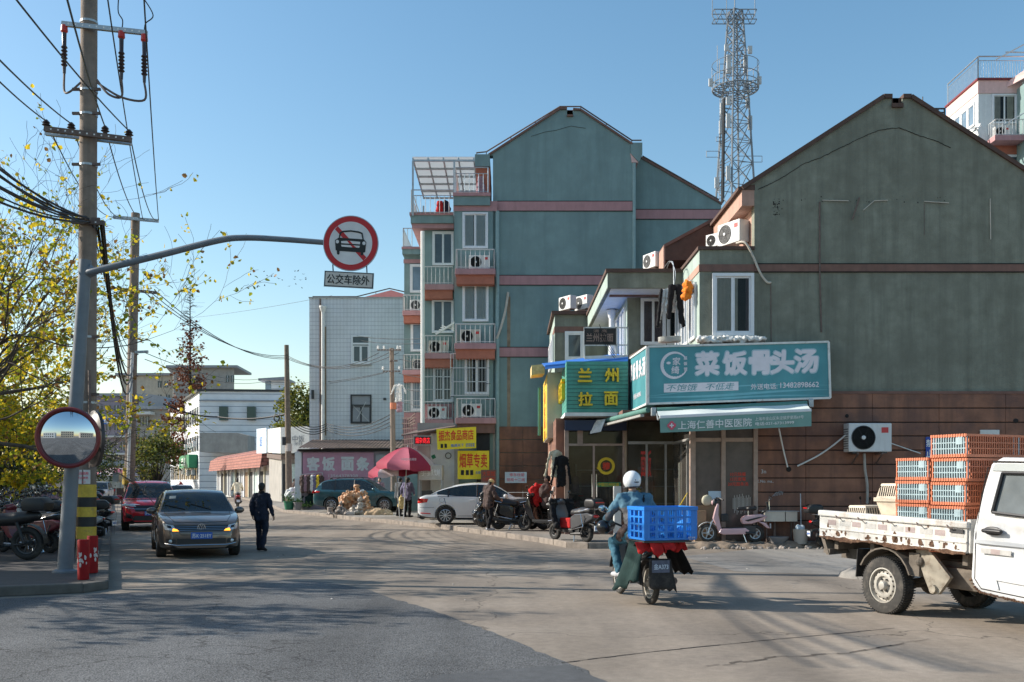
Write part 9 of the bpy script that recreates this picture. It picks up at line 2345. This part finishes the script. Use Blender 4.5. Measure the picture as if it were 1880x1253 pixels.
# sink, bucket and bins by the clad wall
sk=thing('outdoor_sink','double steel sink on a stand against the brown clad wall','sink',(X(1436,25.0),25.05,.1))
d=25.0;x0,x1,x2=X(1404,d),X(1442,d),X(1464,d);zt=Z(940,d);zb_=Z(958,d)
b=MB()
for xa,xb in((x0,x1-.01),(x1+.01,x2)):
 b.box(xa,xb,d,d+.02,zb_,zt);b.box(xa,xb,d+.4,d+.42,zb_,zt);b.box(xa,xa+.02,d+.02,d+.4,zb_,zt);b.box(xb-.02,xb,d+.02,d+.4,zb_,zt);b.box(xa+.02,xb-.02,d+.02,d+.4,zb_,zb_+.02)
b.build('basin','cart_steel',sk,bevel=.006);MB().box(x0-.04,x2+.04,d-.03,d+.45,zt+.002,zt+.02).build('rim','galv',sk)
b=MB()
for x in(x0+.06,x2-.06):b.tube([(x,d+.05,.1),(x,d+.05,zb_)],.018,6);b.tube([(x,d+.36,.1),(x,d+.36,zb_)],.018,6)
b.tube([(x0+.3,d+.2,.12),(x0+.3,d+.2,zb_)],.03,8);b.build('stand','rail_rust',sk);b=MB();b.tube(curve([(x0+.22,d+.42,zt),(x0+.22,d+.42,zt+.36),(x0+.22,d+.28,zt+.38),(x0+.22,d+.22,zt+.30)]),.014,6);b.build('tap','chrome',sk)
b=MB();b.lathe([(.20,0),(.28,.16),(.27,.17)],20,Matrix.Translation((X(1432,24.9),25.1,.1)));o=b.build('basin','pot_grey',smooth=True);tag(o,'grey washing basin on the ground beneath the steel sink','basin')
b=MB();b.lathe([(.155,0),(.185,.36),(.19,.37),(.175,.36),(.14,.02)],22,Matrix.Translation((X(1471,24.8),24.85,.1)));o=b.build('bucket','old_wall',smooth=True,angle=50);tag(o,'pale concrete coloured bucket right of the steel sink','bucket')
mp_=thing('mop','mop standing in the bucket with a blue white head','mop',(X(1472,24.9),24.9,.1));MB().tube([(X(1471,24.9),24.9,.2),(X(1477,24.95),25.3,1.35)],.012,6).build('handle','rail_white',mp_);b=MB();b.ell((X(1467,24.8),24.85,.50),(.07,.06,.09),10,7);b.ell((X(1474,24.8),24.85,.50),(.07,.06,.09),10,7);blob(b,'head','pale_blue_sign',mp_,.02,2,disp=.02)
o=MB().box(X(1275,25.2),X(1296,25.2),25.15,25.35,.12,Z(938,25.2)).build('crate_stack','interior_wood',bevel=.01);tag(o,'brown carton pile at the foot of the clinic post','carton')
o=MB().box(X(1127,28.3),X(1140,28.3),28.2,28.5,PZ,Z(893,28.3)).build('white_cabinet','ac_casing',bevel=.01);tag(o,'tall narrow white cabinet against the noodle shop glass','cabinet')
o=MB().box(X(1078,28.4),X(1086,28.4),28.3,28.6,.5,Z(943,28.4)).build('red_box','red_paint',bevel=.01);tag(o,'small red box at the foot of the noodle shop glass','box')
b=MB();b.ell((X(1303,24.95),25.3,1.18),(.15,.06,.15),14,9);o=blob(b,'straw_hat','box_cream',None,.03,3);tag(o,'straw coloured sun hat hanging by the clinic glazing above the pink bike','hat')
o=MB().prism([P(1248,928,26.0),P(1262,905,26.0),P(1263,905,26.0),P(1250,928,26.0)],(0,.04,0)).build('broom','yellow_panel');tag(o,'yellow broom leaning in the corner shop doorway','broom')
b=MB();b.ell((X(1250,28.3),28.35,1.45),(.12,.08,.30),10,7);o=blob(b,'rain_cape','letter_yellow',None,.03,2,disp=.04);tag(o,'yellow rain cape hanging inside the corner shop front','cape')
# things behind the viewer, seen only in the traffic mirror
for x0,x1,y,z,m,lab in((-40,-22,-42,7,'white_wall','low white building across the crossing behind the viewer'),(-16,4,-55,10,'old_wall_cream','cream building across the crossing behind the viewer'),(12,34,-48,8,'old_wall','grey building across the crossing behind the viewer')):
 t=thing('building_opposite',lab,'building',((x0+x1)/2,y,0));MB().box(x0,x1,y-8,y,0,z).build('wall',m,t)
 for k in range(int((x1-x0)/3.2)):
  for f in range(int(z/3.3)):MB().box(x0+1+k*3.2,x0+2.6+k*3.2,y,y+.06,1+f*3.2,2.6+f*3.2).build('window','pane_dark',t)
  # ------------------------------------------------------------------ trees
def grow(b,rr,p,d,L,r,lev,tips,maxlev,up=.12,bend=.22,kids=(3,4),ratio=.66,minr=.004):
 pts=[p.copy()];n=6;q=p.copy();dd=d.copy();rs=[r]
 for i in range(n):
  dd=(dd+Vector((rr.gauss(0,bend),rr.gauss(0,bend),rr.gauss(0,bend*.7)+up*.3))).normalized();q=q+dd*(L/n);pts.append(q.copy());rs.append(max(minr,r*(1-.55*(i+1)/n)))
 b.tube(pts,rs,7 if lev==0 else(5 if lev<3 else 3),cap=False)
 if lev>=maxlev-1:
  for i in range(1,n+1):tips.append((pts[i],(pts[i]-pts[i-1]).normalized()))
 if lev<maxlev:
  for k in range(rr.randint(*kids)):
   i=rr.randint(2,n);o=pts[i];nd=(pts[i]-pts[i-1]).normalized()
   ax=Vector((rr.gauss(0,1),rr.gauss(0,1),rr.gauss(0,.6))).normalized();nd=(nd+ax*rr.uniform(.55,1.0)+ZU*up).normalized()
   grow(b,rr,o,nd,L*ratio*rr.uniform(.75,1.2),rs[i]*rr.uniform(.55,.75),lev+1,tips,maxlev,up,bend,kids,ratio,minr)
def leaf(b,p,s,rr,mi,hang=.6):
 e=Euler((rr.gauss(0,.8)+hang,rr.gauss(0,.8),rr.random()*6.28)).to_matrix();w=s*.42
 b.add([p+e@Vector(v)for v in((0,0,0),(w,.3*s,.12*s),(w*.75,.7*s,.05*s),(0,s,-.08*s),(-w*.75,.7*s,.05*s),(-w,.3*s,.12*s))],[(0,1,2,3),(0,3,4,5)],mi)
def street_tree(label,base,seed,limbs,L,lev,nleaf,ls,mats=('leaf_yellow','leaf_green','leaf_brown'),wts=(.5,.38,.12),trunk=.16,fork=2.6,low=0.0,group='street trees on the left pavement',kids=(3,4),drop=.0,zmin=0):
 rr=random.Random(seed);t=thing('tree',label,'tree',base,0,group);b=MB();tips=[];base=Vector(base)
 f=base+Vector((rr.uniform(-.2,.2),rr.uniform(-.2,.2),fork));b.tube([base,base.lerp(f,.5)+Vector((.06,0,0)),f],[trunk*1.25,trunk,trunk*.9],10,cap=False)
 for d,k in limbs:grow(b,rr,f-ZU*rr.uniform(0,.3),Vector(d).normalized(),L*k,trunk*.40,0,tips,lev,.10,.20,kids)
 b.build('trunk','bark',t,smooth=True,recalc=False)
 c=MB();n=0
 while n<nleaf and tips:
  p,d=rr.choice(tips)
  if p.z<zmin:n+=.2;continue
  dens=1.0-drop*min(1,max(0,(p.z-3.5)/5))
  if rr.random()>dens:n+=1 if rr.random()<.5 else 0;continue
  cl=rr.randint(1,3)
  for k in range(cl):
   mi=rr.choices(range(len(mats)),wts)[0];leaf(c,p+Vector((rr.gauss(0,.07),rr.gauss(0,.07),rr.gauss(-.04,.06))),ls*rr.uniform(.6,1.25),rr,mi);n+=1
 c.build('crown',list(mats),t,recalc=False);return t
R_=[((.85,-.05,.75),1.05),((.55,.5,1.0),1.0),((1,-.25,.50),1.05),((.2,-.5,1.1),.8),((-.4,.3,1),.8),((1,.25,.32),.95),((.75,.3,.6),1.05)]
Q_=[((.5,-.2,.9),.9),((.2,.5,1.0),.9),((.6,-.5,.5),.7),((-.5,-.3,.8),.9),((-.5,.4,.9),.8),((.55,.3,.4),.7)]
street_tree('tall sparse tree with yellow leaves spreading over the tall concrete pole',(-13.4,22.5,.13),31,R_,3.95,4,6600,.105,trunk=.17,fork=2.6,drop=.78,zmin=2.9)
street_tree('second street tree with denser yellow green leaves at the left edge',(-17.0,28,.13),12,Q_,4.0,4,12000,.12,wts=(.52,.40,.08),fork=1.9,drop=.55)
street_tree('third street tree further down the left pavement',(-20.4,36,.13),23,Q_,3.6,4,9000,.135,wts=(.46,.46,.08),fork=1.8,drop=.4)
street_tree('fourth street tree above the row of scooters',(-25.5,46,.13),44,Q_,3.4,4,6000,.17,wts=(.4,.53,.07),fork=1.9,drop=.3)
street_tree('bare limbed tree just outside the left edge shading the crossing',(-13.8,16.0,.13),55,[((.5,-.3,.9),1),((-.5,.2,1),1),((-.2,-.6,.9),.9),((.3,.4,1.1),.9)],3.2,4,2600,.13,fork=2.4)
street_tree('bare limbed tree left of the frame casting branch shadows on the road',(-18.5,20.2,.13),66,Q_,4.2,4,3400,.13,fork=2.4,drop=.5)
for i,(x,y)in enumerate(((-21.5,23.5),(-24,30.5),(-27.5,39))):street_tree(['dense tree outside the left edge nearest the crossing','dense tree outside the left edge behind the nearest one','dense tree outside the left edge furthest down the wall'][i],(x,y,.13),120+i,Q_,4.0,4,5200,.24,('leaf_dark','leaf_mid'),(.6,.4),fork=2.2)
t=thing('corner_building','low building just outside the left edge shading the corner pavement','building',(-28,17,0));MB().box(-34,-22.3,14.6,19.4,0,8.6).build('wall','old_wall_cream',t);MB().box(-34.3,-22,14.3,19.7,8.6,8.8).build('roof','roof_brown',t)
for k in range(3):
 for z in(1.2,4.6):MB().box(-33+k*3.6,-31.2+k*3.6,14.52,14.7,z,z+1.7).build('window','pane_dark',t)
def bush(label,c,rad,n,s,mats,seed,group=None,stems=True,wts=None,name='shrub',cat='shrub',clumps=26,trunkh=0):
 rr=random.Random(seed);c=Vector(c);t=thing(name,label,cat,(c.x,c.y,c.z),0,group);b=MB();cl=[]
 for k in range(clumps):
  while True:
   v=Vector((rr.uniform(-1,1),rr.uniform(-1,1),rr.uniform(-1,1)))
   if .3<v.length<1:break
  q=c+Vector((v.x*rad[0],v.y*rad[1],trunkh+rad[2]+v.z*rad[2]));cl.append((q,rr.uniform(.22,.42)))
  b.tube([c+ZU*trunkh*.6,c.lerp(q,.5)+Vector((rr.gauss(0,.15),rr.gauss(0,.15),.2)),q],[.07,.035,.012],5,cap=False)
 if trunkh:b.tube([c,c+ZU*(trunkh+rad[2])],[.16,.07],8)
 b.build('trunk','bark_dark',t,recalc=False)
 g=MB();av=sum(rad)/3
 for i in range(n):
  q,w=rr.choice(cl);p=q+Vector((rr.gauss(0,w*av*.55),rr.gauss(0,w*av*.55),rr.gauss(0,w*av*.5)))
  if p.z<c.z+.05:continue
  leaf(g,p,s*rr.uniform(.6,1.3),rr,rr.choices(range(len(mats)),wts or[1]*len(mats))[0])
 g.build('crown',list(mats),t,recalc=False);return t
SH='dark shrubs along the boundary wall'
for i,(px,d,h,lab)in enumerate(((-30,44,2.6,'dark green shrub cut by the left edge of the picture'),(22,50,2.9,'dark shrub second along the boundary wall'),(62,58,3.0,'dark shrub third along the boundary wall'),(98,66,3.0,'dark shrub nearest the mirror along the boundary wall'),(128,78,2.8,'farthest dark shrub behind the sign post'))):
 bush(lab,(X(px,d),d,.13),(2.4+.3*i,1.8,h),4200,.17,('leaf_dark','leaf_mid','leaf_olive'),70+i,SH,wts=(.6,.28,.12))
bush('round yellow green tree behind the wooden pole and canopy box',(X(549,96),96,.1),(2.3,2.2,3.2),5200,.26,('leaf_olive','leaf_mid','leaf_dark'),81,None,name='tree',cat='tree',trunkh=4.2,wts=(.55,.3,.15),clumps=34)
bush('small leafy street tree before the long white building',(X(288,108),108,.1),(2.5,2.2,2.9),3600,.25,('leaf_mid','leaf_olive','leaf_dark'),82,None,name='tree',cat='tree',trunkh=1.6,wts=(.45,.3,.25),clumps=30)
bush('smaller tree behind the second concrete pole at the street end',(X(262,140),140,.1),(3.0,2.2,3.2),2400,.3,('leaf_mid','leaf_dark','leaf_brown'),83,None,name='tree',cat='tree',trunkh=2.0,clumps=24)
# dawn redwood with rusty needles
rr=random.Random(90);dc_=152.0;cb=Vector((X(349,dc_),dc_,0));ht=Z(522,dc_)
t=thing('conifer','tall thin conifer with rust coloured needles behind the white building','tree',cb);b=MB();g=MB()
b.tube([cb,cb+ZU*ht*.5,cb+ZU*ht],[.38,.22,.03],8)
z=4.0
while z<ht-.6:
 k=(ht-z)/ht;L=5.6*(k**.85)*rr.uniform(.7,1.1)+.25
 for j in range(3):
  a=rr.random()*6.28;d=Vector((math.cos(a),math.sin(a),.35-.25*k)).normalized();s=cb+ZU*z;e=s+d*L-ZU*.1*L
  b.tube([s,s.lerp(e,.5)+ZU*.15,e],[.05,.03,.01],4,cap=False)
  dens=int(34*min(1,max(.04,(k-.12)*2.0))*L/3)
  for m in range(dens):
   p=s.lerp(e,rr.uniform(.15,1))+Vector((rr.gauss(0,.22),rr.gauss(0,.22),rr.gauss(-.1,.2)));leaf(g,p,rr.uniform(.25,.5),rr,0)
  for m in range(5):
   p=s.lerp(e,rr.uniform(.3,1));b.tube([p,p+Vector((rr.gauss(0,.5),rr.gauss(0,.5),rr.uniform(-.2,.5)))],.012,3,cap=False)
 z+=.42
b.build('trunk','bark_dark',t,recalc=False);g.build('crown','needle_rust',t,recalc=False)
bpy.data.scenes.remove(work)
